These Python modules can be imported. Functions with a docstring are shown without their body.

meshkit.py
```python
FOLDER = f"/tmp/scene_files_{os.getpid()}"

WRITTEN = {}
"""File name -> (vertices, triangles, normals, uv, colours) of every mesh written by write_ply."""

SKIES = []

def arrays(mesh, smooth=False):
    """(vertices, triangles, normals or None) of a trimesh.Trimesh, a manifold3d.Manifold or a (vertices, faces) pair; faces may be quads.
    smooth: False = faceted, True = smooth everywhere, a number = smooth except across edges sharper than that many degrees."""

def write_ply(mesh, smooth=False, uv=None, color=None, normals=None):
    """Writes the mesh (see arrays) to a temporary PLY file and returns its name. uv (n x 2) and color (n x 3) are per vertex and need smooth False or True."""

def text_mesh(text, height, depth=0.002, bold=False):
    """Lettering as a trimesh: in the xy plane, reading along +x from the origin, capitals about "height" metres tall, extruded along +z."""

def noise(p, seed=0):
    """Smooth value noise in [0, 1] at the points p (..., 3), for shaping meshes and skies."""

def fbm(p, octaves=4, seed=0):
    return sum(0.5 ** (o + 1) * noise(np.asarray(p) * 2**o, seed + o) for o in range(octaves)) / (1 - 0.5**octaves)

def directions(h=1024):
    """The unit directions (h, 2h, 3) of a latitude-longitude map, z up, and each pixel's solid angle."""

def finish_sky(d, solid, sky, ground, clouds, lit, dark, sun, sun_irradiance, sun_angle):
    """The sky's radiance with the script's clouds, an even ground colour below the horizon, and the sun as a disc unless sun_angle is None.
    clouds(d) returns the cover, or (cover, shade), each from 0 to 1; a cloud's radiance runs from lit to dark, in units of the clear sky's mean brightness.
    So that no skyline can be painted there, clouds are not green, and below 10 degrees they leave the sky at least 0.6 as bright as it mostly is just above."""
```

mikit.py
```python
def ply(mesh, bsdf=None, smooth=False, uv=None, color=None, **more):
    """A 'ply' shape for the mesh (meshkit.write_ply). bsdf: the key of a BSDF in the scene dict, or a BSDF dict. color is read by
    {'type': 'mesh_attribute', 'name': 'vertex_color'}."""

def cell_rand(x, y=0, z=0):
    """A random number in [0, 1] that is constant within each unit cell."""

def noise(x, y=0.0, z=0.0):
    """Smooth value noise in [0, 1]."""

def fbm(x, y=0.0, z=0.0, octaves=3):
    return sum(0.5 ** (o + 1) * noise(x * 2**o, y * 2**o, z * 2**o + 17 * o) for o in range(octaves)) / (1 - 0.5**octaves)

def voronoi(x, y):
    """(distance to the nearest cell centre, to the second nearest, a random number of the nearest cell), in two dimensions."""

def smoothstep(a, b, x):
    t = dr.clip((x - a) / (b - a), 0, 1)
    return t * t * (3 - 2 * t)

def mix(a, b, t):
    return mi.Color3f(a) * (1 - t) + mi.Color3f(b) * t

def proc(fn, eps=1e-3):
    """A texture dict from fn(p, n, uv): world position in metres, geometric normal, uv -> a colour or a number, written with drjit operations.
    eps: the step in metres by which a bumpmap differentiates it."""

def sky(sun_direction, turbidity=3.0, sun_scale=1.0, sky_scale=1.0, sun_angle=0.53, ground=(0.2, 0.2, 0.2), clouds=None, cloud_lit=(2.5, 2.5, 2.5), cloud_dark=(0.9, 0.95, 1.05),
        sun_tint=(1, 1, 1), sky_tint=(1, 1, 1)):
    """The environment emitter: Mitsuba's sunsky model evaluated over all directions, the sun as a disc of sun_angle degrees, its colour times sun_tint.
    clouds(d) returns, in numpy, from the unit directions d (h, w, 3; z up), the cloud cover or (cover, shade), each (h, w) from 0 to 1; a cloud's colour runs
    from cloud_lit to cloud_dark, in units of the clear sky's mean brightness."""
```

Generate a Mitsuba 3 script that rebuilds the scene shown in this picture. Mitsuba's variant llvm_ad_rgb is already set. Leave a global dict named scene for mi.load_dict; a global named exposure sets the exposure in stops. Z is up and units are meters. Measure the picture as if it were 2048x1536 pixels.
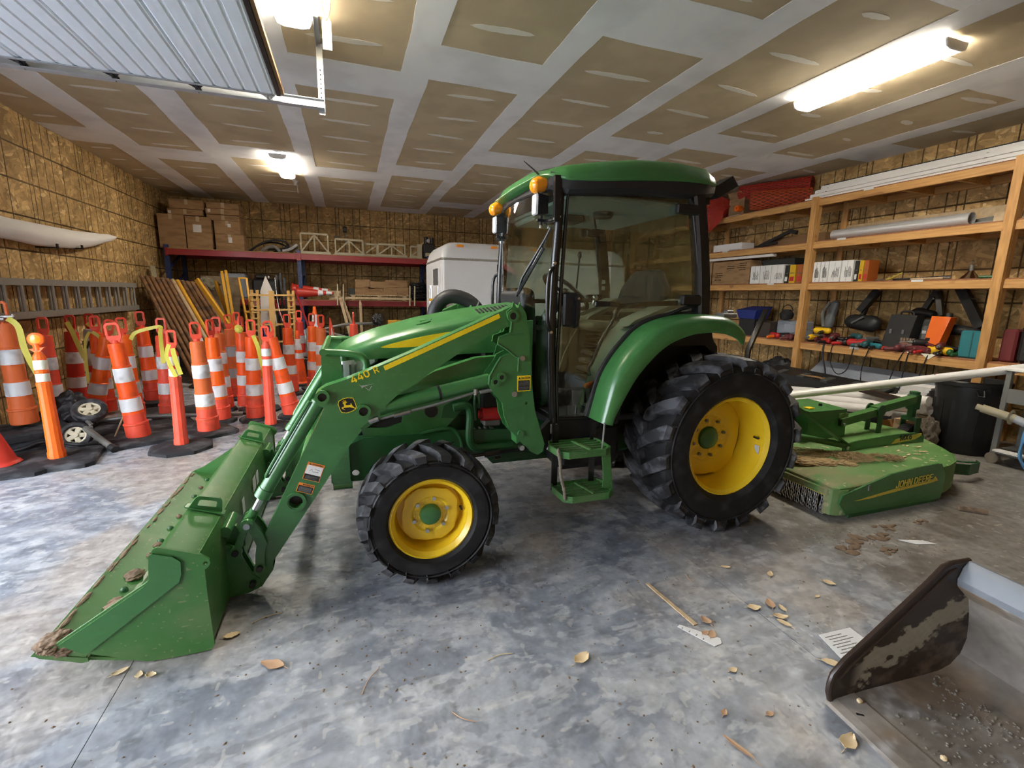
import math, random
import numpy as np, trimesh, drjit as dr, mitsuba as mi
import mikit, meshkit
from manifold3d import Manifold, CrossSection, JoinType
from mikit import noise, fbm, voronoi, smoothstep, mix, proc, cell_rand

T = mi.ScalarTransform4f
scene, labels = {}, {}
rng = random.Random(7)
nrng = np.random.default_rng(7)

# ------------------------------------------------------------------ camera, sky, exposure
EYE = np.array([0.0, 0.0, 1.6])
_yaw, _pit, _rol = [math.radians(v) for v in (19.268, -10.638, -1.063)]
_F = np.array([math.sin(_yaw) * math.cos(_pit), math.cos(_yaw) * math.cos(_pit), math.sin(_pit)])
_r = np.array([math.cos(_yaw), -math.sin(_yaw), 0.0])
_d = np.cross(_F, _r)
_up = -(-_r * math.sin(_rol) + _d * math.cos(_rol))
scene['camera'] = {'type': 'perspective', 'fov': math.degrees(2 * math.atan(1024 / 934.4)), 'fov_axis': 'x', 'near_clip': 0.05, 'far_clip': 200.0,
                   'to_world': T().look_at(origin=EYE.tolist(), target=(EYE + _F).tolist(), up=_up.tolist())}
SKY = 34.0          # overall daylight
LAMP = 34.0        # ceiling tubes' radiance
exposure = 1.35


def _clouds(d):
    n = meshkit.fbm(d * np.array([2.0, 2.0, 4.0]) + 5.0, 4, 3)
    return np.clip(0.55 + (n - 0.35) * 1.6, 0, 1), np.clip((n - 0.45) * 1.2, 0, 1)


scene['sky'] = mikit.sky((-0.55, -0.5, 0.62), turbidity=4.0, sun_scale=0.0, sky_scale=SKY, ground=(0.30, 0.30, 0.31), clouds=_clouds,
                         cloud_lit=(1.25, 1.28, 1.33), cloud_dark=(0.8, 0.85, 0.93))


# ------------------------------------------------------------------ keys and labels
def numbered(k):
    used = labels.keys() | scene.keys() | _empties
    if k not in used and not any(s.startswith(k + '__') for s in used):
        return k
    i = 1
    while True:
        kk = f'{k}_{i:03d}'
        if kk not in used:
            return kk
        i += 1


_empties, _count = set(), {}


def _num(k):
    """fast numbering: first plain, then _001.."""
    c = _count.get(k, 0)
    _count[k] = c + 1
    return k if c == 0 else f'{k}_{c:03d}'


def thing(name, label, cat, group=None):
    k = _num(name)
    labels[k] = {'label': label, 'category': cat}
    if group:
        labels[k]['group'] = group
    return k


def struct(name):
    k = _num(name)
    labels[k] = {'kind': 'structure'}
    return k


def mply(mesh, mat, smooth=False):
    return mikit.ply(mesh, 'mat_' + mat, smooth)


def part(parent, name, mesh, mat, smooth=35, label=None, kind=None, tw=None):
    k = _num(parent + '__' + name)
    scene[k] = mesh if isinstance(mesh, dict) else mply(mesh, mat, smooth)
    if tw is not None:
        scene[k] = {**scene[k], 'to_world': tw}
    if label or kind:
        labels[k] = {}
        if label:
            labels[k]['label'] = label
        if kind:
            labels[k]['kind'] = kind
    return k


def whole(name, mesh, mat, label, cat, group=None, smooth=35, tw=None, kind=None):
    """a thing that is one mesh (parts may follow)"""
    k = thing(name, label, cat, group)
    if kind:
        labels[k]['kind'] = kind
    scene[k] = mesh if isinstance(mesh, dict) else mply(mesh, mat, smooth)
    if tw is not None:
        scene[k] = {**scene[k], 'to_world': tw}
    return k


# ------------------------------------------------------------------ meshes
def tm(v, f):
    return trimesh.Trimesh(np.asarray(v, float), np.asarray(f, int), process=False)


def man(m):
    q = m.to_mesh()
    return tm(q.vert_properties[:, :3], q.tri_verts)


def cat(*ms):
    out = []
    for m in ms:
        out += list(m) if isinstance(m, (list, tuple)) else [m]
    return trimesh.util.concatenate(out)


def mv(m, x=0, y=0, z=0):
    m = m.copy()
    m.apply_translation([x, y, z])
    return m


def rot(m, ang, axis=(0, 0, 1), at=(0, 0, 0)):
    m = m.copy()
    m.apply_transform(trimesh.transformations.rotation_matrix(math.radians(ang), axis, at))
    return m


def box(x0, x1, y0, y1, z0, z1, b=0.0):
    x0, x1 = min(x0, x1), max(x0, x1); y0, y1 = min(y0, y1), max(y0, y1); z0, z1 = min(z0, z1), max(z0, z1)
    if b <= 0:
        v = [[x, y, z] for x in (x0, x1) for y in (y0, y1) for z in (z0, z1)]
        f = [[0, 1, 3], [0, 3, 2], [4, 6, 7], [4, 7, 5], [0, 4, 5], [0, 5, 1], [2, 3, 7], [2, 7, 6], [0, 2, 6], [0, 6, 4], [1, 5, 7], [1, 7, 3]]
        return tm(v, f)
    b = min(b, (x1 - x0) * .49, (y1 - y0) * .49, (z1 - z0) * .49)
    p = []
    for x, sx in ((x0, 1), (x1, -1)):
        for y, sy in ((y0, 1), (y1, -1)):
            for z, sz in ((z0, 1), (z1, -1)):
                p += [[x + sx * b, y + sy * b, z], [x + sx * b, y, z + sz * b], [x, y + sy * b, z + sz * b]]
    return man(Manifold.hull_points(np.array(p)))


def cbox(c, s, b=0.0):
    return box(c[0] - s[0] / 2, c[0] + s[0] / 2, c[1] - s[1] / 2, c[1] + s[1] / 2, c[2] - s[2] / 2, c[2] + s[2] / 2, b)


def hull(pts):
    return man(Manifold.hull_points(np.asarray(pts, float)))


def xsec(poly, holes=()):
    cs = CrossSection([np.asarray(poly, float)], fillrule=__import__('manifold3d').FillRule.NonZero)
    if cs.area() <= 0:
        cs = CrossSection([np.asarray(poly, float)[::-1]])
    for h in holes:
        hc = CrossSection([np.asarray(h, float)], fillrule=__import__('manifold3d').FillRule.NonZero)
        cs = cs - hc
    return cs


def circ(x, y, r, n=24):
    a = np.arange(n) * 2 * np.pi / n
    return np.stack([x + r * np.cos(a), y + r * np.sin(a)], 1)


def plate(poly, y0, y1, holes=(), b=0.0):
    """(x, z) outline extruded along y from y0 to y1; b: stepped chamfer of the rims"""
    cs = poly if isinstance(poly, CrossSection) else xsec(poly, holes)
    y0, y1 = min(y0, y1), max(y0, y1)
    m = cs.extrude(y1 - y0) if b <= 0 else None
    if b > 0:
        inner = cs.offset(-b, JoinType.Miter)
        m = cs.extrude(y1 - y0 - 2 * b).translate([0, 0, b]) + inner.extrude(y1 - y0)
    q = man(m)
    v = q.vertices
    # (x, z, h) -> (x, y1 - h, z): orientation kept
    return tm(np.stack([v[:, 0], y1 - v[:, 2], v[:, 1]], 1), q.faces)


def slab(poly, z0, z1, holes=()):
    """(x, y) outline extruded along z"""
    m = xsec(poly, holes).extrude(z1 - z0).translate([0, 0, z0])
    return man(m)


def flank(poly, x0, x1, holes=()):
    """(y, z) outline extruded along x"""
    q = man(xsec(poly, holes).extrude(abs(x1 - x0)))
    v = q.vertices
    return tm(np.stack([min(x0, x1) + v[:, 2], v[:, 0], v[:, 1]], 1), q.faces)


def spline(pts, n=8, closed=False):
    p = np.asarray(pts, float)
    m = len(p)
    out = []
    for i in range(m if closed else m - 1):
        q = [p[(i + k) % m] if closed else p[min(max(i + k, 0), m - 1)] for k in (-1, 0, 1, 2)]
        for t in np.arange(n) / n:
            out.append(0.5 * ((2 * q[1]) + (q[2] - q[0]) * t + (2 * q[0] - 5 * q[1] + 4 * q[2] - q[3]) * t * t + (3 * q[1] - q[0] - 3 * q[2] + q[3]) * t ** 3))
    if not closed:
        out.append(p[-1])
    return np.array(out)


def sweep(path, sec, closed=False, up=None, cap=True, scale=None):
    """a closed 2-D section swept along a path with parallel transport"""
    p = np.asarray(path, float)
    n = len(p)
    if closed:
        t = np.roll(p, -1, 0) - np.roll(p, 1, 0)
    else:
        t = np.gradient(p, axis=0)
    t /= np.linalg.norm(t, axis=1, keepdims=True) + 1e-12
    u0 = np.array(up if up is not None else ([0, 0, 1.0] if abs(t[0][2]) < 0.9 else [1.0, 0, 0]))
    us = []
    u = u0
    for k in range(n):
        if up is not None:
            u = u0
        u = u - t[k] * (u @ t[k])
        u = u / (np.linalg.norm(u) + 1e-12)
        us.append(u)
    us = np.array(us)
    w = np.cross(t, us)
    sec = np.asarray(sec, float)
    m = len(sec)
    sc = np.ones(n) if scale is None else np.asarray(scale, float)
    v = p[:, None] + sc[:, None, None] * (sec[None, :, :1] * w[:, None] + sec[None, :, 1:] * us[:, None])
    v = v.reshape(-1, 3)
    f = []
    for i in range(n if closed else n - 1):
        j = (i + 1) % n
        for a in range(m):
            b2 = (a + 1) % m
            f += [[i * m + a, i * m + b2, j * m + b2], [i * m + a, j * m + b2, j * m + a]]
    if cap and not closed:
        v = np.vstack([v, p[0], p[-1]])
        c0, c1 = len(v) - 2, len(v) - 1
        for a in range(m):
            b2 = (a + 1) % m
            f += [[c0, b2, a], [c1, (n - 1) * m + a, (n - 1) * m + b2]]
    q = tm(v, f)
    if q.volume < 0:
        q.invert()
    return q


def tube(path, r, n=10, closed=False, scale=None):
    return sweep(path, circ(0, 0, r, n), closed, scale=scale)


def rbar(path, w, h, closed=False, up=(0, 0, 1)):
    return sweep(path, [[-w / 2, -h / 2], [w / 2, -h / 2], [w / 2, h / 2], [-w / 2, h / 2]], closed, up=up)


def cyl(p0, p1, r, n=20, r1=None):
    return sweep([p0, p1], circ(0, 0, r, n), scale=[1, (r1 if r1 is not None else r) / r])


def lathe(prof, n=32, at=(0, 0, 0), axis='z', close=False):
    """prof: (r, h) points along the axis, outside seen with increasing h"""
    prof = np.asarray(prof, float)
    a = np.arange(n) * 2 * np.pi / n
    k = len(prof)
    v = np.stack([prof[:, None, 0] * np.cos(a), prof[:, None, 0] * np.sin(a), np.repeat(prof[:, 1:], n, 1)], -1).reshape(-1, 3)
    f = []
    for i in range(k if close else k - 1):
        i2 = (i + 1) % k
        for j in range(n):
            j2 = (j + 1) % n
            f += [[i * n + j, i * n + j2, i2 * n + j2], [i * n + j, i2 * n + j2, i2 * n + j]]
    if axis == 'y':
        v = np.stack([v[:, 0], -v[:, 2], v[:, 1]], 1)
        v[:, 1] *= -1
        f = [q[::-1] for q in f]
    elif axis == 'x':
        v = np.stack([v[:, 2], v[:, 0], v[:, 1]], 1)
    return tm(v + np.asarray(at, float), f)


def loft(rings, cap=True, closed_ring=True):
    rings = [np.asarray(r, float) for r in rings]
    m = len(rings[0])
    v = np.vstack(rings)
    f = []
    for i in range(len(rings) - 1):
        for a in range(m if closed_ring else m - 1):
            b2 = (a + 1) % m
            f += [[i * m + a, i * m + b2, (i + 1) * m + b2], [i * m + a, (i + 1) * m + b2, (i + 1) * m + a]]
    if cap and closed_ring:
        v = np.vstack([v, rings[0].mean(0), rings[-1].mean(0)])
        c0, c1 = len(v) - 2, len(v) - 1
        k = (len(rings) - 1) * m
        for a in range(m):
            b2 = (a + 1) % m
            f += [[c0, b2, a], [c1, k + a, k + b2]]
    q = tm(v, f)
    if closed_ring and cap and q.volume < 0:
        q.invert()
    return q


def ball(c, r, n=2):
    m = trimesh.creation.icosphere(subdivisions=n, radius=1.0)
    m = tm(m.vertices * np.broadcast_to(r, 3) + np.asarray(c, float), m.faces)
    return m


def sheet(P, thick, flip=False):
    """grid of points (a, b, 3) made into a closed sheet of some thickness along its normals"""
    P = np.asarray(P, float)
    a, b = P.shape[:2]
    du = np.gradient(P, axis=0)
    dv = np.gradient(P, axis=1)
    n = np.cross(du, dv)
    n /= np.linalg.norm(n, axis=2, keepdims=True) + 1e-12
    Q = P - n * thick * (-1 if flip else 1)
    v = np.vstack([P.reshape(-1, 3), Q.reshape(-1, 3)])
    N = a * b
    f = []
    for i in range(a - 1):
        for j in range(b - 1):
            p, q, r, s = i * b + j, (i + 1) * b + j, (i + 1) * b + j + 1, i * b + j + 1
            f += [[p, q, r], [p, r, s], [N + p, N + r, N + q], [N + p, N + s, N + r]]
    rim = [i * b for i in range(a)] + [(a - 1) * b + j for j in range(1, b)] + [i * b + b - 1 for i in range(a - 2, -1, -1)] + [j for j in range(b - 2, 0, -1)]
    for k in range(len(rim)):
        p, q = rim[k], rim[(k + 1) % len(rim)]
        f += [[p, N + p, N + q], [p, N + q, q]]
    m = tm(v, f)
    if m.volume < 0:
        m.invert()
    return m


def text(s, h, origin, right, up, depth=0.002, bold=True, width=None, skew=0.0):
    """lettering standing on the plane (right, up), proud of it by depth; width stretches it to a length"""
    m = meshkit.text_mesh(s, h, depth, bold)
    v = m.vertices.copy()
    if width is not None:
        v[:, 0] *= width / (v[:, 0].max() - min(0, v[:, 0].min()))
    v[:, 0] += skew * v[:, 1]
    right, up = np.asarray(right, float), np.asarray(up, float)
    right /= np.linalg.norm(right)
    up = up - right * (up @ right)
    up /= np.linalg.norm(up)
    nrm = np.cross(right, up)
    return tm(np.asarray(origin, float) + v[:, :1] * right + v[:, 1:2] * up + v[:, 2:] * nrm, m.faces)


def quad4(o, right, up, w, h, depth=0.0015):
    """a thin label on the plane (right, up)"""
    o, right, up = np.asarray(o, float), np.asarray(right, float), np.asarray(up, float)
    right = right / np.linalg.norm(right)
    up = up - right * (up @ right)
    up /= np.linalg.norm(up)
    n = np.cross(right, up)
    b = box(0, w, 0, h, 0, depth)
    v = b.vertices
    return tm(o + v[:, :1] * right + v[:, 1:2] * up + v[:, 2:] * n, b.faces)


# ------------------------------------------------------------------ materials
def srgb(r, g, b):
    c = np.array([r, g, b]) / 255.0
    return [float(x) for x in np.where(c < 0.04045, c / 12.92, ((c + 0.055) / 1.055) ** 2.4)]


def rgb(c):
    return {'type': 'rgb', 'value': list(c)}


def pr(name, color, rough=0.5, metal=0.0, spec=0.5, coat=0.0, sheen=0.0, bump=None, bscale=0.002, two=True):
    c = color if isinstance(color, dict) else rgb(color)
    d = {'type': 'principled', 'base_color': c, 'roughness': rough if isinstance(rough, (dict, float)) else float(rough), 'metallic': float(metal), 'specular': float(spec)}
    if coat:
        d['clearcoat'] = float(coat); d['clearcoat_gloss'] = 0.9
    if sheen:
        d['sheen'] = float(sheen)
    if bump is not None:
        d = {'type': 'bumpmap', 'bsdf': d, 'tex': bump, 'scale': bscale}
    scene['mat_' + name] = {'type': 'twosided', 'bsdf': d} if two else d
    return name


def speck(base, dark, scale, lo=0.45, hi=0.75):
    """the mean of a colour and its patches (small things need no texture of their own)"""
    return [0.7 * a + 0.3 * b for a, b in zip(base, dark)]


def patchy(base, dark, scale, lo=0.45, hi=0.75, base2=None, s2=None):
    """a colour with soft patches of another"""
    def fn(p, n, uv):
        a = smoothstep(lo, hi, fbm(p.x * scale, p.y * scale, p.z * scale, 4))
        c = mix(base, dark, a)
        if base2 is not None:
            c = mix(c, base2, smoothstep(0.55, 0.8, fbm(p.x * s2 + 9, p.y * s2, p.z * s2, 3)))
        return c
    return proc(fn)


# paints
G_ = (0.034, 0.138, 0.036)
def _green(p, n, uv):
    d = smoothstep(0.5, 0.85, fbm(p.x * 9, p.y * 9, p.z * 9, 4))
    s = smoothstep(0.80, 0.9, noise(p.x * 70, p.y * 70, p.z * 70))
    return mix(mix(G_, (0.05, 0.17, 0.055), d * 0.5), (0.12, 0.16, 0.09), s * 0.25)
pr('green_paint', proc(_green), 0.28, spec=0.5, coat=0.6)
def _greenold(p, n, uv):
    d = smoothstep(0.42, 0.8, fbm(p.x * 6, p.y * 6, p.z * 6, 5))
    s = smoothstep(0.84, 0.90, noise(p.x * 75, p.y * 75, p.z * 75))
    return mix(mix((0.040, 0.140, 0.034), (0.095, 0.16, 0.06), d * 0.7), (0.22, 0.21, 0.13), s * 0.45)
pr('green_worn', proc(_greenold), 0.42, spec=0.4, coat=0.1)
def _mow(p, n, uv):
    d = smoothstep(0.35, 0.8, fbm(p.x * 4, p.y * 4, p.z * 4, 5))
    s = smoothstep(0.80, 0.88, noise(p.x * 26, p.y * 40, p.z * 20))
    near = smoothstep(4.1, 3.2, p.x + 0.5 * (p.y - 2.6)) * smoothstep(0.3, 0.55, fbm(p.x * 7, p.y * 7, 0, 4))
    c = mix((0.085, 0.20, 0.055), (0.16, 0.25, 0.10), d * 0.8)
    c = mix(c, (0.42, 0.38, 0.24), s * 0.7)
    return mix(c, (0.24, 0.19, 0.10), near * 0.75)
pr('mower_deck_paint', proc(_mow), 0.6, spec=0.3)
pr('dark_green', patchy((0.018, 0.085, 0.026), (0.035, 0.075, 0.03), 8), 0.4, spec=0.4)
pr('yellow_paint', speck((0.78, 0.52, 0.012), (0.62, 0.42, 0.03), 7, 0.5, 0.85), 0.32, spec=0.5, coat=0.4)
pr('decal_yellow', (0.80, 0.55, 0.015), 0.4)
pr('decal_dull_yellow', (0.50, 0.40, 0.05), 0.5)
pr('decal_black', (0.010, 0.010, 0.011), 0.4)
pr('decal_white', (0.72, 0.72, 0.70), 0.5)
pr('decal_orange', (0.72, 0.22, 0.03), 0.45)
pr('decal_grey', (0.12, 0.12, 0.12), 0.5)
pr('decal_silver', (0.45, 0.46, 0.46), 0.35, metal=0.6)
def _rub(p, n, uv):
    d = fbm(p.x * 14, p.y * 14, p.z * 14, 4)
    return mix((0.020, 0.020, 0.022), (0.080, 0.082, 0.090), smoothstep(0.40, 0.72, d))
pr('tyre_rubber', proc(_rub), 0.55, spec=0.35)
def _rubside(p, n, uv):
    d = fbm(p.x * 10, p.y * 10, p.z * 10, 4)
    return mix((0.010, 0.010, 0.011), (0.026, 0.026, 0.028), smoothstep(0.45, 0.8, d))
pr('tyre_side', proc(_rubside), 0.6, spec=0.3)
pr('black_paint', (0.008, 0.008, 0.009), 0.28, spec=0.5, coat=0.3)
pr('black_plastic', speck((0.011, 0.011, 0.012), (0.022, 0.022, 0.023), 12), 0.5, spec=0.4)
pr('bin_plastic', speck((0.010, 0.010, 0.011), (0.024, 0.024, 0.024), 5), 0.45, spec=0.4)
def _base(p, n, uv):
    d = fbm(p.x * 7, p.y * 7, p.z * 12, 4)
    return mix((0.020, 0.021, 0.024), (0.085, 0.088, 0.095), smoothstep(0.42, 0.8, d))
pr('rubber_base', proc(_base), 0.75, spec=0.25)
pr('steel', (0.55, 0.56, 0.57), 0.3, metal=1.0)
pr('galvanised', (0.40, 0.42, 0.44), 0.42, metal=0.5)
pr('pipe_galv', (0.66, 0.67, 0.68), 0.34, metal=0.6)
pr('aluminium', speck((0.30, 0.29, 0.27), (0.20, 0.19, 0.17), 6), 0.45, metal=0.5)
pr('headlamp', (0.62, 0.62, 0.64), 0.22, metal=0.35)
pr('chrome', (0.75, 0.75, 0.75), 0.12, metal=1.0)
pr('orange_plastic', patchy((0.86, 0.10, 0.012), (0.62, 0.08, 0.02), 6, 0.5, 0.8), 0.42, spec=0.4)
pr('orange_bright', speck((0.95, 0.14, 0.008), (0.70, 0.10, 0.02), 6, 0.55, 0.85), 0.4, spec=0.4)
pr('orange_pink', patchy((0.76, 0.085, 0.045), (0.55, 0.07, 0.035), 6, 0.5, 0.8), 0.45, spec=0.4)
pr('orange_faded', speck((0.72, 0.15, 0.035), (0.50, 0.12, 0.05), 6, 0.45, 0.75), 0.5, spec=0.3)
pr('red_cone', speck((0.55, 0.035, 0.02), (0.35, 0.03, 0.02), 6, 0.5, 0.8), 0.45, spec=0.4)
def _band(p, n, uv):
    d = fbm(p.x * 8, p.y * 8, p.z * 8, 3)
    return mix((0.66, 0.67, 0.68), (0.40, 0.41, 0.42), smoothstep(0.5, 0.8, d))
pr('white_band', proc(_band), 0.35, spec=0.5)
pr('grey_band', speck((0.42, 0.43, 0.45), (0.27, 0.28, 0.30), 8), 0.4, spec=0.5)
pr('cream_band', (0.70, 0.70, 0.58), 0.4)
pr('amber', (0.90, 0.30, 0.01), 0.15, spec=0.6, coat=0.6)
pr('ribbon_yellow', (0.62, 0.56, 0.08), 0.5)
pr('white_plastic', speck((0.74, 0.73, 0.70), (0.60, 0.58, 0.54), 4), 0.4)
pr('white_paint', speck((0.72, 0.73, 0.74), (0.60, 0.61, 0.62), 3), 0.3, coat=0.3)
pr('trailer_skin', speck((0.66, 0.67, 0.68), (0.58, 0.59, 0.60), 1.5), 0.3, coat=0.4)
pr('door_steel', speck((0.66, 0.70, 0.75), (0.60, 0.64, 0.69), 2.5), 0.4)
pr('paper_white', speck((0.66, 0.66, 0.66), (0.48, 0.48, 0.48), 20, 0.5, 0.8), 0.7)
pr('box_white', (0.74, 0.74, 0.74), 0.5)
def _card(p, n, uv):
    d = fbm(p.x * 6, p.y * 6, p.z * 18, 3)
    return mix((0.30, 0.185, 0.095), (0.22, 0.13, 0.065), smoothstep(0.4, 0.75, d))
pr('cardboard', proc(_card), 0.75, spec=0.2)
pr('tape_clear', (0.42, 0.33, 0.22), 0.25)
pr('red_beam', speck((0.24, 0.010, 0.014), (0.15, 0.010, 0.014), 5), 0.35, coat=0.3)
pr('blue_post', speck((0.012, 0.030, 0.12), (0.02, 0.03, 0.07), 7), 0.45)
pr('pallet_deck', speck((0.26, 0.15, 0.07), (0.18, 0.10, 0.05), 7), 0.8)
def _wood(c1, c2, kx, ky, kz):
    def fn(p, n, uv):
        w = fbm(p.x * kx, p.y * ky, p.z * kz, 4)
        g = noise(p.x * kx * 4 + 5 * w, p.y * ky * 4 + 3 * w, p.z * kz * 4)
        k = smoothstep(0.82, 0.9, noise(p.x * 7 + 3, p.y * 5, p.z * 7))
        return mix(mix(c1, c2, smoothstep(0.25, 0.8, 0.5 * w + 0.5 * g)), (0.22, 0.09, 0.03), k * 0.6)
    return proc(fn)
pr('lumber_long', _wood((0.56, 0.31, 0.11), (0.42, 0.21, 0.065), 14, 1.6, 14), 0.6)
pr('lumber_post', _wood((0.54, 0.29, 0.10), (0.40, 0.20, 0.06), 14, 14, 1.6), 0.6)
pr('lumber_pale', _wood((0.48, 0.36, 0.22), (0.36, 0.26, 0.15), 10, 10, 4), 0.7)
pr('shelf_ply', speck((0.30, 0.13, 0.06), (0.20, 0.085, 0.04), 9), 0.75)
pr('wood_panel_grey', _wood((0.20, 0.145, 0.09), (0.12, 0.085, 0.05), 3, 3, 5), 0.8)
pr('rusty_pipe', patchy((0.17, 0.085, 0.035), (0.08, 0.045, 0.025), 11), 0.75)
pr('scaffold_yellow', speck((0.62, 0.32, 0.02), (0.42, 0.22, 0.03), 8), 0.5)
pr('scaffold_tan', speck((0.55, 0.33, 0.10), (0.40, 0.24, 0.08), 8), 0.55)
pr('cream_metal', speck((0.42, 0.37, 0.25), (0.30, 0.26, 0.17), 8), 0.55)
pr('fabric_tan', speck((0.17, 0.15, 0.10), (0.12, 0.105, 0.075), 20), 0.9)
pr('fabric_dark', speck((0.050, 0.053, 0.050), (0.032, 0.034, 0.033), 20), 0.9)
pr('liner_grey', speck((0.20, 0.21, 0.17), (0.15, 0.16, 0.13), 8), 0.75)
pr('headliner', speck((0.30, 0.34, 0.31), (0.24, 0.27, 0.25), 5), 0.8)
pr('netting_red', (0.40, 0.030, 0.018), 0.5)
pr('netting_orange', (0.45, 0.075, 0.025), 0.5)
pr('red_tool', (0.42, 0.018, 0.018), 0.4)
pr('maroon_tool', speck((0.13, 0.022, 0.025), (0.06, 0.015, 0.018), 20), 0.55)
pr('yellow_tool', (0.75, 0.44, 0.01), 0.4)
pr('teal_tool', (0.02, 0.16, 0.19), 0.45)
pr('teal_dark', (0.015, 0.075, 0.085), 0.5)
pr('orange_tool', (0.80, 0.14, 0.01), 0.4)
pr('grey_tool', (0.10, 0.105, 0.11), 0.45)
pr('grey_metal', speck((0.19, 0.19, 0.175), (0.13, 0.13, 0.12), 9), 0.45, metal=0.3)
pr('blue_plastic', (0.012, 0.025, 0.16), 0.45)
pr('blue_hose', (0.10, 0.28, 0.52), 0.4)
pr('tarp_white', speck((0.62, 0.59, 0.56), (0.45, 0.42, 0.39), 5), 0.75)
pr('pvc_white', speck((0.80, 0.79, 0.77), (0.70, 0.68, 0.65), 6), 0.3)
pr('grey_sheet', speck((0.27, 0.30, 0.35), (0.20, 0.22, 0.26), 3), 0.4)
pr('leaf_tan', (0.58, 0.45, 0.27), 0.75)
pr('leaf_brown', (0.40, 0.25, 0.15), 0.75)
pr('straw', patchy((0.33, 0.24, 0.12), (0.20, 0.13, 0.06), 40), 0.9)
pr('mud', patchy((0.16, 0.11, 0.07), (0.09, 0.06, 0.04), 30), 0.95)
pr('lip_grey', (0.17, 0.185, 0.205), 0.45)
pr('brown_paint', (0.028, 0.017, 0.012), 0.35, coat=0.2)
pr('stone_block', speck((0.22, 0.19, 0.15), (0.14, 0.12, 0.095), 14), 0.9)
pr('wheel_cream', (0.55, 0.50, 0.36), 0.5)
pr('copper_wire', (0.25, 0.12, 0.06), 0.5)
scene['mat_glass'] = {'type': 'thindielectric', 'int_ior': 1.5, 'specular_transmittance': rgb((0.80, 0.85, 0.80))}
scene['mat_lens_glass'] = {'type': 'thindielectric', 'int_ior': 1.5}


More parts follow.
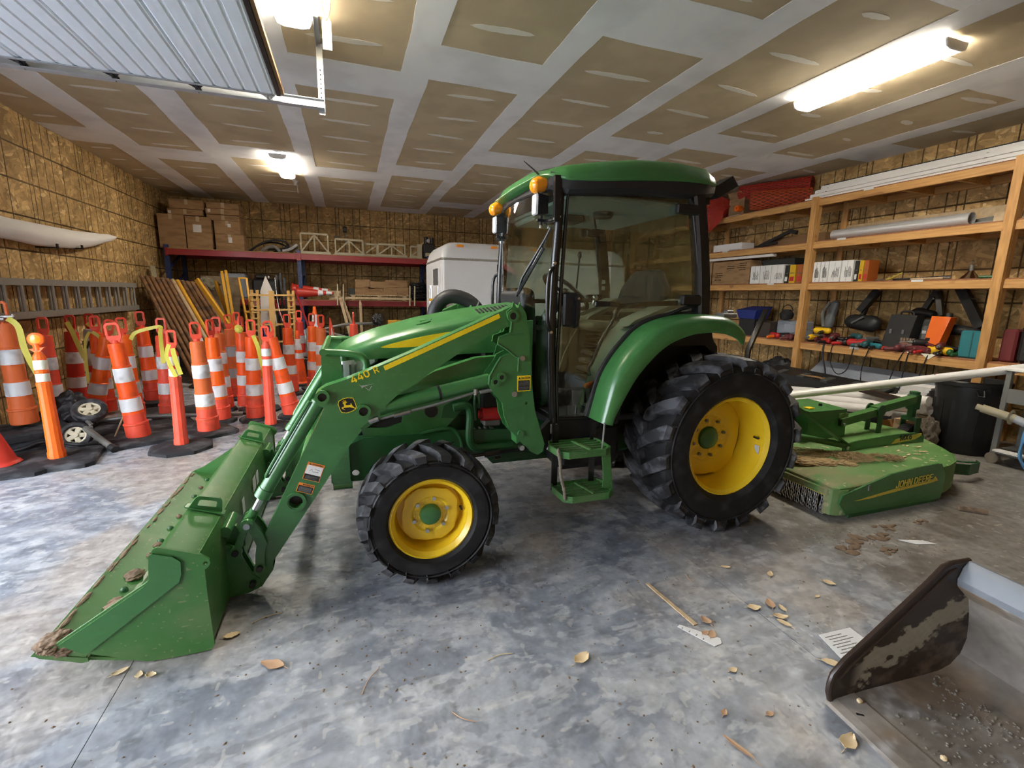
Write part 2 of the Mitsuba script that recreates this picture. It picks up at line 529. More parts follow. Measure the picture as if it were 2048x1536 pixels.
# concrete floor
def _conc(p, n, uv):
    x, y = p.x, p.y
    big = fbm(x * 0.55 + 3, y * 0.55, 0.0, 4)
    w = fbm(x * 2.1 + 7, y * 2.1, 1.0, 3)
    st = fbm(x * 5.5 + 2.6 * w, y * 9.5 + 2.4 * w, 2.0, 5)
    fine = fbm(x * 22, y * 22, 4.0, 4)
    c = mix((0.165, 0.188, 0.230), (0.285, 0.308, 0.345), smoothstep(0.30, 0.68, st))
    c = mix(c, (0.40, 0.415, 0.43), smoothstep(0.56, 0.66, fbm(x * 11 + 3 * w, y * 17 + 2 * w, 8, 4)) * 0.55)
    c = mix(c, (0.12, 0.135, 0.16), smoothstep(0.60, 0.70, fbm(x * 8 + 31 + 3 * w, y * 15 + 2 * w, 5, 4)) * 0.5)
    c = mix(c, (0.44, 0.455, 0.47), smoothstep(0.56, 0.85, fbm(x * 7.5 + 11 + w, y * 13 + 3 * w, 0, 5)) * 0.6)
    c = mix(c, (0.145, 0.165, 0.20), smoothstep(0.55, 0.78, fbm(x * 2.4 + 4, y * 4.8 + w, 7, 5)) * 0.35)
    c = mix(c, (0.38, 0.31, 0.235), smoothstep(0.57, 0.75, fbm(x * 1.3 + 20, y * 1.3 + 5, 3, 4)) * 0.45)
    # duller and browner towards the mower, where mud was carried in
    br = smoothstep(2.2, 3.6, x + 0.25 * (y - 2.0)) * smoothstep(6.8, 4.2, y)
    c = mix(c, mix((0.25, 0.225, 0.185), (0.17, 0.145, 0.11), smoothstep(0.35, 0.7, st)), br * 0.75)
    wet = smoothstep(0.52, 0.60, fbm(x * 2.2 + 1, y * 2.6 + 8, 5, 4)) * smoothstep(1.15, 0.5, dr.abs(y - 2.05) + 0.55 * dr.abs(x - 3.3))
    c = mix(c, (0.075, 0.062, 0.042), wet * 0.55)
    c = c * (0.58 + 0.56 * fine + 0.20 * fbm(x * 60, y * 60, 2.0, 3))
    c = c * (0.80 + 0.24 * big)
    sp = smoothstep(0.86, 0.93, noise(x * 33, y * 33, 1))
    c = mix(c, (0.50, 0.48, 0.43), sp * 0.25)
    sp2 = smoothstep(0.88, 0.94, noise(x * 27 + 9, y * 27, 6))
    return mix(c, (0.09, 0.085, 0.08), sp2 * 0.3)
def _concr(p, n, uv):
    return 0.27 + 0.32 * fbm(p.x * 3, p.y * 5, 3.0, 4)
def _concb(p, n, uv):
    return fbm(p.x * 6, p.y * 6, 0, 4) * 0.7 + 0.3 * noise(p.x * 70, p.y * 70, 2)
scene['mat_concrete'] = {'type': 'bumpmap', 'scale': 0.0035, 'tex': proc(_concb), 'bsdf': {'type': 'principled', 'base_color': proc(_conc), 'roughness': proc(_concr), 'specular': 0.45}}


# oriented strand board with its printed nailing lines
def _osb(p, n, uv):
    u, z = p.x + p.y, p.z
    wu, wz = u + 0.03 * noise(u * 9, z * 9, 1), z + 0.03 * noise(u * 9, z * 9, 2)
    def layer(a, k):
        c, s_ = math.cos(a), math.sin(a)
        return voronoi((wu * c + wz * s_) * 9.0 + k, (-wu * s_ + wz * c) * 27.0 + k)
    f1, s1, r1 = layer(0.35, 3.0)
    f2, s2, r2 = layer(-0.75, 17.0)
    f3, s3, r3 = layer(1.45, 41.0)
    t = dr.select(r1 > 0.55, r1 * 2 - 1.0, dr.select(r2 > 0.5, r2 * 2 - 1.0, r3))
    edge = dr.select(r1 > 0.55, s1 - f1, dr.select(r2 > 0.5, s2 - f2, s3 - f3))
    c = mix((0.235, 0.142, 0.055), (0.40, 0.265, 0.115), t)
    c = mix(c, (0.52, 0.38, 0.19), smoothstep(0.88, 0.97, t) * 0.7)
    c = mix(c, (0.10, 0.055, 0.022), smoothstep(0.10, 0.02, edge) * 0.35)
    return c * (0.80 + 0.80 * fbm(u * 5, z * 5, 3, 4)) * (0.82 + 0.36 * noise(u * 1.1, z * 1.3, 4))
def _osbl(p, n, uv):
    c = _osb(p, n, uv)
    u, z = p.x + p.y, p.z
    line = mi.Float(0)
    for period, off in ((1.2192, 0.0), (1.2192, 0.4064), (1.2192, 0.8128), (1.2192, 0.488), (1.2192, 0.61), (1.2192, 0.975)):
        q = (u - off) / period
        line = dr.maximum(line, smoothstep(0.0105, 0.006, dr.abs(q - dr.floor(q + 0.5)) * period))
    qz = z / 0.4064
    line = dr.maximum(line, smoothstep(0.0125, 0.008, dr.abs(qz - dr.floor(qz + 0.5)) * 0.4064) * smoothstep(0.8, 0.9, cell_rand(dr.floor(qz + 0.5), 3, 1) + 0.75))
    return mix(c, (0.045, 0.024, 0.010), line * 0.97 * (0.75 + 0.25 * noise(u * 5, z * 5, 9)))
pr('osb', proc(_osbl), 0.7, spec=0.25)
pr('osb_plain', proc(_osb), 0.7, spec=0.25)
pr('joint_dark', (0.03, 0.018, 0.009), 0.9)
pr('joint_dust', (0.20, 0.19, 0.17), 0.9)
pr('netting_core', (0.13, 0.016, 0.008), 0.8)
pr('case_maroon', (0.12, 0.018, 0.02), 0.45)
pr('box_yellow', (0.55, 0.34, 0.01), 0.5)
pr('box_orange', (0.34, 0.085, 0.015), 0.5)

# ceiling board
def _paper(p, n, uv):
    d = fbm(p.x * 3, p.y * 3, 0, 4)
    return mix((0.46, 0.375, 0.245), (0.41, 0.33, 0.215), smoothstep(0.35, 0.7, d))
pr('drywall_paper', proc(_paper), 0.85, spec=0.2)
def _mudc(p, n, uv):
    d = fbm(p.x * 2.5, p.y * 2.5, 1, 4)
    return mix((0.72, 0.715, 0.71), (0.62, 0.615, 0.61), smoothstep(0.35, 0.75, d))
pr('joint_compound', proc(_mudc), 0.8, spec=0.2)
pr('screw_compound', (0.62, 0.58, 0.50), 0.8, spec=0.2)
pr('gravel_grey', speck((0.19, 0.17, 0.14), (0.10, 0.09, 0.075), 25), 0.85)

# ================================================================== THE ROOM
XL, XR, YB, YF, ZC = -3.63, 7.38, 12.8, -1.6, 3.65
DOOR_Y0, DOOR_Y1, DOOR_Z = -0.35, 4.62, 3.02

# floor: slabs between saw cuts
fl = struct('floor')
scene[fl] = mply(box(XL - 0.4, XR + 0.4, YF - 0.4, YB + 0.4, -0.30, -0.006), 'joint_dust')
xs = [XL - 0.39, -0.955, 1.955, XR + 0.39]
ys = [YF - 0.39, 7.0, YB + 0.39]
for i in range(3):
    for j in range(2):
        g = 0.0016
        part(fl, 'concrete_slab', box(xs[i] + g, xs[i + 1] - g, ys[j] + g, ys[j + 1] - g, -0.05, 0.0), 'concrete', False)
ap = struct('trim_1')
scene[ap] = mply(box(XL - 9, XL - 0.41, -7, 11, -0.35, -0.02), 'concrete', False)

# walls of OSB sheets with a gap between them
BACK = {}


def osb_wall(name, plane, at, u0, u1, holes=(), off=0.0, mat='osb', depth=0.05, sign=1):
    w = struct(name)
    def bx(a, b, z0, z1, d0, d1):
        lo, hi = sorted((at + sign * d0, at + sign * d1))
        return box(lo, hi, a, b, z0, z1) if plane == 'x' else box(a, b, lo, hi, z0, z1)
    solid = [(u0, u1, 0.0, ZC)]
    for (a, b, c, d) in holes:
        nxt = []
        for (p, q, r, s) in solid:
            if b <= p or a >= q:
                nxt.append((p, q, r, s)); continue
            if p < a: nxt.append((p, a, r, s))
            if q > b: nxt.append((b, q, r, s))
            if s > d: nxt.append((max(p, a), min(q, b), d, s))
        solid = nxt
    scene[w] = mply(cat([bx(p - (0.25 if p == u0 else 0), q + (0.25 if q == u1 else 0), r, s, 0.012, 0.20) for p, q, r, s in solid]), 'joint_dark', False)
    g = 0.002
    u = math.floor((u0 - off) / 1.2192) * 1.2192 + off
    while u < u1:
        for (z0, z1) in ((0.0, 2.4384), (2.4384, ZC)):
            a, b = max(u, u0), min(u + 1.2192, u1)
            if b - a < 0.05: continue
            segs = [(a, b, z0, z1)]
            for (ha, hb, hc, hd) in holes:
                nxt = []
                for (p, q, r, s) in segs:
                    if hb <= p or ha >= q or hd <= r or hc >= s:
                        nxt.append((p, q, r, s)); continue
                    if p < ha: nxt.append((p, ha, r, s))
                    if q > hb: nxt.append((hb, q, r, s))
                    if s > hd: nxt.append((max(p, ha), min(q, hb), max(r, hd), s))
                segs = nxt
            for (p, q, r, s) in segs:
                if q - p > 0.03 and s - r > 0.03:
                    part(w, 'osb_panel', bx(p + g, q - g, r + (g if r > 0 else 0), s - g, 0.0, 0.012), mat, False)
        u += 1.2192
    return w


osb_wall('wall_left', 'x', XL, YF, YB, holes=[(DOOR_Y0, DOOR_Y1, -0.1, DOOR_Z)], off=-XL % 1.2192, sign=-1)
osb_wall('wall_right', 'x', XR, YF, YB, off=-XR % 1.2192, sign=1)
osb_wall('wall_back', 'y', YB, XL, XR, off=-YB % 1.2192, sign=1)
osb_wall('wall_front', 'y', YF, XL, XR, off=-YF % 1.2192, sign=-1)

# ceiling: gypsum sheets, taped joints and filled screw rows, all with real thickness
ce = struct('ceiling')
scene[ce] = mply(box(XL - 0.2, XR + 0.2, YF - 0.2, YB + 0.2, ZC + 0.016, ZC + 0.3), 'joint_compound', False)
SX = [XL, -2.925, -1.79, -0.525, 0.695, 1.875, 3.14, 4.325, 5.585, 6.66, XR]      # middles of the long joints
SW = [0.0, 0.35, 0.33, 0.24, 0.27, 0.25, 0.28, 0.27, 0.31, 0.28, 0.0]           # and their widths
BUTT = [[(8.02, 8.75), (4.36, 5.0)], [(8.66, 9.35), (5.0, 5.65), (1.3, 1.95)], [(8.12, 8.78), (4.46, 5.1), (0.8, 1.4)],
        [(8.87, 9.58), (4.93, 5.59), (1.27, 1.9)], [(8.26, 8.97), (4.33, 4.99), (0.67, 1.3), (12.15, YB)], [(6.98, 7.68), (3.1, 3.71), (-0.5, 0.1), (10.96, 11.6)],
        [(5.75, 6.4), (1.85, 2.51), (9.4, 10.0)], [(5.17, 5.79), (1.5, 2.1), (8.8, 9.4)], [(2.6, 3.26), (5.5, 6.3), (-0.9, -0.3)], [(4.62, 5.3), (1.0, 1.6)]]


def ragged(x0, x1, y0, y1, amp, step=0.12):
    """a rectangle with the wandering edge of trowelled compound"""
    p = []
    def wob(a, b, f):
        n = max(2, int(abs(b - a) / step))
        for k in range(n):
            f(a + (b - a) * k / n)
    ph = rng.random() * 50
    nz = lambda t: (float(meshkit.fbm(np.array([t * 2.2 + ph, ph, 0.3]), 3)) - 0.5) * 2 * amp
    wob(x0, x1, lambda t: p.append((t, y0 + nz(t))))
    wob(y0, y1, lambda t: p.append((x1 + nz(t + 20), t)))
    wob(x1, x0, lambda t: p.append((t, y1 + nz(t + 40))))
    wob(y1, y0, lambda t: p.append((x0 + nz(t + 60), t)))
    return p


for c in range(10):
    x0, x1 = SX[c] + 0.003, SX[c + 1] - 0.003
    cuts = sorted((a + b) / 2 for a, b in BUTT[c] if b < YB)
    ed = [YF - 0.1] + cuts + [YB + 0.1]
    for k in range(len(ed) - 1):
        part(ce, 'drywall_sheet', box(x0, x1, ed[k] + 0.003, ed[k + 1] - 0.003, ZC, ZC + 0.0158), 'drywall_paper', False)
for c in range(1, 10):
    part(ce, 'taped_joint', slab(ragged(SX[c] - SW[c] / 2, SX[c] + SW[c] / 2, YF, YB - 0.01, 0.022), ZC - 0.003, ZC + 0.001), 'joint_compound', False)
for c in range(10):
    xa, xb = SX[c] + SW[c] * 0.40, SX[c + 1] - SW[c + 1] * 0.40
    for (a, b) in BUTT[c]:
        part(ce, 'butt_joint', slab(ragged(max(xa, XL + .005), min(xb, XR - .005), a, min(b, YB - .01), 0.022), ZC - 0.0025, ZC + 0.001), 'joint_compound', False)
PH = [5.7, 5.81, 5.86, 5.86, 5.92, 5.6, 4.10, 4.3, 4.05, 4.0]
for c in range(10):
    xa, xb = SX[c] + SW[c] / 2 + 0.05, SX[c + 1] - SW[c + 1] / 2 - 0.05
    if c == 0: xa = XL + 0.08
    y = PH[c] - 0.665 * 12
    while y < YB - 0.15:
        y += 0.665
        if y < 1.2 or any(a - 0.12 < y < b + 0.12 for a, b in BUTT[c]):
            continue
        w = (xb - xa) * rng.uniform(0.30, 0.39)
        mx = (xa + xb) / 2 + rng.uniform(-0.05, 0.05)
        if c in (6, 7, 8) and rng.random() < 0.35: w *= 0.45
        hh = rng.uniform(0.034, 0.05)
        tilt = rng.uniform(-0.035, 0.035)
        pts = []
        n = 12
        for k in range(n):
            s = -1 + 2 * k / n
            pts.append((mx + w * s, y + tilt * s - hh * (1 - abs(s) ** 3) ** 0.7 * rng.uniform(0.75, 1)))
        for k in range(n):
            s = 1 - 2 * k / n
            pts.append((mx + w * s, y + tilt * s + hh * (1 - abs(s) ** 3) ** 0.7 * rng.uniform(0.75, 1)))
        part(ce, 'screw_filling', slab(pts, ZC - 0.002, ZC + 0.001), 'screw_compound', False)

# ------------------------------------------------------------------ the raised sectional door over the opening in the left wall
dn = struct('door_1')
Z0 = 3.155
scene[dn] = mply(cat(box(XL - 0.02, XL + 0.02, DOOR_Y0 - 0.12, DOOR_Y0, 0, DOOR_Z + 0.1), box(XL - 0.02, XL + 0.02, DOOR_Y1, DOOR_Y1 + 0.10, 0, DOOR_Z + 0.1),
                          box(XL - 0.02, XL + 0.02, DOOR_Y0, DOOR_Y1, DOOR_Z, DOOR_Z + 0.1)), 'white_paint', False)
sec = 0.53
for k in range(6):
    a, b = -0.47 - sec * (k + 1), -0.47 - sec * k
    # ribbed steel section
    prof = []
    n = 5
    for i in range(n):
        p0 = a + 0.012 + (b - a - 0.024) * i / n
        p1 = a + 0.012 + (b - a - 0.024) * (i + 1) / n
        prof += [(p0, Z0), (p0 + 0.006, Z0 - 0.006), (p1 - 0.022, Z0 - 0.006), (p1 - 0.010, Z0 + 0.001)]
    prof += [(b - 0.012, Z0), (b - 0.002, Z0 + 0.006), (b - 0.002, Z0 + 0.045), (a + 0.002, Z0 + 0.045), (a + 0.002, Z0 + 0.006)]
    part(dn, 'door_section', plate(prof, DOOR_Y0 - 0.1, DOOR_Y1 - 0.10), 'door_steel', False)
part(dn, 'bottom_seal', box(-0.468, -0.44, DOOR_Y0 - 0.1, DOOR_Y1 - 0.09, Z0 - 0.004, Z0 + 0.05), 'black_plastic', False, 'black rubber seal')
part(dn, 'edge_trim', box(-0.438, -0.415, DOOR_Y0 - 0.1, DOOR_Y1 - 0.09, Z0 + 0.010, Z0 + 0.048), 'pallet_deck', False)
TY = DOOR_Y1 - 0.03
trk = [(TY - 0.03, Z0 - 0.035), (TY + 0.035, Z0 - 0.035), (TY + 0.035, Z0 + 0.045), (TY + 0.005, Z0 + 0.045), (TY + 0.005, Z0 + 0.041), (TY + 0.031, Z0 + 0.041), (TY + 0.031, Z0 - 0.031), (TY - 0.03, Z0 - 0.031)]
part(dn, 'track', flank(trk, XL + 0.02, -0.115), 'galvanised', False, 'galvanised track')
part(dn, 'track', flank([(2 * (DOOR_Y0 - 0.1) + 4.46 - y + 0.0, z) for y, z in trk], XL + 0.02, -0.115), 'galvanised', False)
part(dn, 'track_angle', cat(box(XL + 0.02, -0.5, TY - 0.075, TY - 0.070, Z0 - 0.01, Z0 + 0.05), box(XL + 0.02, -0.5, TY - 0.10, TY - 0.072, Z0 - 0.012, Z0 - 0.008)), 'galvanised', False)
hang = [box(-0.155, -0.115, TY + 0.036, TY + 0.042, Z0 - 0.06, ZC - 0.04)]
part(dn, 'hanger_strap', plate([(-0.160, Z0 - 0.07), (-0.110, Z0 - 0.07), (-0.110, ZC - 0.02), (-0.160, ZC - 0.02)], TY + 0.036, TY + 0.041, holes=[circ(-0.135, Z0 + 0.03 + 0.035 * i, 0.007, 8) for i in range(8)]), 'galvanised', False, 'perforated galvanised hanger strap')
part(dn, 'hanger_angle', cat(box(-0.16, -0.155, TY - 0.35, TY + 0.30, ZC - 0.045, ZC - 0.005), box(-0.16, -0.12, TY - 0.35, TY + 0.30, ZC - 0.010, ZC - 0.004)), 'galvanised', False)
for k in range(7):
    x = -0.50 - sec * k if k else -0.53
    part(dn, 'roller_bracket', cat(hull([(x - 0.05, TY - 0.07, Z0 - 0.012), (x + 0.05, TY - 0.07, Z0 - 0.012), (x + 0.012, TY - 0.012, Z0 - 0.016), (x - 0.012, TY - 0.012, Z0 - 0.016),
                                         (x - 0.05, TY - 0.07, Z0 - 0.002), (x + 0.05, TY - 0.07, Z0 - 0.002), (x + 0.012, TY - 0.012, Z0 - 0.002), (x - 0.012, TY - 0.012, Z0 - 0.002)]),
                                   cyl((x, TY - 0.07, Z0 - 0.018), (x, TY + 0.02, Z0 - 0.018), 0.010, 10), cyl((x, TY + 0.002, Z0 - 0.014), (x, TY + 0.024, Z0 - 0.014), 0.022, 12)), 'steel' if k == 0 else 'black_plastic', 35)

# ------------------------------------------------------------------ wrap-around ceiling lamps
for i, (x0, x1, y0, y1, lab) in enumerate([(4.45, 4.70, 2.72, 4.06, 'long white wraparound ceiling lamp at the upper right above the shelving'),
                                           (-1.02, -0.78, 8.22, 9.56, 'small lit ceiling lamp far back, above the orange cones'),
                                           (-0.42, -0.17, 2.95, 4.29, 'lit ceiling lamp beside the raised garage door, cut by the top edge')]):
    t = thing('ceiling_lamp', lab, 'lamp', 'wraparound ceiling lamps')
    cx = (x0 + x1) / 2
    w = (x1 - x0) / 2
    zt = ZC - 0.001
    part(t, 'housing', box(cx - 0.05, cx + 0.05, y0 + 0.02, y1 - 0.02, zt - 0.030, zt), 'white_paint')
    prof = [(cx - w, zt - 0.034), (cx - w, zt - 0.050), (cx - w * 0.86, zt - 0.078), (cx - w * 0.5, zt - 0.092), (cx + w * 0.5, zt - 0.092), (cx + w * 0.86, zt - 0.078), (cx + w, zt - 0.050), (cx + w, zt - 0.034)]
    df = plate(prof, y0 + 0.012, y1 - 0.012)
    k = part(t, 'diffuser', df, 'white_plastic', 40, 'glowing white diffuser')
    scene[k]['emitter'] = {'type': 'area', 'radiance': rgb((LAMP * 1.0, LAMP * 0.92, LAMP * 0.77))}
    for (ya, yb) in ((y0, y0 + 0.012), (y1 - 0.012, y1)):
        part(t, 'end_cap', plate([(cx + (p[0] - cx) * 1.03, p[1] - (0.003 if p[1] < zt - 0.05 else -0.01)) for p in prof], ya, yb), 'white_plastic')

t = thing('lampholder', 'small white pull-chain lampholder on the ceiling behind the far lamp', 'lampholder')
part(t, 'holder', lathe([(0.001, ZC - 0.001), (0.055, ZC - 0.001), (0.055, ZC - 0.025), (0.034, ZC - 0.05), (0.030, ZC - 0.095), (0.001, ZC - 0.095)], 20, (-0.83, 10.05, 0)), 'white_plastic')
part(t, 'pull_chain', tube([(-0.80, 10.05, ZC - 0.06), (-0.795, 10.05, ZC - 0.15), (-0.79, 10.05, ZC - 0.24)], 0.003, 5), 'white_plastic')

t = thing('pull_tag', 'white card tag hanging on a brown cord beside the raised garage door', 'tag')
tx, ty = -0.055, 3.76
part(t, 'cord', tube(spline([(tx - 0.02, ty, ZC - 0.002), (tx - 0.025, ty, 3.50), (tx, ty, 3.40), (tx + 0.030, ty, 3.50), (tx + 0.01, ty, ZC - 0.002)], 5), 0.004, 5), 'copper_wire')
part(t, 'card', plate([(tx - 0.03, 3.22), (tx + 0.03, 3.22), (tx + 0.03, 3.39), (tx + 0.015, 3.42), (tx - 0.015, 3.42), (tx - 0.03, 3.39)], ty - 0.001, ty + 0.001, holes=[circ(tx, 3.40, 0.006, 8)]), 'paper_white')

# ================================================================== THE TRACTOR (nose towards -x, near side towards -y)
tr = thing('tractor', 'green compact tractor with black cab, yellow wheels and a raised-arm front loader', 'tractor')
YC = 3.24


def far(m):
    """the mirror image on the tractor's other side"""
    q = m.copy()
    q.vertices[:, 1] = 2 * YC - q.vertices[:, 1]
    q.invert()
    return q


def both(name, m, mat, smooth=35, label=None, par=tr):
    return part(par, name, m, mat, smooth, label), part(par, name, far(m), mat, smooth)


# ---- wheels
def tyre(R, prof, hw, N, wide, dphi, wrap, kink):
    car = lathe(prof, 64, axis='y')
    if car.volume < 0: car.invert()
    P = np.array(prof)
    order = np.argsort(P[:, 1])
    Pt = P[P[:, 0] > R * 0.72]
    Pt = Pt[np.argsort(Pt[:, 1])]
    base = lambda y: float(np.interp(y, Pt[:, 1], Pt[:, 0]))
    lugs = []
    for s in (-1, 1):
        for i in range(N):
            p0 = 2 * math.pi * (i + (0.5 if s > 0 else 0)) / N
            rings = []
            for t, rt in ((0.0, R - 0.006), (0.08, R), (0.30, R), (0.55, R - 0.002), (0.86, R - 0.010), (1.0, R - 0.020)):
                y = s * (-0.022 + (hw - 0.006 + 0.022) * t)
                ph = p0 - dphi * t ** kink
                wb = wide * (0.62 if t < 0.05 else 1.0) * (1.0 + 0.20 * t) / R / 2
                wt = wb * 0.78
                rb = base(y) - 0.012
                ring = [(ph + wb, rb, y), (ph + wt, rt, y), (ph - wt, rt, y), (ph - wb, rb, y)]
                rings.append([(-math.cos(a) * r, yy, math.sin(a) * r) for a, r, yy in ring])
            ph = p0 - dphi * 1.01
            wb = wide * 1.1 / R / 2
            rings.append([(-math.cos(a) * r, yy, math.sin(a) * r) for a, r, yy in [(ph + wb, R * wrap - 0.01, s * (hw - 0.012)), (ph + wb * .7, R - 0.055, s * (hw + 0.010)), (ph - wb * .7, R - 0.055, s * (hw + 0.010)), (ph - wb, R * wrap - 0.01, s * (hw - 0.012))]])
            lugs.append(loft(rings))
    return car, cat(lugs)


def wheel(name, cx, cz, ycen, R, hw, N, wide, dphi, kink, rim, disc_y, disc_r, cap_r, nb, br, lab):
    k, LH = R, (0.036 if R < .5 else 0.050)
    prof = [(rim - 0.010, -hw * 0.78), (rim + 0.012, -hw * 0.86), (rim + 0.06 * k, -hw * 0.97), (rim + 0.30 * (R - rim), -hw * 1.0), (rim + 0.52 * (R - rim), -hw * 1.0), (R - 0.045 - LH, -hw * 0.965),
            (R - 0.016 - LH, -hw * 0.90), (R - 0.004 - LH, -hw * 0.6), (R - LH, 0), (R - 0.004 - LH, hw * 0.6), (R - 0.016 - LH, hw * 0.90), (R - 0.045 - LH, hw * 0.965), (rim + 0.52 * (R - rim), hw), (rim + 0.30 * (R - rim), hw), (rim + 0.012, hw * 0.86), (rim - 0.010, hw * 0.78)]
    car, lug = tyre(R, prof, hw, N, wide, dphi, 0.90, kink)
    # raised rim band on the sidewall
    ring = cat([lathe([(r - 0.006, -hw * f), (r, -hw * f - 0.006), (r + 0.006, -hw * f)], 64, axis='y') for r, f in ((rim + 0.022, .875), (rim + 0.62 * (R - rim), 0.988))])
    yw = hw * 0.80
    rimp = [(rim - 0.004, -yw - 0.012), (rim + 0.010, -yw - 0.004), (rim + 0.006, -yw + 0.012), (rim - 0.016, -yw + 0.020), (rim - 0.020, -yw * 0.35), (rim - 0.038, -yw * 0.1), (rim - 0.042, yw * 0.6), (rim - 0.020, yw), (rim + 0.006, yw + 0.006),
            (rim - 0.012, yw + 0.002), (rim - 0.050, yw * 0.6), (rim - 0.046, -yw * 0.1), (rim - 0.030, -yw * 0.35), (rim - 0.026, -yw + 0.014)]
    rb = lathe(rimp, 64, axis='y', close=True)
    if rb.volume < 0: rb.invert()
    # lobed disc with a dished centre
    a = np.arange(96) * 2 * np.pi / 96
    lob = disc_r * (1 - 0.075 * np.clip(np.cos(a * 4 + 0.5) * 3.0, -1, 1) * 0.5 - 0.0375)
    dring = []
    for f, dy in ((1.0, 0.006), (1.0, 0.0), (0.94, -0.004), (0.62, -0.004), (0.56, 0.006), (0.52, 0.008)):
        rr = lob * f if f > 0.9 else np.full(96, disc_r * f)
        dring.append(np.stack([rr * np.cos(a), np.full(96, disc_y + dy), rr * np.sin(a)], 1))
    rev = [np.stack([r_[:, 0], r_[:, 1] + 0.010, r_[:, 2]], 1) for r_ in (dring[-1], dring[2])]
    disc = cat(loft(dring + [rev[0], rev[1]]), lathe([(disc_r * .5, disc_y + .030), (rim - .03, disc_y + .045), (rim - .03, disc_y + .055), (disc_r * .5, disc_y + .04)], 48, axis='y', close=True))
    valve = cyl((disc_r * .93 + 0.02, -yw + 0.05, rim * 0.05), (disc_r * .93 + 0.02, -yw + 0.09, rim * 0.05), 0.007, 8)
    cap = lathe([(0.0001, disc_y - 0.034), (cap_r * .55, disc_y - 0.033), (cap_r * .86, disc_y - 0.026), (cap_r * .97, disc_y - 0.016), (cap_r, disc_y + 0.012)], 28, axis='y')
    if cap.volume < 0: cap.invert()
    meshes = [(car, 'tyre', 'tyre_side', 30, None), (lug, 'tread', 'tyre_rubber', 30, None), (ring, 'sidewall_rib', 'tyre_side', 40, None)]
    for side in (0, 1):
        pos = lambda m: mv(m if side == 0 else _flip(m), cx, ycen if side == 0 else 2 * YC - ycen, cz)
        w = part(tr, name, pos(cat(rb, disc)), 'yellow_paint', 30, lab if side == 0 else None)
        for m, nm, mt, sm, lb in meshes:
            part(w, nm, pos(m), mt, sm)
        part(w, 'hub_cap', pos(cap), 'green_paint', 30, 'green hub cap')
        for i in range(nb):
            an = 2 * math.pi * (i + 0.3) / nb
            x, z = br * math.cos(an), br * math.sin(an)
            part(w, 'wheel_bolt', pos(cyl((x, disc_y + 0.01, z), (x, disc_y - 0.016, z), 0.0115, 6)), 'steel' if name == 'front_wheel' else 'grey_metal', False)
        if side == 0:
            part(w, 'valve', pos(valve), 'black_plastic')
            if name == 'rear_wheel':
                part(w, 'rim_sticker', pos(quad4((rim * 0.90, -yw + 0.085, -rim * .28), (-0.15, -0.9, 0), (0, 0, 1), 0.05, 0.06)), 'paper_white')


def _flip(m):
    q = m.copy(); q.vertices[:, 1] *= -1; q.invert(); return q


wheel('front_wheel', 0.385, 0.392, 2.505, 0.395, 0.150, 17, 0.070, -0.30, 0.85, 0.226, -0.055, 0.168, 0.060, 6, 0.096, 'yellow front wheel with a chunky black tyre')
wheel('rear_wheel', 2.440, 0.612, 2.590, 0.622, 0.225, 18, 0.108, -0.27, 0.85, 0.344, 0.035, 0.300, 0.080, 8, 0.135, 'yellow rear wheel with a large black lugged tyre')
part(tr, 'front_axle', cat(cyl((0.385, 2.47, 0.40), (0.385, 4.01, 0.40), 0.055, 14), box(0.28, 0.50, 2.75, 3.73, 0.36, 0.52, 0.03), cbox((0.385, 2.66, 0.40), (0.16, 0.12, 0.20), 0.03), cbox((0.385, 3.82, 0.40), (0.16, 0.12, 0.20), 0.03)), 'dark_green')
part(tr, 'rear_axle', cat(cyl((2.44, 2.62, 0.612), (2.44, 3.86, 0.612), 0.085, 16), box(2.10, 2.75, 3.0, 3.48, 0.36, 0.95, 0.04)), 'dark_green')

# ---- chassis, engine bay
part(tr, 'frame', cat(box(-0.10, 1.5, 3.00, 3.06, 0.50, 0.66, .008), box(-0.10, 1.5, 3.42, 3.48, 0.50, 0.66, .008), box(0.9, 2.3, 3.02, 3.46, 0.42, 0.80, .03)), 'dark_green')
part(tr, 'engine_block', cat(box(0.10, 1.0, 3.02, 3.46, 0.62, 1.18, .02), box(0.55, 0.78, 2.96, 3.05, 0.80, 1.02, .02), cyl((0.62, 2.95, 0.78), (0.62, 3.05, 0.78), 0.055, 16)), 'dark_green')
part(tr, 'side_bracket', plate([(-0.14, 0.47), (0.26, 0.47), (0.40, 0.54), (0.72, 0.60), (1.06, 0.62), (1.06, 0.72), (0.66, 0.74), (0.06, 0.74), (-0.14, 0.66)], 2.86, 2.88, holes=[circ(0.0, 0.52, 0.022, 12), circ(0.10, 0.55, 0.014, 10), circ(0.60, 0.66, 0.012, 10)]), 'dark_green')
part(tr, 'injection_pump', cat(box(0.78, 0.90, 2.92, 3.02, 0.86, 1.02, .01), box(0.82, 0.94, 2.90, 3.0, 0.74, 0.80, .01), *[cyl((0.76 + .04 * i, 2.90, 0.72), (0.76 + .04 * i, 2.96, 0.72), 0.012, 8) for i in range(4)]), 'grey_metal')
part(tr, 'oil_filter', cat(cyl((0.80, 2.89, 0.83), (0.93, 2.89, 0.83), 0.045, 18), cyl((0.785, 2.89, 0.83), (0.80, 2.89, 0.83), 0.030, 12)), 'red_tool', label='red oil filter')
part(tr, 'engine_grey_housing', cat(box(0.80, 0.92, 2.90, 2.99, 0.93, 1.10, .012), box(0.84, 0.90, 2.88, 2.92, 0.98, 1.02, .006)), 'grey_metal')
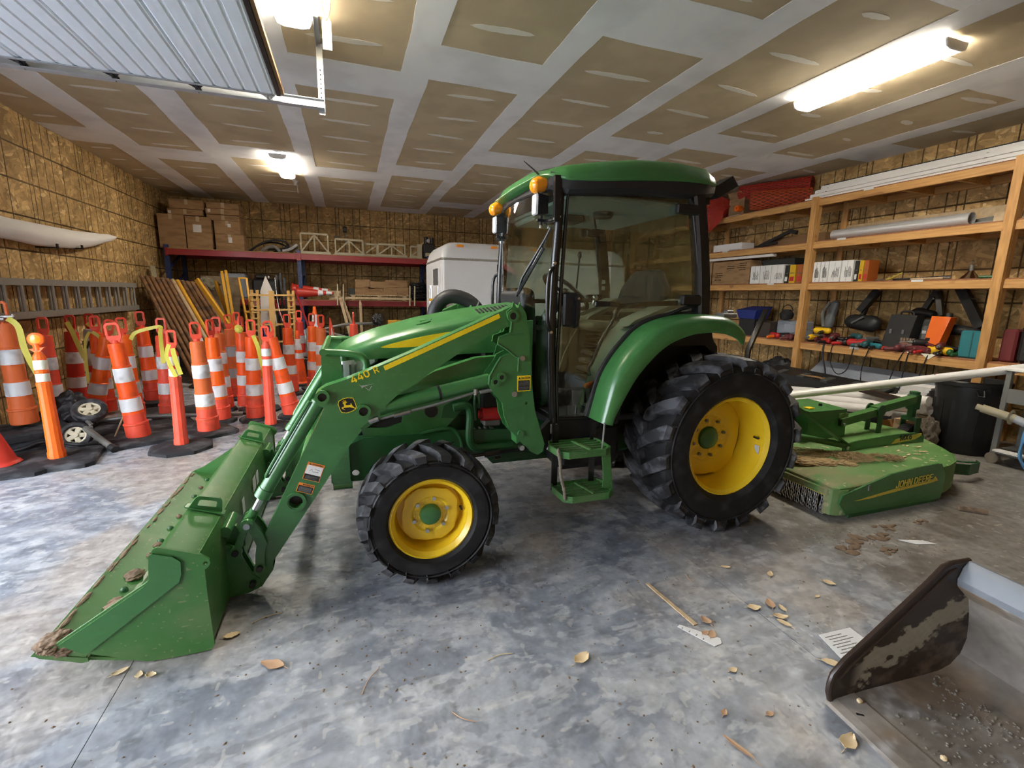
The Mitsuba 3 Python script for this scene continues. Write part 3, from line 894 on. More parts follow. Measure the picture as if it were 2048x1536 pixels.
for i, (p, r) in enumerate([([(0.60, 2.83, 0.90), (0.68, 2.83, 0.91), (0.71, 2.83, 0.86), (0.705, 2.83, 0.70), (0.73, 2.83, 0.635), (0.80, 2.83, 0.62), (1.0, 2.83, 0.62)], 0.026),
                            ([(0.40, 2.86, 0.74), (0.55, 2.86, 0.76), (0.62, 2.86, 0.74), (0.66, 2.86, 0.66), (0.665, 2.86, 0.56)], 0.013),
                            ([(0.76, 2.87, 1.02), (0.75, 2.87, 0.92), (0.76, 2.87, 0.80)], 0.010), ([(0.94, 2.87, 0.98), (0.80, 2.87, 1.06), (0.78, 2.87, 0.98), (0.78, 2.87, 0.88)], 0.011)]):
    part(tr, 'hydraulic_line', tube(spline(p, 6), r, 10), 'dark_green')
part(tr, 'engine_sticker', quad4((0.565, 2.945, 0.885), (1, 0, 0), (0, 0, 1), 0.075, 0.03), 'paper_white')
part(tr, 'fuel_cap_box', box(0.60, 0.76, 2.92, 3.0, 0.84, 0.92, .01), 'dark_green')
part(tr, 'drive_rod', cat(cyl((0.55, 2.80, 0.575), (1.15, 2.80, 0.60), 0.012, 8), cyl((0.80, 2.80, 0.585), (0.90, 2.80, 0.59), 0.022, 10), *[cyl((0.86, 2.78, 0.56 + .03 * i), (0.90, 2.78, 0.56 + .03 * i), 0.008, 8) for i in range(2)]), 'black_paint')

# ---- bonnet
ST = [(-0.105, .17, 1.195, 1.205, 1.215), (-0.08, .245, 1.185, 1.218, 1.240), (-0.03, .315, 1.185, 1.240, 1.277), (.06, .350, 1.205, 1.272, 1.320), (.17, .362, 1.215, 1.305, 1.361), (.43, .372, 1.222, 1.366, 1.432), (.72, .380, 1.235, 1.425, 1.488), (.92, .385, 1.24, 1.455, 1.518), (1.09, .385, 1.24, 1.478, 1.541)]
ST = [(a, b, c + .004, d + .012, e + .016) for a, b, c, d, e in ST]
xs_ = np.linspace(-0.105, 1.09, 34)
S_ = np.array(ST)
rings = []
for x in xs_:
    hw, zb, zs, zt = [float(np.interp(x, S_[:, 0], S_[:, i])) for i in range(1, 5)]
    half = [(1.0, zb), (1.0, zb + (zs - zb) * .55), (0.985, zs - 0.012), (0.93, zs + (zt - zs) * 0.18), (0.80, zs + (zt - zs) * 0.48), (0.72, zs + (zt - zs) * 0.56), (0.45, zs + (zt - zs) * 0.86), (0.2, zt - 0.002)]
    ring = [(x, YC - hw * a, z) for a, z in half] + [(x, YC, zt)] + [(x, YC + hw * a, z) for a, z in reversed(half)]
    ring += [(x, YC + hw * .9, zb), (x, YC - hw * .9, zb)]
    rings.append(ring)
hood = part(tr, 'hood', loft(rings), 'green_paint', 42)
def on_hood(x, f):
    hw, zb, zs, zt = [float(np.interp(x, S_[:, 0], S_[:, i])) for i in range(1, 5)]
    return zs + (zt - zs) * f
for i in range(9):
    x = 0.80 + i * 0.026
    part(hood, 'vent_slot', hull([(x + dx, YC - yy, on_hood(x + dx, g) + dz) for dx in (0, 0.012) for yy, g in ((0.275, .565), (0.17, .875)) for dz in (-0.004, 0.004)]), 'decal_black', False)
sw = []
for a in np.linspace(0, 1, 24):
    x = 0.175 + 0.62 * a
    hw, zb, zs, zt = [float(np.interp(x, S_[:, 0], S_[:, i])) for i in range(1, 5)]
    h = 0.066 * math.sin(math.pi * min(a * .75 + .0, 1)) ** 0.7 + 0.001
    zc = np.interp(a, [0, 1], [1.286, 1.372])
    sw.append([(x, YC - hw - 0.0015, zc - h * .5), (x, YC - hw - 0.0015, zc + h * .5), (x, YC - hw + 0.004, zc + h * .5), (x, YC - hw + 0.004, zc - h * .5)])
part(hood, 'yellow_stripe', loft(sw), 'decal_yellow', False)
part(hood, 'hood_emblem', cat(tube(spline([(0.40, YC - .26, on_hood(.40, .58) + .004), (0.45, YC - .27, on_hood(.45, .57) + .004), (0.49, YC - .25, on_hood(.49, .6) + .004)], 5), 0.004, 6), tube(spline([(0.43, YC - .21, on_hood(.43, .7) + .004), (0.47, YC - .20, on_hood(.47, .7) + .004), (0.50, YC - .22, on_hood(.5, .68) + .004)], 5), 0.004, 6)), 'green_paint')
part(tr, 'grille', cat(box(-0.085, 0.10, YC - .27, YC + .27, 0.72, 1.20, .02), *[box(-0.10, -0.08, YC - .26, YC + .26, 0.76 + .035 * i, 0.775 + .035 * i, .003) for i in range(12)]), 'black_plastic')
hl = []
for a in np.linspace(0, 1, 14):
    an = math.pi / 2 * min(1, a * 1.7)
    x = -0.085 + (0.05 * (1 - math.cos(an)) if a < .59 else 0.05 + (a - .59) * 0.42)
    y = YC - (0.20 + 0.135 * math.sin(an))
    zt = 1.195 + 0.03 * max(0, a - .2)
    zb = 1.085 + 0.11 * max(0, (a - 0.5) * 2) ** 1.1
    hl.append([(x, y, zb), (x, y, zt), (x + 0.02, y + 0.03, zt), (x + 0.02, y + 0.03, min(zb, zt - .002))])
k1, k2 = both('headlight', loft(hl), 'headlamp', 40, 'clear silver headlight')
for q_, ms_ in ((k1, lambda m: m), (k2, far)):
    for x_, y_ in ((-0.052, 2.915), (-0.010, 2.899), (0.02, 2.892)):
        part(q_, 'reflector_edge', ms_(box(x_, x_ + .012, y_ - .008, y_ + .02, 1.10, 1.185)), 'grey_tool', False)
part(k1, 'trim', mv(loft([[(p[0] - .002, p[1] - .002, p[2]) for p in (r_[1], (r_[1][0], r_[1][1], r_[1][2] + .03), (r_[1][0] + .03, r_[1][1] + .03, r_[1][2] + .03), (r_[1][0] + .03, r_[1][1] + .03, r_[1][2]))] for r_ in hl[:9]])), 'green_paint')
both('side_panel', plate([(0.047, 0.77), (0.062, 0.723), (0.292, 0.704), (0.491, 0.715), (0.555, 0.75), (0.66, 0.86), (0.735, 0.954), (0.78, 1.05), (0.80, 1.20), (0.10, 1.16), (0.05, 1.0)], 2.885, 2.91, holes=[[(0.075, .795), (0.179, 0.857), (0.30, 0.89), (0.285, 0.81), (0.193, 0.785)]]), 'green_paint')
part(tr, 'side_panel_screen', plate([(0.06, .78), (0.179, 0.875), (0.32, 0.91), (0.30, 0.79), (0.193, 0.77)], 2.905, 2.912), 'black_plastic', False)
part(tr, 'side_panel_opening', cyl((0.47, 2.883, 0.875), (0.47, 2.90, 0.875), 0.042, 24), 'decal_black')
part(tr, 'side_panel_flap', plate([(0.53, 0.83), (0.545, 0.90), (0.62, 0.94), (0.72, 0.965), (0.70, 0.91), (0.62, 0.82)], 2.878, 2.886), 'dark_green')
part(tr, 'cowl', cat(box(0.80, 1.12, YC - .36, YC + .36, 0.86, 1.46, .02)), 'black_plastic')
part(tr, 'cowl_panel', plate([(0.98, 0.9), (1.13, 0.86), (1.13, 1.45), (0.92, 1.42), (0.86, 1.2)], 2.84, 2.87), 'green_paint')

# ---- headlight guard: plates and bent tube
gp = plate([(-0.155, 1.275), (-0.06, 1.275), (-0.035, 1.05), (-0.03, 0.50), (-0.02, 0.445), (-0.13, 0.445), (-0.135, 0.55), (-0.165, 1.0)], 2.83, 2.85)
both('guard_plate', gp, 'green_paint')
both('guard_foot', cyl((-0.13, 2.84, 0.455), (-0.02, 2.84, 0.455), 0.020, 10), 'green_paint')
gt = spline([(-0.14, 2.80, 1.272), (-0.06, 2.80, 1.268), (0.01, 2.79, 1.262), (0.062, 2.785, 1.245), (0.083, 2.78, 1.21), (0.080, 2.78, 1.15), (0.06, 2.78, 1.05), (0.05, 2.78, 0.95)], 6)
both('guard_tube', tube(gt, 0.021, 12), 'green_paint')
part(tr, 'guard_crossbar', cat(cyl((-0.142, 2.78, 1.272), (-0.142, 3.70, 1.272), 0.021, 14), ), 'green_paint')

# ---- air intake elbow on the far side
part(tr, 'intake_elbow', tube(spline([(0.625, 3.72, 1.20), (0.625, 3.72, 1.36), (0.65, 3.71, 1.50), (0.72, 3.70, 1.575), (0.80, 3.69, 1.59), (0.89, 3.68, 1.565), (0.95, 3.67, 1.52), (0.985, 3.66, 1.47)], 6), 0.055, 16), 'black_plastic', label='thick black intake elbow')
part(tr, 'intake_clamp', cat(tube(spline([(0.955 + .058 * math.sin(a) * .5, 3.67 + .062 * math.cos(a), 1.515 + .058 * math.sin(a) * .75) for a in np.linspace(0, 6.28, 14)[:-1]], 3, True), 0.006, 6, True)), 'steel')
part(tr, 'mirror_disc', lathe([(0.001, 0), (0.10, 0.002), (0.115, 0.012), (0.10, 0.03), (0.001, 0.035)], 24, (0.90, 3.66, 1.42), axis='x'), 'green_paint')

# ---- loader arms
ARM = [(0.88, 1.542), (0.648, 1.438), (0.341, 1.303), (0.124, 1.214), (-0.014, 1.16), (-0.131, 1.123), (-0.171, 1.096), (-0.185, 1.066), (-0.178, 1.036), (-0.160, 1.018), (-0.137, 1.009),
       (-0.097, 0.99), (-0.066, 0.943), (-0.047, 0.898), (-0.027, 0.874), (0.001, 0.875), (0.042, 0.891), (0.131, 0.967), (0.242, 1.067), (0.346, 1.123), (0.399, 1.166), (0.608, 1.301), (0.801, 1.403), (0.90, 1.44), (0.92, 1.49), (0.91, 1.53)]
LOW = [(-0.137, 1.012), (-0.429, 0.419), (-0.468, 0.34), (-0.505, 0.22), (-0.540, 0.13), (-0.545, 0.075), (-0.525, 0.045), (-0.500, 0.050), (-0.441, 0.136), (-0.435, 0.188), (-0.017, 0.802), (0.042, 0.873), (0.02, 0.95), (-0.05, 1.02)]
pins = [circ(-0.146, 1.071, 0.022), circ(0.054, 0.983, 0.024)]
a1, a2 = both('loader_arm', cat(plate(ARM, 2.556, 2.645, holes=pins), plate(LOW, 2.562, 2.640, holes=[circ(-0.306, 0.51, 0.040)])), 'green_paint', label='green loader arm')
for mside, par in ((lambda m: m, a1), (far, a2)):
    for (x, z, ro, ri, yo) in ((-0.146, 1.071, 0.036, 0.022, 2.530), (0.054, 0.983, 0.037, 0.024, 2.532), (-0.306, 0.51, 0.052, 0.040, 2.548)):
        m = lathe([(ri, 0), (ro, 0), (ro, 0.02), (ro * .97, 0.10), (ri, 0.10)], 28, (x, 0, z), axis='y', close=True)
        m.vertices[:, 1] += yo
        if m.volume < 0: m.invert()
        part(par, 'pin_boss', mside(m), 'green_paint', 40)
        if ro < 0.05:
            part(par, 'pin', mside(cyl((x, yo + 0.02, z), (x, yo + .1, z), ri * .99, 18)), 'decal_black')
nx = np.array([1, 0, 0.0]); nz = np.array([0, 0, 1.0])
ang = math.radians(22.5)
rt = (math.cos(ang), 0, math.sin(ang)); upv = (-math.sin(ang), 0, math.cos(ang))
part(a1, 'yellow_stripe', quad4((0.173, 2.5560, 1.1965), (0.643, 0, 0.281), (-.4, 0, .9), 0.702, 0.026), 'decal_yellow', False)
part(a1, 'model_number', text('440', 0.037, (0.0, 2.5562, 1.131), rt, upv, 0.0016, width=0.105), 'decal_yellow', False, 'yellow numerals 440')
part(a1, 'model_letter', text('R', 0.034, (0.116, 2.5562, 1.180), rt, upv, 0.0016), 'decal_yellow', False, 'yellow letter R')
LOGO = [(-0.07, 1.042), (-0.048, 1.055), (-0.024, 1.06), (0.004, 1.057), (0.014, 1.032), (0.02, 1.008), (0.016, 0.994), (-0.007, 0.981), (-0.033, 0.975), (-0.058, 0.98), (-0.067, 1.001), (-0.073, 1.025)]
lg = xsec(LOGO)
part(a1, 'emblem_plate', plate(lg.offset(-0.0035, JoinType.Round), 2.5540, 2.5565), 'decal_black', False)
part(a1, 'emblem_rim', plate(lg - lg.offset(-0.0032, JoinType.Round), 2.5535, 2.5565), 'decal_yellow', False)
DEER = [(-0.05, 1.029), (-0.045, 1.032), (-0.048, 1.035), (-0.052, 1.04), (-0.05, 1.042), (-0.045, 1.037), (-0.041, 1.036), (-0.043, 1.042), (-0.044, 1.048), (-0.042, 1.048), (-0.04, 1.041), (-0.037, 1.038), (-0.037, 1.047), (-0.035, 1.047), (-0.033, 1.038), (-0.028, 1.037), (-0.027, 1.034), (-0.033, 1.031), (-0.035, 1.026), (-0.033, 1.02), (-0.024, 1.018), (-0.011, 1.02), (-0.007, 1.023), (-0.012, 1.029), (-0.01, 1.03), (-0.004, 1.023), (-0.003, 1.018), (0.001, 1.012), (0.007, 1.006), (0.017, 0.998), (0.012, 0.998), (0.001, 1.002), (-0.006, 1.004), (-0.013, 1.008), (-0.024, 1.006), (-0.036, 1.005), (-0.046, 1.005), (-0.049, 1.002), (-0.038, 0.995), (-0.04, 0.993), (-0.052, 1.0), (-0.056, 1.005), (-0.054, 1.008), (-0.044, 1.011), (-0.043, 1.02), (-0.045, 1.026)]
part(a1, 'leaping_deer', plate(DEER, 2.5525, 2.5545), 'decal_yellow', False, 'yellow leaping deer emblem')
part(a1, 'arrowhead_decal', cat(plate([(0.036, 1.128), (0.046, 1.120), (0.066, 1.121), (0.112, 1.129), (0.060, 1.112), (0.05, 1.104), (0.047, 1.114)], 2.5545, 2.5565),
     plate([(0.066, 1.108), (0.088, 1.090), (0.102, 1.116), (0.098, 1.117), (0.087, 1.095), (0.069, 1.110)], 2.5545, 2.5565)), 'decal_silver', False)
# warning plates on the lower arm
wr = np.array([(-0.148) - (-0.228), 0, 0.687 - 0.718]); wu = np.array([0.040, 0, 0.085])
def warn(par, o, right, up, w, h, head, parts):
    right = np.array(right, float) / np.linalg.norm(right)
    up = np.array(up, float); up -= right * (up @ right); up /= np.linalg.norm(up)
    o = np.array(o, float)
    n = np.cross(right, up)
    k = part(par, 'warning_label', quad4(o, right, up, w, h, .0012), 'decal_orange' if head == 'o' else 'decal_yellow', False, 'orange warning label' if head == 'o' else 'yellow caution label')
    for (u0, u1, v0, v1, m) in parts:
        part(par, 'label_panel', quad4(o + right * (u0 * w) + up * (v0 * h) + n * .0008, right, up, (u1 - u0) * w, (v1 - v0) * h, .0012), m, False)
    return o, right, up, n
o, r_, u_, n_ = warn(a1, (-0.269, 2.5615, 0.633), wr, wu, 0.086, 0.098, 'o', [(.04, .96, .34, .84, 'decal_white'), (.04, .96, .03, .34, 'decal_black'), (.12, .88, .06, .25, 'decal_grey')])
part(a1, 'label_text', text('WARNING', 0.0085, o + r_ * .022 + u_ * .086 + n_ * .0005, r_, u_, .0014), 'decal_black', False)
part(a1, 'label_text', plate([(o[0] + r_[0] * a + u_[0] * b, o[2] + r_[2] * a + u_[2] * b) for a, b in ((.008, .085), (.020, .085), (.014, .095))], 2.5595, 2.5612), 'decal_black', False)
part(a1, 'label_drawing', cat(tube([o + r_ * .02 + u_ * .05 + n_ * .002, o + r_ * .032 + u_ * .066 + n_ * .002, o + r_ * .036 + u_ * .05 + n_ * .002, o + r_ * .066 + u_ * .052 + n_ * .002], 0.0014, 5), tube([o + r_ * .045 + u_ * .068 + n_ * .002, o + r_ * .07 + u_ * .062 + n_ * .002], 0.0012, 5)), 'decal_grey', False)
o, r_, u_, n_ = warn(a1, (-0.304, 2.5615, 0.568), wr, wu, 0.083, 0.052, 'o', [(.05, .95, .06, .72, 'decal_black'), (.12, .88, .12, .62, 'decal_grey')])
part(a1, 'label_text', text('WARNING', 0.0085, o + r_ * .022 + u_ * .040 + n_ * .0005, r_, u_, .0014), 'decal_black', False)

# ---- masts
MAST = [(0.884, 1.543), (0.917, 1.535), (0.926, 1.568), (0.945, 1.535), (0.967, 1.501), (0.989, 1.365), (1.018, 1.054), (1.037, 0.927), (1.106, 0.71), (1.098, 0.663), (1.062, 0.643), (1.014, 0.67), (0.934, 0.757), (0.876, 0.821), (0.843, 0.9), (0.83, 0.983), (0.777, 1.042), (0.743, 1.1), (0.749, 1.15), (0.814, 1.235), (0.822, 1.258), (0.871, 1.28), (0.846, 1.304), (0.797, 1.336), (0.804, 1.372), (0.869, 1.395), (0.877, 1.461), (0.852, 1.483), (0.847, 1.514)]
ms = cat(plate(MAST, 2.538, 2.552, holes=[circ(0.824, 1.138, 0.011), circ(0.980, 0.975, 0.010)]), plate(MAST, 2.650, 2.664), plate([(0.93, 0.72), (1.03, 0.80), (1.012, 1.05), (0.985, 1.36), (0.95, 1.50), (0.92, 1.50), (0.90, 1.2), (0.91, 0.9)], 2.552, 2.650))
m1, m2 = both('loader_mast', ms, 'green_paint', label='green loader mast')
part(m1, 'mast_rib', cat(tube(spline([(0.871, 2.537, 1.395), (0.878, 2.537, 1.46), (0.86, 2.537, 1.48)], 4), .005, 6), tube([(0.80, 2.537, 1.37), (0.87, 2.537, 1.385), (0.955, 2.537, 1.385)], .005, 6), tube([(0.795, 2.537, 1.334), (0.85, 2.537, 1.300), (0.90, 2.537, 1.26), (0.925, 2.537, 1.25), (0.922, 2.537, 1.17)], .006, 6), tube([(0.815, 2.537, 1.255), (0.78, 2.537, 1.20), (0.752, 2.537, 1.15), (0.745, 2.537, 1.10)], .006, 6)), 'green_paint')
for (x, z, r, mt) in ((0.885, 1.489, 0.020, 'decal_black'), (0.946, 1.246, 0.015, 'steel'), (0.785, 1.112, 0.014, 'decal_black'), (0.822, 1.138, 0.014, 'decal_black'), (0.900, 1.036, 0.017, 'steel'), (0.946, 0.793, 0.019, 'green_paint'), (0.955, 0.700, 0.016, 'steel')):
    part(m1, 'mast_pin', cat(cyl((x, 2.525 if mt != 'decal_black' else 2.534, z), (x, 2.56, z), r, 18)), mt)
    if mt == 'decal_black':
        m = lathe([(r, 0), (r + .014, 0), (r + .014, .014), (r, .014)], 24, (x, 2.528, z), axis='y', close=True)
        if m.volume < 0: m.invert()
        part(m1, 'pin_boss', m, 'green_paint', 40)
o, r_, u_, n_ = warn(m1, (0.920, 2.5375, 1.048), (1, 0, 0.01), (0, 0, 1), 0.084, 0.094, 'y', [(.07, .93, .06, .70, 'decal_black'), (.14, .86, .36, .66, 'decal_grey'), (.14, .86, .10, .30, 'decal_grey')])
part(m1, 'label_text', text('CAUTION', 0.0125, o + r_ * .021 + u_ * .074 + n_ * .0006, r_, u_, .0014, width=.058), 'decal_black', False)
part(m1, 'label_text', plate([(o[0] + .006, o[2] + .073), (o[0] + .019, o[2] + .073), (o[0] + .0125, o[2] + .087)], 2.5355, 2.5372), 'decal_black', False)
both('loader_subframe', plate([(0.30, 1.085), (0.441, 1.156), (0.706, 1.234), (0.95, 1.245), (0.95, 1.10), (0.793, 1.10), (0.604, 1.075)], 2.672, 2.688), 'green_paint')
both('subframe_flange', sweep([(0.441, 2.69, 1.157), (0.706, 2.69, 1.235), (0.93, 2.69, 1.246)], [[-.03, -.004], [.03, -.004], [.03, .004], [-.03, .004]], up=(0, 0, 1)), 'green_paint')

# ---- lift cylinders
d1 = cat(cyl((0.765, 2.60, 1.112), (0.16, 2.60, 0.990), 0.041, 20), cyl((0.17, 2.60, 0.992), (0.135, 2.60, 0.985), 0.045, 20), cyl((0.80, 2.60, 1.12), (0.75, 2.60, 1.11), 0.030, 14))
c1, c2 = both('lift_cylinder', d1, 'green_paint')
for q, mside in ((c1, lambda m: m), (c2, far)):
    part(q, 'piston_rod', mside(cyl((0.15, 2.60, 0.988), (0.054, 2.60, 0.969), 0.020, 14)), 'steel')
    part(q, 'hose_clamp', mside(cat(cyl((0.475, 2.60, 1.0535), (0.463, 2.60, 1.051), 0.0445, 20))), 'black_plastic')
    part(q, 'hydraulic_tube', mside(cat(tube(spline([(0.72, 2.575, 1.055), (0.66, 2.57, 1.045), (0.46, 2.555, 0.998), (0.25, 2.555, 0.955), (0.14, 2.56, 0.93)], 5), 0.0075, 8), tube(spline([(0.70, 2.56, 1.05), (0.80, 2.56, 1.06), (0.88, 2.60, 1.02), (0.92, 2.65, 0.93)], 5), 0.011, 8))), 'grey_metal')
    part(q, 'hose_fitting', mside(cat(cyl((0.30, 2.553, 0.963), (0.21, 2.555, 0.943), 0.013, 8), cyl((0.675, 2.568, 1.07), (0.675, 2.568, 1.035), 0.012, 8), cyl((0.13, 2.555, 0.935), (0.08, 2.56, 0.92), 0.016, 8))), 'steel')

# ---- bucket cylinders and linkage
d2 = cat(cyl((-0.168, 2.60, 1.035), (-0.465, 2.60, 0.552), 0.036, 20), cyl((-0.146, 2.575, 1.071), (-0.146, 2.625, 1.071), 0.034, 18), cyl((-0.445, 2.60, 0.584), (-0.472, 2.60, 0.540), 0.040, 20))
b1, b2 = both('bucket_cylinder', d2, 'green_paint')
for q, mside in ((b1, lambda m: m), (b2, far)):
    part(q, 'piston_rod', mside(cyl((-0.465, 2.60, 0.552), (-0.515, 2.60, 0.462), 0.018, 14)), 'steel')
    part(q, 'rod_eye', mside(cat(cyl((-0.508, 2.60, 0.475), (-0.535, 2.60, 0.425), 0.024, 14), cyl((-0.540, 2.570, 0.417), (-0.540, 2.630, 0.417), 0.030, 18))), 'green_paint')
    part(q, 'steel_tube', mside(cat(tube(spline([(-0.21, 2.58, 1.045), (-0.30, 2.575, 0.90), (-0.42, 2.57, 0.70), (-0.44, 2.575, 0.655)], 5), 0.0085, 8))), 'green_paint')
lk1 = plate(xsec([(-0.555, 0.432), (-0.525, 0.432), (-0.585, 0.265), (-0.625, 0.265)]) + CrossSection([circ(-0.540, 0.417, 0.032)]) + CrossSection([circ(-0.603, 0.276, 0.030)]), 2.535, 2.555)
lk2p = xsec([(-0.56, 0.43), (-0.515, 0.44), (-0.475, 0.37), (-0.455, 0.305), (-0.47, 0.25), (-0.475, 0.17), (-0.52, 0.16), (-0.515, 0.24), (-0.505, 0.30), (-0.525, 0.36)]) + CrossSection([circ(-0.499, 0.17, 0.028)]) + CrossSection([circ(-0.540, 0.417, 0.026)])
lk2 = plate(lk2p, 2.540, 2.556)
both('bucket_link', cat(lk1, mv(lk1, 0, .10, 0)), 'green_paint')
both('boomerang_link', cat(lk2, mv(lk2, 0, .098, 0)), 'green_paint')
for (x, z) in ((-0.540, 0.417), (-0.603, 0.276), (-0.499, 0.17), (-0.538, 0.085)):
    both('linkage_pin', cyl((x, 2.522, z), (x, 2.68, z), 0.016, 14), 'steel' if z > .3 else 'black_paint')
brk = plate([(-0.66, 0.32), (-0.625, 0.31), (-0.585, 0.275), (-0.58, 0.235), (-0.545, 0.14), (-0.505, 0.10), (-0.51, 0.05), (-0.56, 0.03), (-0.66, 0.02)], 2.555, 2.575)
both('bucket_bracket', cat(brk, mv(brk, 0, .07, 0)), 'green_paint')
ct = lathe([(.034, 2.552), (.040, 2.552), (.040, 3.928), (.034, 3.928)], 28, (-0.306, 0, 0.51), axis='y', close=True)
if ct.volume < 0: ct.invert()
ct = part(tr, 'loader_crosstube', ct, 'green_paint', 40)
part(ct, 'bore', cyl((-0.306, 2.60, 0.51), (-0.306, 3.88, 0.51), 0.0345, 20), 'decal_black')

# ---- bucket
BY0, BY1 = 2.185, 4.285
SIDE = [(-1.183, 0.174), (-0.946, 0.326), (-0.862, 0.378), (-0.840, 0.398), (-0.832, 0.43), (-0.826, 0.516), (-0.818, 0.530), (-0.803, 0.535), (-0.652, 0.476), (-0.636, 0.462), (-0.620, 0.446), (-0.618, 0.430), (-0.628, 0.412), (-0.641, 0.402), (-0.642, 0.308), (-0.636, 0.03), (-0.652, 0.006), (-0.808, 0.004), (-0.887, 0.010), (-0.932, 0.028), (-1.089, 0.101), (-1.113, 0.064), (-1.247, 0.118), (-1.269, 0.140)]
side = plate(SIDE, BY0, BY0 + 0.012, holes=[circ(-0.636, 0.432, 0.009, 12)])
rimx = plate([(-1.175, 0.168), (-0.955, 0.309), (-0.868, 0.366), (-0.842, 0.40), (-0.842, 0.43), (-0.834, 0.505), (-0.822, 0.512), (-0.752, 0.487), (-0.724, 0.458), (-0.727, 0.40), (-0.738, 0.365), (-1.078, 0.112), (-1.10, 0.108)], BY0 - 0.008, BY0 + 0.002)
FLOOR = [(-1.262, 0.130), (-1.11, 0.066), (-0.95, 0.022), (-0.87, 0.004), (-0.70, 0.003), (-0.655, 0.012), (-0.646, 0.05), (-0.650, 0.30), (-0.652, 0.42), (-0.668, 0.462), (-0.700, 0.478), (-0.792, 0.512), (-0.812, 0.512), (-0.818, 0.495), (-0.825, 0.43)]
sk = xsec([(x, z) for x, z in FLOOR] + [(x + dx, z + dz) for (x, z), (dx, dz) in zip(FLOOR[::-1], [(.008, 0), (.010, -.004), (.004, -.012), (-.002, -.012), (-.006, -.012), (-.010, -.008), (-.010, 0), (-.010, 0), (-.010, .008), (-.004, .014), (0, .010), (.004, .010), (.004, .010), (.004, .012), (.002, .012)])])
bk = part(tr, 'bucket', cat(side, plate(SIDE, BY1 - 0.012, BY1), plate(sk, BY0 + .012, BY1 - .012), box(-0.80, -0.665, BY0 + .012, BY1 - .012, .455, .463)), 'green_worn', 30, 'wide green loader bucket resting on the floor')
part(bk, 'side_gusset', rimx, 'green_paint', False)
part(bk, 'side_gusset', far(rimx), 'green_paint', False)
ce_ = plate([(-1.27, 0.138), (-1.115, 0.066), (-1.09, 0.066), (-1.09, 0.084), (-1.125, 0.096), (-1.262, 0.146)], BY0 - .004, BY1 + .004)
part(bk, 'cutting_edge', ce_, 'green_worn')
part(bk, 'wear_strip', plate([(-1.10, 0.088), (-1.085, 0.082), (-0.99, 0.062), (-0.99, 0.052), (-1.09, 0.07)], BY0 + .02, BY1 - .02), 'green_paint', False)
for i in range(12):
    y = BY0 + 0.13 + i * (BY1 - BY0 - 0.26) / 11
    part(bk, 'edge_bolt', lathe([(0.019, 0), (0.017, .012), (0.010, .020), (0.0005, .022)], 14, (-1.135, y, 0.096)), 'mud' if i % 3 == 1 else 'dark_green', 40)
def clump(c, s, n, seed):
    m = trimesh.creation.icosphere(subdivisions=n)
    v = m.vertices * np.array(s)
    v *= (0.65 + 0.7 * meshkit.fbm(m.vertices * 3.1 + seed, 4, seed))[:, None]
    return tm(v + np.array(c), m.faces)
cl = [clump((-1.215, BY0 + 0.05, 0.150), (0.060, 0.065, 0.032), 4, 3), clump((-1.175, BY0 + 0.02, 0.13), (0.05, 0.03, 0.03), 4, 5)]
for i in range(46):
    y = BY0 + 0.05 + rng.random() * 2.0
    cl.append(clump((-1.258 + rng.uniform(0, .02), y, 0.142), (rng.uniform(.005, .013), rng.uniform(.02, .055), rng.uniform(.003, .006)), 2, i))
for (x, y, z, s) in ((-1.14, 2.78, .106, .045), (-1.13, 2.55, .106, .030), (-1.10, 2.50, .105, .055), (-1.135, 3.1, .108, .022), (-1.06, 2.70, .08, .02)):
    cl.append(clump((x, y, z), (s, s * 1.1, s * .45), 3, int(y * 100)))
part(bk, 'caked_mud', cat(cl), 'mud', 25, 'dried mud and grass caked on the edge', 'stuff')
hk_o = [(-.075, 0), (-.06, .055), (-.045, .068), (.045, .068), (.06, .055), (.075, 0)]
for y in (2.62, 3.86):
    prof = xsec([(x, z) for x, z in hk_o]) - xsec([(-.042, .018), (-.040, .044), (-.032, .050), (.032, .050), (.040, .044), (.042, .018)])
    part(bk, 'hook', mv(rot(rot(plate(prof, -0.006, .006), 14), 21, (0, 1, 0)), -0.735, y, 0.500), 'green_paint', False)
    part(bk, 'hook_plate', mv(rot(box(-.09, .09, -.025, .025, -.002, .005, .001), 21, (0, 1, 0)), -0.735, y, 0.497), 'green_paint', False)
both('bucket_hinge', cat(cyl((-0.635, 2.52, 0.405), (-0.635, 2.70, 0.405), 0.028, 16), plate([(-0.66, 0.42), (-0.60, 0.40), (-0.575, 0.33), (-0.60, 0.27), (-0.66, 0.30)], 2.59, 2.62)), 'green_paint')
for y_, w_ in ((2.95, .06), (3.28, .09), (3.40, .07)):
    part(bk, 'paper_label', quad4((-0.6395, y_ + w_, 0.30), (0, -1, 0), (0, 0, 1), w_, 0.09), 'paper_white', False)

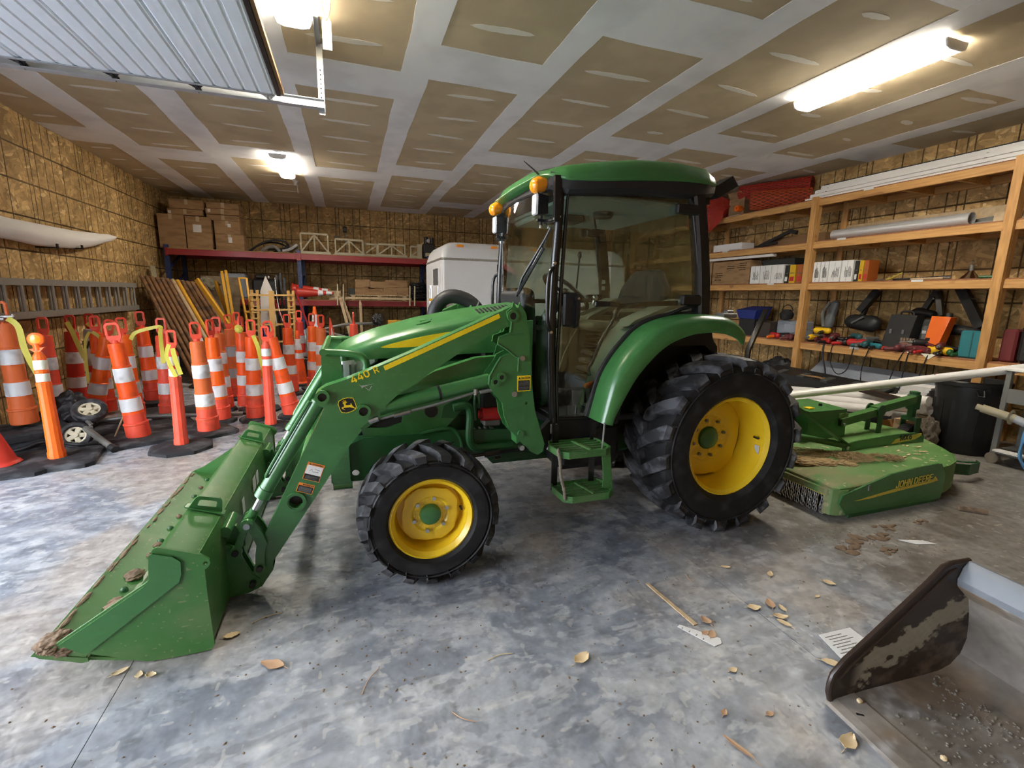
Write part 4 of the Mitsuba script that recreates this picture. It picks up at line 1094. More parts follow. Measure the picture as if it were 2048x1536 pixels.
# ---- cab: roof
RS = np.array([(1.115, .44, 2.318, 2.330), (1.15, .53, 2.302, 2.350), (1.25, .62, 2.268, 2.374), (1.45, .672, 2.270, 2.402), (1.70, .688, 2.293, 2.436), (2.0, .688, 2.314, 2.449), (2.2, .672, 2.320, 2.438), (2.30, .625, 2.328, 2.412), (2.37, .52, 2.338, 2.366)])
rings = []
for x in np.concatenate([np.linspace(1.115, 1.25, 6)[:-1], np.linspace(1.25, 2.2, 12)[:-1], np.linspace(2.2, 2.37, 7)]):
    W, zl, zt = [float(np.interp(x, RS[:, 0], RS[:, i])) for i in (1, 2, 3)]
    h = zt - zl
    half = [(W - .02, zl), (W - .003, zl + .004), (W, zl + .16 * h), (W - .012, zl + .5 * h), (W - .045, zl + .84 * h), (W - .085, zt - .005), (W - .14, zt + .004), (W * .5, zt + .03), (0.02, zt + .035)]
    ring = [(x, YC - a, z) for a, z in half] + [(x, YC + a, z) for a, z in reversed(half)]
    rings.append(ring)
rf = part(tr, 'roof', loft(rings), 'green_paint', 45, 'green cab roof')
rings = []
for x in np.linspace(1.165, 2.31, 14):
    W, zl, zt = [float(np.interp(x, RS[:, 0], RS[:, i])) for i in (1, 2, 3)]
    zb = float(np.interp(x, [1.165, 1.25, 1.7, 2.1, 2.31], [2.235, 2.20, 2.232, 2.225, 2.27]))
    rings.append([(x, YC - W + .035, zb), (x, YC - W + .012, zb + .02), (x, YC - W + .008, zl + .03), (x, YC + W - .008, zl + .03), (x, YC + W - .012, zb + .02), (x, YC + W - .035, zb)])
part(rf, 'gutter', loft(rings), 'black_plastic', 30, 'black gutter under the roof')
part(tr, 'headliner', cat(box(1.27, 2.24, YC - .56, YC + .56, 2.188, 2.222, .012), box(1.30, 1.72, 3.30, 3.72, 2.150, 2.190, .01)), 'headliner')
part(tr, 'speaker', lathe([(0.001, 2.150), (.06, 2.150), (.07, 2.165), (.07, 2.19)], 24, (1.72, 3.05, 0)), 'fabric_dark')
part(tr, 'roof_console', box(1.50, 1.66, 3.20, 3.40, 2.14, 2.19, .012), 'fabric_dark')
part(tr, 'interior_mirror', cat(box(1.66, 1.80, 3.16, 3.18, 2.035, 2.085, .008), cyl((1.74, 3.18, 2.09), (1.74, 3.22, 2.20), 0.008, 8)), 'black_plastic')

# ---- cab: posts, doors, glass
AP = [(1.222, 2.690, 2.26), (1.217, 2.690, 2.023), (1.204, 2.692, 1.80), (1.198, 2.692, 1.575), (1.196, 2.693, 1.342), (1.206, 2.691, 1.101), (1.222, 2.690, 0.852), (1.232, 2.688, 0.76)]
CPp = [(2.135, 2.605, 2.25), (2.165, 2.603, 2.10), (2.20, 2.600, 1.90), (2.228, 2.598, 1.70), (2.246, 2.597, 1.50), (2.25, 2.597, 1.40)]
both('front_post', tube(spline(AP, 4), 0.026, 12), 'black_paint')
both('rear_post', sweep(spline(CPp, 4), [[-.045, -.035], [.02, -.035], [.035, -.02], [.035, .045], [-.045, .045]], up=(1, 0, 0)), 'black_paint')
DOOR = [(1.269, 2.685, 2.204), (1.653, 2.646, 2.232), (2.075, 2.603, 2.245), (2.112, 2.599, 2.184), (2.149, 2.595, 2.012), (2.185, 2.592, 1.835), (2.212, 2.589, 1.714), (2.228, 2.587, 1.604), (2.205, 2.589, 1.572), (2.082, 2.602, 1.533), (1.975, 2.613, 1.489), (1.87, 2.624, 1.427), (1.807, 2.63, 1.371), (1.744, 2.637, 1.303), (1.69, 2.642, 1.216), (1.649, 2.646, 1.117), (1.604, 2.651, 0.978), (1.572, 2.654, 0.838), (1.553, 2.656, 0.819), (1.52, 2.659, 0.817), (1.257, 2.686, 0.819), (1.242, 2.688, 1.039), (1.239, 2.688, 1.222), (1.245, 2.687, 1.46), (1.248, 2.687, 1.691), (1.259, 2.686, 1.971)]
dp_ = np.array(DOOR)
g = plate([(p[0], p[2]) for p in DOOR], 0, 0.004)
gv = g.vertices.copy()
gv[:, 1] += 2.692 - 0.102 * (gv[:, 0] - 1.22)
glass_door = tm(gv, g.faces)
fr = tube(dp_ + np.array([0, -.002, 0]), 0.0125, 8, True)
for side in (0, 1):
    ms_ = (lambda m: m) if side == 0 else far
    dr_ = part(tr, 'door', ms_(fr), 'black_paint', 35, 'black-edged glass cab door' if side == 0 else None)
    part(dr_, 'pane', ms_(glass_door), 'glass', False, 'dusty tinted glass')
    part(dr_, 'cross_bar', ms_(cat(rbar([(2.10, 2.66, 1.575), (1.90, 2.67, 1.566), (1.655, 2.675, 1.548)], .016, .032), tube(spline([(1.80, 2.67, 1.560), (1.67, 2.672, 1.545), (1.625, 2.673, 1.47), (1.545, 2.675, 1.329), (1.488, 2.678, 1.195), (1.462, 2.68, 1.150), (1.474, 2.68, 1.10)], 6), 0.0125, 10), box(1.475, 1.66, 2.655, 2.675, 1.545, 1.580, .006))), 'black_paint')
    part(dr_, 'latch_box', ms_(cat(box(1.262, 1.366, 2.665, 2.70, 1.418, 1.630, .012))), 'black_plastic')
    part(dr_, 'handle', ms_(cat(rbar([(1.338, 2.655, 1.60), (1.350, 2.640, 1.588), (1.350, 2.636, 1.50), (1.345, 2.640, 1.43), (1.325, 2.655, 1.418)], .014, .020, up=(1, 0, 0)), cyl((1.348, 2.66, 1.592), (1.348, 2.635, 1.592), 0.020, 16))), 'black_paint')
    part(dr_, 'handle_lock', ms_(cyl((1.348, 2.64, 1.592), (1.348, 2.633, 1.592), 0.009, 12)), 'steel')
    for z0, z1, x0, x1 in ((2.128, 2.190, 1.974, 2.158), (1.562, 1.630, 2.070, 2.245)):
        part(dr_, 'hinge', ms_(box(x0, x1, 2.565, 2.602, z0, z1, .008)), 'black_paint')
    part(tr, 'grab_rail', ms_(cat(tube(spline([(1.200, 2.685, 1.775), (1.175, 2.668, 1.768), (1.158, 2.660, 1.74), (1.148, 2.660, 1.66), (1.150, 2.660, 1.50), (1.158, 2.660, 1.43), (1.172, 2.668, 1.400), (1.196, 2.685, 1.392)], 5), 0.012, 10))), 'black_paint')
    for (x, y, z) in ((1.19, 2.655, 1.80), (1.18, 2.655, 1.385), (1.205, 2.66, 2.165), (1.21, 2.66, 2.07)):
        part(tr, 'post_bolt', ms_(cyl((x, y + .02, z), (x, y, z), 0.009, 10)), 'chrome')
ws = []
for y in np.linspace(2.70, 3.78, 15):
    q = ((y - YC) / .54) ** 2
    ws.append([(1.215 - 0.10 * (1 - q) + 0.02 * ((z - 1.5) / .7) ** 2 * (1 - q), y, z) for z in np.linspace(0.88, 2.25, 9)])
part(tr, 'windshield', sheet(ws, 0.004), 'glass', True, 'dusty windscreen')
part(tr, 'windshield_trim', cat(tube(np.array(ws)[:, -1], 0.014, 8), tube(np.array(ws)[-1][::-1], 0.012, 8)), 'black_plastic')
part(tr, 'rear_window', box(2.265, 2.270, 2.66, 3.82, 1.45, 2.24), 'glass', False)
part(tr, 'rear_frame', cat(rbar([(2.268, 2.66, 1.44), (2.268, 3.82, 1.44)], .04, .06), rbar([(2.268, 2.66, 2.245), (2.268, 3.82, 2.245)], .05, .05)), 'black_paint')
part(tr, 'wiper', cat(tube([(1.07, 3.00, 1.60), (1.09, 2.95, 1.72), (1.185, 2.80, 1.96), (1.20, 2.76, 2.02)], 0.009, 8), tube([(1.075, 2.99, 1.62), (1.17, 2.80, 1.90)], 0.012, 6)), 'black_paint')
part(tr, 'dashboard', cat(hull(np.vstack([ball((1.16, 3.05, 1.60), (.06, .05, .06), 1).vertices, ball((1.16, 3.45, 1.60), (.06, .05, .06), 1).vertices, ball((1.19, 3.05, 1.30), (.05, .05, .05), 1).vertices, ball((1.19, 3.45, 1.30), (.05, .05, .05), 1).vertices])), box(1.22, 1.42, 3.08, 3.40, 0.84, 1.40, .03)), 'black_plastic')
part(tr, 'steering_column', cat(cyl((1.33, 3.22, 1.38), (1.52, 3.22, 1.615), 0.040, 14), box(1.30, 1.46, 3.13, 3.31, 1.36, 1.46, .03)), 'fabric_dark')
sa = np.array([0.62, 0, 0.785])
su = np.cross(sa, [0, 1, 0]); su /= np.linalg.norm(su)
sc_ = np.array([1.535, 3.22, 1.635])
part(tr, 'steering_wheel', cat(tube([sc_ + .195 * (math.cos(a) * su + math.sin(a) * np.array([0, 1, 0])) for a in np.linspace(0, 2 * math.pi, 33)[:-1]], 0.0145, 8, True), *[cyl(sc_ - sa * .02, sc_ + .19 * (math.cos(a) * su + math.sin(a) * np.array([0, 1, 0])), 0.011, 8) for a in (0.3, 2.4, 4.5)], ball(sc_ - sa * .01, (.04, .04, .04), 1)), 'black_plastic')
part(tr, 'wheel_knob', cat(ball((1.70, 3.07, 1.60), .022, 2), cyl((1.69, 3.08, 1.55), (1.70, 3.07, 1.60), .008, 8)), 'chrome')
st = part(tr, 'seat', cat(hull(np.vstack([ball(c, (.05, .05, .035), 2).vertices for c in ((1.68, 3.05, 1.395), (1.68, 3.43, 1.395), (2.15, 3.0, 1.375), (2.15, 3.48, 1.375))]))), 'fabric_tan', 60, 'tan cloth operator seat')
part(st, 'backrest', hull(np.vstack([ball(c, (.05, .06, .06), 2).vertices for c in ((2.14, 3.0, 1.42), (2.14, 3.48, 1.42), (2.23, 3.0, 1.66), (2.23, 3.48, 1.66), (2.25, 3.10, 1.76), (2.25, 3.38, 1.76))])), 'fabric_dark', 60, 'dark grey backrest')
part(st, 'suspension', cat(*[box(1.72 + .02 * i, 2.08, 3.06, 3.42, 0.95 + .065 * i, 0.99 + .065 * i, .012) for i in range(6)]), 'fabric_dark')
part(st, 'armrest', cat(box(1.78, 2.12, 2.90, 2.97, 1.47, 1.53, .025)), 'fabric_tan')
part(tr, 'cab_floor', box(1.2, 2.25, 2.70, 3.78, 0.77, 0.815, .01), 'black_plastic')
part(tr, 'floor_mat', box(1.26, 1.66, 2.72, 3.0, 0.815, 0.825), 'fabric_dark')
part(tr, 'pedal', cat(box(1.36, 1.42, 2.98, 3.06, 0.93, 0.96, .008), cyl((1.30, 3.02, 1.0), (1.39, 3.02, 0.95), .009, 8)), 'black_paint')
part(tr, 'lever', cat(cyl((1.58, 2.92, 0.86), (1.56, 2.90, 0.98), .008, 8), cyl((1.72, 3.45, 1.40), (1.75, 3.44, 1.92), .007, 8), ball((1.75, 3.44, 1.93), (.016, .016, .03), 2)), 'black_paint')
part(tr, 'lever_knob', cat(hull(np.vstack([ball((1.57, 2.90, 0.985), .02, 1).vertices, ball((1.63, 2.90, 1.00), .02, 1).vertices]))), 'orange_tool', label='orange lever knob')
part(tr, 'far_console', cat(box(1.35, 1.62, 3.60, 3.78, 0.82, 1.40, .03), box(1.62, 2.25, 3.50, 3.78, 0.82, 1.45, .03)), 'liner_grey')
part(tr, 'door_post_label', cat(*[quad4((2.185, 3.835, 1.67 + .055 * i), (1, 0, 0), (0, 0, 1), .035, .035) for i in range(2)]), 'headliner', False)
lin = [(1.58, .83), (1.610, 0.95), (1.665, 1.13), (1.73, 1.27), (1.80, 1.375), (1.90, 1.455), (2.05, 1.52), (2.26, 1.57)]
lo_ = [(x + .03 * (1 if i < 4 else .4), z - .03 * (0 if i < 2 else 1)) for i, (x, z) in enumerate(lin)]
both('fender_liner', plate([*lin, *lo_[::-1]], 2.665, 3.0), 'liner_grey', 50)
both('console_top', hull([(1.76, 2.70, 1.42), (1.80, 2.70, 1.455), (1.95, 2.70, 1.51), (2.2, 2.70, 1.60), (2.2, 2.90, 1.60), (1.95, 2.90, 1.51), (1.80, 2.88, 1.455), (2.2, 2.70, 1.53), (2.2, 2.90, 1.53), (1.78, 2.88, 1.40)]), 'liner_grey')

# ---- cab: lower body
both('cab_sill', plate([(1.215, 0.83), (1.565, 0.83), (1.60, 0.64), (1.34, 0.60), (1.15, 0.62), (1.13, 0.75)], 2.675, 2.72), 'black_plastic')
both('sill_brace', cat(rbar([(1.56, 2.665, 0.80), (1.565, 2.665, 0.75), (1.44, 2.665, 0.655)], .014, .022, up=(0, 1, 0))), 'black_paint')
part(tr, 'wiring_loom', cat(tube(spline([(1.215, 2.66, 0.84), (1.218, 2.655, 0.76), (1.215, 2.66, 0.68), (1.19, 2.67, 0.62)], 5), .013, 8)), 'black_paint')
for x in (1.195, 1.228):
    part(tr, 'sill_label', quad4((x, 2.656, 0.735), (1, 0, 0), (0, 0, 1), 0.016, 0.062), 'paper_white', False)
both('fuel_tank', box(1.30, 1.80, 2.75, 3.0, 0.42, 0.76, .05), 'black_plastic')

# ---- mudguards over the rear wheels
FO = [(1.440, 0.84), (1.455, 0.90), (1.504, 1.084), (1.555, 1.185), (1.624, 1.278), (1.75, 1.404), (1.884, 1.466), (2.093, 1.504), (2.321, 1.499), (2.43, 1.465), (2.50, 1.410)]
FI = [(1.515, 0.825), (1.528, 0.875), (1.604, 1.019), (1.675, 1.13), (1.765, 1.228), (1.86, 1.305), (1.96, 1.352), (2.10, 1.386), (2.274, 1.389), (2.40, 1.358), (2.475, 1.312)]
o_, i_ = spline([(a, 0, b) for a, b in FO], 4), spline([(a, 0, b) for a, b in FI], 4)
rings = []
for p, q in zip(o_, i_):
    d = q - p
    w = lambda t, y, ins=0.0: (p[0] + d[0] * t, y, p[2] + d[2] * t)
    e = d / np.linalg.norm(d) * 0.012
    outer = [w(0, 2.612), w(0, 2.53), w(.04, 2.485), w(.16, 2.452), w(.40, 2.432), w(.8, 2.425), w(1, 2.430)]
    inner = [w(1, 2.445), w(.8, 2.440), w(.42, 2.448), w(.25, 2.470), w(.16, 2.50), w(.13, 2.54), w(.13, 2.612)]
    rings.append(outer + inner)
f1, f2 = both('mudguard', loft(rings), 'green_paint', 50, 'green mudguard over rear wheel')
part(f1, 'black_seal', tube(spline([(a - .004, 2.622, b + .004) for a, b in FO[:9]], 4), 0.017, 8), 'black_plastic')
ux = []
both('inner_mudguard', plate([(1.62, .75), (1.66, 1.0), (1.76, 1.18), (1.90, 1.31), (2.1, 1.38), (2.45, 1.38), (2.5, 1.2), (2.4, 1.28), (2.1, 1.28), (1.95, 1.22), (1.84, 1.1), (1.76, .95), (1.72, .75)], 2.70, 2.84), 'black_plastic')
both('wheel_well', plate([(1.55, .62), (1.60, 1.0), (1.74, 1.22), (1.9, 1.36), (2.1, 1.43), (2.5, 1.43), (2.66, 1.25), (2.70, .62)], 2.86, 2.875), 'black_plastic')
part(f1, 'tail_lamp_bracket', cat(box(2.35, 2.47, 2.50, 2.58, 1.485, 1.515, .006), box(2.40, 2.46, 2.52, 2.56, 1.51, 1.535, .006)), 'grey_metal')
part(tr, 'step_rod', cyl((1.455, 2.43, 0.845), (1.448, 2.43, 0.66), 0.006, 8), 'steel')

# ---- steps
def step(x0, x1, y0, y1, z):
    o = np.array([(x0 + .02, y1, z), (x0, y1 - .05, z), (x0 + .01, y0 + .03, z), (x0 + .05, y0, z), (x1 - .06, y0, z), (x1 - .01, y0 + .035, z), (x1, y1 - .05, z), (x1 - .02, y1, z)])
    fr_ = rbar(o, .012, .042, True)
    return fr_
sp = part(tr, 'step', step(1.155, 1.512, 2.395, 2.63, 0.672), 'green_worn', label='green boarding steps')
s2 = part(sp, 'lower_frame', step(1.190, 1.552, 2.395, 2.63, 0.385), 'green_worn')
for (x0, x1, z) in ((1.165, 1.50, .676), (1.20, 1.54, .388)):
    for i in range(5):
        y = 2.43 + i * .042
        part(sp, 'tread_bar', rot(box(x0, x1, y - .007, y + .007, z - .012, z + .010), 0), 'green_worn', False)
    part(sp, 'tread_rib', rbar([((x0 + x1) / 2 - .01, 2.60, z + .014), ((x0 + x1) / 2 + .03, 2.41, z + .014)], .016, .010), 'green_worn')
part(sp, 'side_plate', plate([(1.455, 0.66), (1.515, 0.655), (1.548, 0.40), (1.475, 0.42), (1.475, 0.50)], 2.44, 2.448), 'green_worn', False)
for x_ in (1.20, 1.47):
    part(sp, 'inner_hanger', box(x_, x_ + .04, 2.62, 2.63, 0.36, 0.80), 'black_paint')
part(sp, 'muddy_strap', cat(*[clump((1.14 + .055 * t + .004 * math.sin(9 * t), 2.41, 0.70 - .30 * t), (.010, .008, .018), 2, int(t * 99)) for t in np.linspace(0, 1, 16)]), 'stone_block', 30, 'mud-caked strap')

# ---- lamps, indicators, aerial
def lamp(x, y, z, sx):
    body = hull(np.vstack([[(x + .012, y + a, z + b) for a, b in ((-.034, -.062), (.034, -.062), (.040, -.04), (.040, .045), (.030, .066), (-.030, .066), (-.040, .045), (-.040, -.04))],
                           [(x + .085, y + a * .75, z + b * .8) for a, b in ((-.034, -.062), (.034, -.062), (.034, .066), (-.034, .066))]]))
    k = part(tr, 'work_light', cat(body, box(x + .02, x + .11, y - .012, y + .012, z - .098, z - .082, .003), cyl((x + .05, y, z - .12), (x + .05, y, z - .06), .010, 8), box(x + .10, x + .14, y - .03, y + .03, z - .11, z - .07, .006)), 'black_plastic')
    part(k, 'lens', hull([(x + dx, y + a, z + b) for dx, s in ((0, .9), (.012, 1)) for a, b in ((-.034 * s, -.060 * s), (.034 * s, -.060 * s), (.039 * s, -.04 * s), (.039 * s, .045 * s), (.030 * s, .064 * s), (-.030 * s, .064 * s), (-.039 * s, .045 * s), (-.039 * s, -.04 * s))]), 'white_band', 30, 'clear faceted lens')
    part(k, 'bolt', cyl((x + .05, y, z - .135), (x + .05, y, z - .118), .010, 8), 'chrome')
lamp(1.105, 2.815, 2.155, -1)
lamp(1.105, 3.665, 2.145, -1)
both('light_bracket', cat(rbar([(1.19, 2.672, 2.30), (1.195, 2.668, 2.04)], .030, .035, up=(1, 0, 0)), box(1.17, 1.21, 2.66, 2.82, 2.045, 2.065, .005)), 'black_paint')
am = hull(np.vstack([ball(c, r, 2).vertices for c, r in (((1.105, 2.80, 2.262), (.034, .05, .046)), ((1.168, 2.80, 2.280), (.045, .042, .044)), ((1.268, 2.78, 2.300), (.012, .015, .012)), ((1.138, 2.81, 2.305), (.025, .03, .018)))]))
both('turn_signal', am, 'amber', 50, 'amber indicator lamp')
both('signal_base', hull(np.vstack([ball((1.19, 2.83, 2.318), (.05, .04, .012), 1).vertices, ball((1.255, 2.80, 2.300), (.03, .03, .02), 1).vertices])), 'black_plastic')
both('signal_ball', ball((1.24, 2.765, 2.292), .013, 2), 'chrome')
part(tr, 'aerial', loft([[(x, y + a, z + b) for a, b in ((-w, 0), (0, w), (w, 0), (0, -w))] for x, y, z, w in ((1.028, 2.80, 2.393, .003), (1.098, 2.80, 2.347, .006), (1.142, 2.80, 2.315, .010), (1.206, 2.80, 2.287, .013))]), 'black_plastic')
rl = hull([(2.42, 2.72, 2.285), (2.42, 2.84, 2.285), (2.575, 2.72, 2.375), (2.575, 2.84, 2.375), (2.52, 2.72, 2.435), (2.52, 2.84, 2.435), (2.36, 2.72, 2.34), (2.36, 2.84, 2.34)])
k1, k2 = both('rear_light', rl, 'black_plastic')
both('rear_signal', ball((2.335, 2.72, 2.325), (.012, .05, .035), 2), 'amber')
# three point hitch behind
part(tr, 'hitch_arm', cat(rbar([(2.6, 3.0, 0.45), (3.25, 2.88, 0.42)], .03, .06), rbar([(2.6, 3.48, 0.45), (3.25, 3.60, 0.42)], .03, .06)), 'black_paint')
part(tr, 'top_link', cat(cyl((2.7, 3.24, 0.95), (3.35, 3.24, 0.80), .02, 10)), 'black_paint')

# ================================================================== CHANNELIZERS, POSTS AND CONES
def tilt(x, y, dx=0.0, dy=0.0, rz=0.0, z=0.0, s=1.0):
    """stands at (x, y, z), its axis leaning so that a point 1 m up moves by (dx, dy)"""
    a = np.array([dx, dy, 1.0]); a /= np.linalg.norm(a)
    u = np.cross([0, 1, 0], a); u /= np.linalg.norm(u)
    v = np.cross(a, u)
    R = np.stack([u, v, a], 1)
    c, s_ = math.cos(math.radians(rz)), math.sin(math.radians(rz))
    R = R @ np.array([[c, -s_, 0], [s_, c, 0], [0, 0, 1.0]]) * s
    M = np.eye(4); M[:3, :3] = R; M[:3, 3] = (x, y, z)
    return T(M)


def plan(x, y, rz=0.0, z=0.0, s=1.0):
    return T().translate([x, y, z]).rotate([0, 0, 1], rz).scale(s)


_ply = {}


def shared(key, make, mat, smooth=35):
    """one ply file for all copies of a piece, any material"""
    if key not in _ply:
        _ply[key] = mply(make(), mat, smooth)
    return {**_ply[key], 'bsdf': {'type': 'ref', 'id': 'mat_' + mat}}


def loop(w, h, t, d, neck=0.05):
    """flat carrying loop standing on z = 0"""
    o = [(-w * .30, 0), (w * .30, 0), (w * .5, neck), (w * .5, h - w * .25), (w * .3, h), (-w * .3, h), (-w * .5, h - w * .25), (-w * .5, neck)]
    i = [(-w * .5 + t, neck + t), (w * .5 - t, neck + t), (w * .5 - t, h - w * .27), (w * .22, h - t * 1.25), (-w * .22, h - t * 1.25), (-w * .5 + t, h - w * .27)]
    return cat(plate(o, -d / 2, d / 2, holes=[i], ), )


CH = [(0.0001, 0.040), (.104, .040), (.108, .050), (.106, .175), (.112, .182), (.110, .198), (.097, .202), (.092, .46), (.0925, .475), (.085, .480), (.0805, .80), (.081, .812), (.073, .816), (.071, 1.035), (.064, 1.05), (.0001, 1.052)]
def chan_r(z):
    return float(np.interp(z, [.20, .47, .48, .80, .815, 1.03], [.097, .092, .085, .0805, .073, .071]))
def band(z0, z1):
    return lathe([(chan_r(z0 + .001) - .004, z0), (chan_r(z0 + .001) + .002, z0 + .001), (chan_r((z0 + z1) / 2) + .002, (z0 + z1) / 2), (chan_r(z1 - .001) + .002, z1 - .001), (chan_r(z1 - .001) - .004, z1)], 24)
def octo(r, h, n=8):
    a = (np.arange(n) + .5) * 2 * np.pi / n
    P = lambda k, z: np.stack([r * k * np.cos(a), r * k * np.sin(a), np.full(n, z)], 1)
    return hull(np.vstack([P(1, 0), P(1, h * .55), P(.93, h * .75), P(.5, h)]))
def square_base(r, h):
    def P(k, z): return np.array([(sx * r * k - (sx * .06 if i else 0), sy * r * k - (0 if i else sy * .06), z) for sx in (1, -1) for sy in (1, -1) for i in (0, 1)])
    return hull(np.vstack([P(1, 0), P(1, h * .7), P(.93, h)]))


def channelizer(x, y, label, body='orange_plastic', bands='white_band', dx=0., dy=0., rz=0., z=0., base='octo', handle='orange_pink', loopw=0.105, mats=None, br=0.225, group='orange and white channelizer tubes'):
    t = thing('channelizer_tube', label, 'traffic channelizer', group)
    W = tilt(x, y, dx, dy, rz, z)
    part(t, 'body', shared('chan', lambda: lathe(CH, 28), body), body, tw=W)
    part(t, 'foot', shared('chanfoot', lambda: lathe([(.1085, .048), (.1095, .05), (.1075, .178), (.1135, .184), (.1115, .200), (.0985, .2045), (.096, .30), (.094, .30)], 28), handle), handle, tw=W)
    part(t, 'reflective_band', shared('band1', lambda: band(.33, .47), bands), bands, tw=W)
    part(t, 'reflective_band', shared('band2', lambda: band(.645, .795), bands), bands, tw=W)
    part(t, 'handle', shared(f'loop{loopw}', lambda: mv(cat(loop(loopw, .205, .020, .026), cyl((0, 0, -.02), (0, 0, .02), .03, 12), cyl((0, -.016, .19), (0, -.015, .19), .006, 8)), 0, 0, 1.06), handle, 25), handle, tw=W)
    if base:
        bm = 'rubber_base'
        part(t, 'base', shared('octo' + str(br) if base == 'octo' else 'sq' + str(br), (lambda: octo(br, .055)) if base == 'octo' else (lambda: square_base(br, .05)), bm, 30), bm, label='black rubber base', tw=plan(x, y, rz + 20, z))
    return t, W


def delineator(x, y, label, body='orange_pink', bands='white_band', dx=0., dy=0., rz=0., z=0., base='octo', br=.235, reflector=False):
    t = thing('delineator_post', label, 'delineator post', 'slim orange delineator posts')
    W = tilt(x, y, dx, dy, rz, z)
    P = [(.0001, .03), (.066, .03), (.066, .10), (.060, .12), (.052, .70), (.056, .735), (.056, .75), (.048, .755), (.048, .835), (.052, .84), (.052, .86), (.048, .865), (.047, .985), (.030, 1.02), (.018, 1.04), (.0001, 1.04)]
    part(t, 'body', shared('post', lambda: lathe(P, 12), body, 25), body, tw=W)
    for a, b in ((.757, .832), (.868, .955)):
        part(t, 'reflective_band', shared(f'pband{a}', lambda: lathe([(.047, a), (.0495, a + .001), (.0495, b - .001), (.047, b)], 16), bands), bands, tw=W)
    if reflector:
        part(t, 'reflector_housing', mv(cat(lathe([(.0001, -.022), (.045, -.022), (.060, -.012), (.060, .012), (.045, .022), (.0001, .022)], 24, axis='y'), cyl((0, 0, -.10), (0, 0, -.04), .030, 12)), 0, 0, 1.145), body, tw=W)
        part(t, 'reflector', mv(lathe([(.0001, -.030), (.026, -.028), (.040, -.022), (.041, -.014)], 24, axis='y'), 0, 0, 1.145), 'amber', label='round amber reflector', tw=W)
        part(t, 'knuckle', mv(cat(hull([(-.055, -.02, .02), (-.055, .02, .02), (0, -.02, -.03), (0, .02, -.03), (.055, -.02, .03), (.055, .02, .03), (0, .02, .01), (0, -.02, .01)])), 0, 0, 1.04), body, tw=W)
    else:
        part(t, 'handle', shared('postloop', lambda: mv(loop(.085, .185, .020, .024, .04), 0, 0, 1.03), body, 25), body, tw=W)
    if base:
        part(t, 'base', shared(('octo' if base == 'octo' else 'sq') + str(br), (lambda: octo(br, .055)) if base == 'octo' else (lambda: square_base(br, .05)), 'rubber_base', 30), 'rubber_base', label='black rubber base', tw=plan(x, y, rz + 8, z))
    return t, W


def cone(x, y, label, h=0.91, body='red_cone', collars=((.62, .80), (.40, .50)), dx=0., dy=0., z=0., rz=0., tip=None, base=True, W=None, bm='decal_black', group=None):
    t = thing('traffic_cone', label, 'traffic cone', group)
    W = W or tilt(x, y, dx, dy, rz, z)
    R = lambda f: .125 - .098 * f
    part(t, 'body', shared(f'cone{h}', lambda: lathe([(.0001, .03), (.145, .03), (.135, .05), (R(.08), .07), (R(1), h), (.018, h + .012), (.0001, h + .012)], 24), body), body, tw=W)
    for a, b in collars:
        rr = lambda z_: float(np.interp(z_, [.07, h], [R(.08), R(1)])) + .002
        part(t, 'collar', lathe([(rr(a * h) - .004, a * h), (rr(a * h), a * h + .001), (rr(b * h), b * h - .001), (rr(b * h) - .004, b * h)], 24), 'white_band', label='white reflective collar', tw=W)
    if base:
        part(t, 'base', shared('conebase', lambda: square_base(.19, .04), bm), bm, tw=W)
    return t


def ribbon(par, pts, w, tw=None, mat='ribbon_yellow'):
    p = spline(pts, 6)
    sec = [[-w / 2, -.0012], [w / 2, -.0012], [w / 2, .0012], [-w / 2, .0012]]
    return part(par, 'caution_ribbon', sweep(p, sec, up=(0.25, -1, 0.1)), mat, 40, 'yellow caution ribbon')


# front rank
t, W = channelizer(-3.16, 5.97, 'faded orange channelizer at far left with a brass lamp clamp on top', 'orange_faded', dx=-.03, rz=0, z=.20, base=None, handle='orange_faded')
part(t, 'lamp_clamp', mv(cat(cyl((-.03, 0, 0), (.03, 0, 0), .03, 12), box(-.02, .10, -.02, .02, .01, .04, .006), cyl((.09, 0, .02), (.09, 0, .05), .02, 10)), -3.19, 5.95, 1.29), 'steel')
ribbon(t, [(-3.13, 5.92, 1.30), (-3.05, 5.90, 1.22), (-3.03, 5.90, 1.0), (-2.99, 5.92, .80), (-2.94, 5.95, .60)], .05)
delineator(-2.62, 5.30, 'orange delineator post with round amber reflector, leaning in front at the left', 'orange_bright', 'cream_band', dx=-.06, dy=.10, rz=5, base='sq', br=.30, reflector=True)
channelizer(-3.38, 6.95, 'shaded orange channelizer behind the post with the round reflector', 'orange_pink', dx=.01, base=None)
t, W = channelizer(-3.40, 7.52, 'dark red channelizer hung with ribbon below the wall ladder', 'red_cone', dx=.03, base=None, handle='red_cone')
ribbon(t, [(-3.35, 7.42, 1.18), (-3.30, 7.40, 1.05), (-3.27, 7.40, .92), (-3.22, 7.40, .72)], .05)
t, W = channelizer(-3.38, 7.95, 'channelizer with black letters MC on its wide white sleeve', 'red_cone', dx=.03, base=None, handle='red_cone')
part(t, 'sleeve', lathe([(chan_r(.56) + .001, .56), (chan_r(.56) + .004, .561), (chan_r(1.0) + .006, 1.0), (.07, 1.05), (.02, 1.055)], 28), 'grey_band', label='grey and white sleeve', tw=W)
part(t, 'sleeve_band', lathe([(chan_r(.62) + .004, .62), (chan_r(.62) + .007, .621), (chan_r(.9) + .008, .93), (chan_r(.9) + .004, .931)], 28), 'white_band', tw=W)
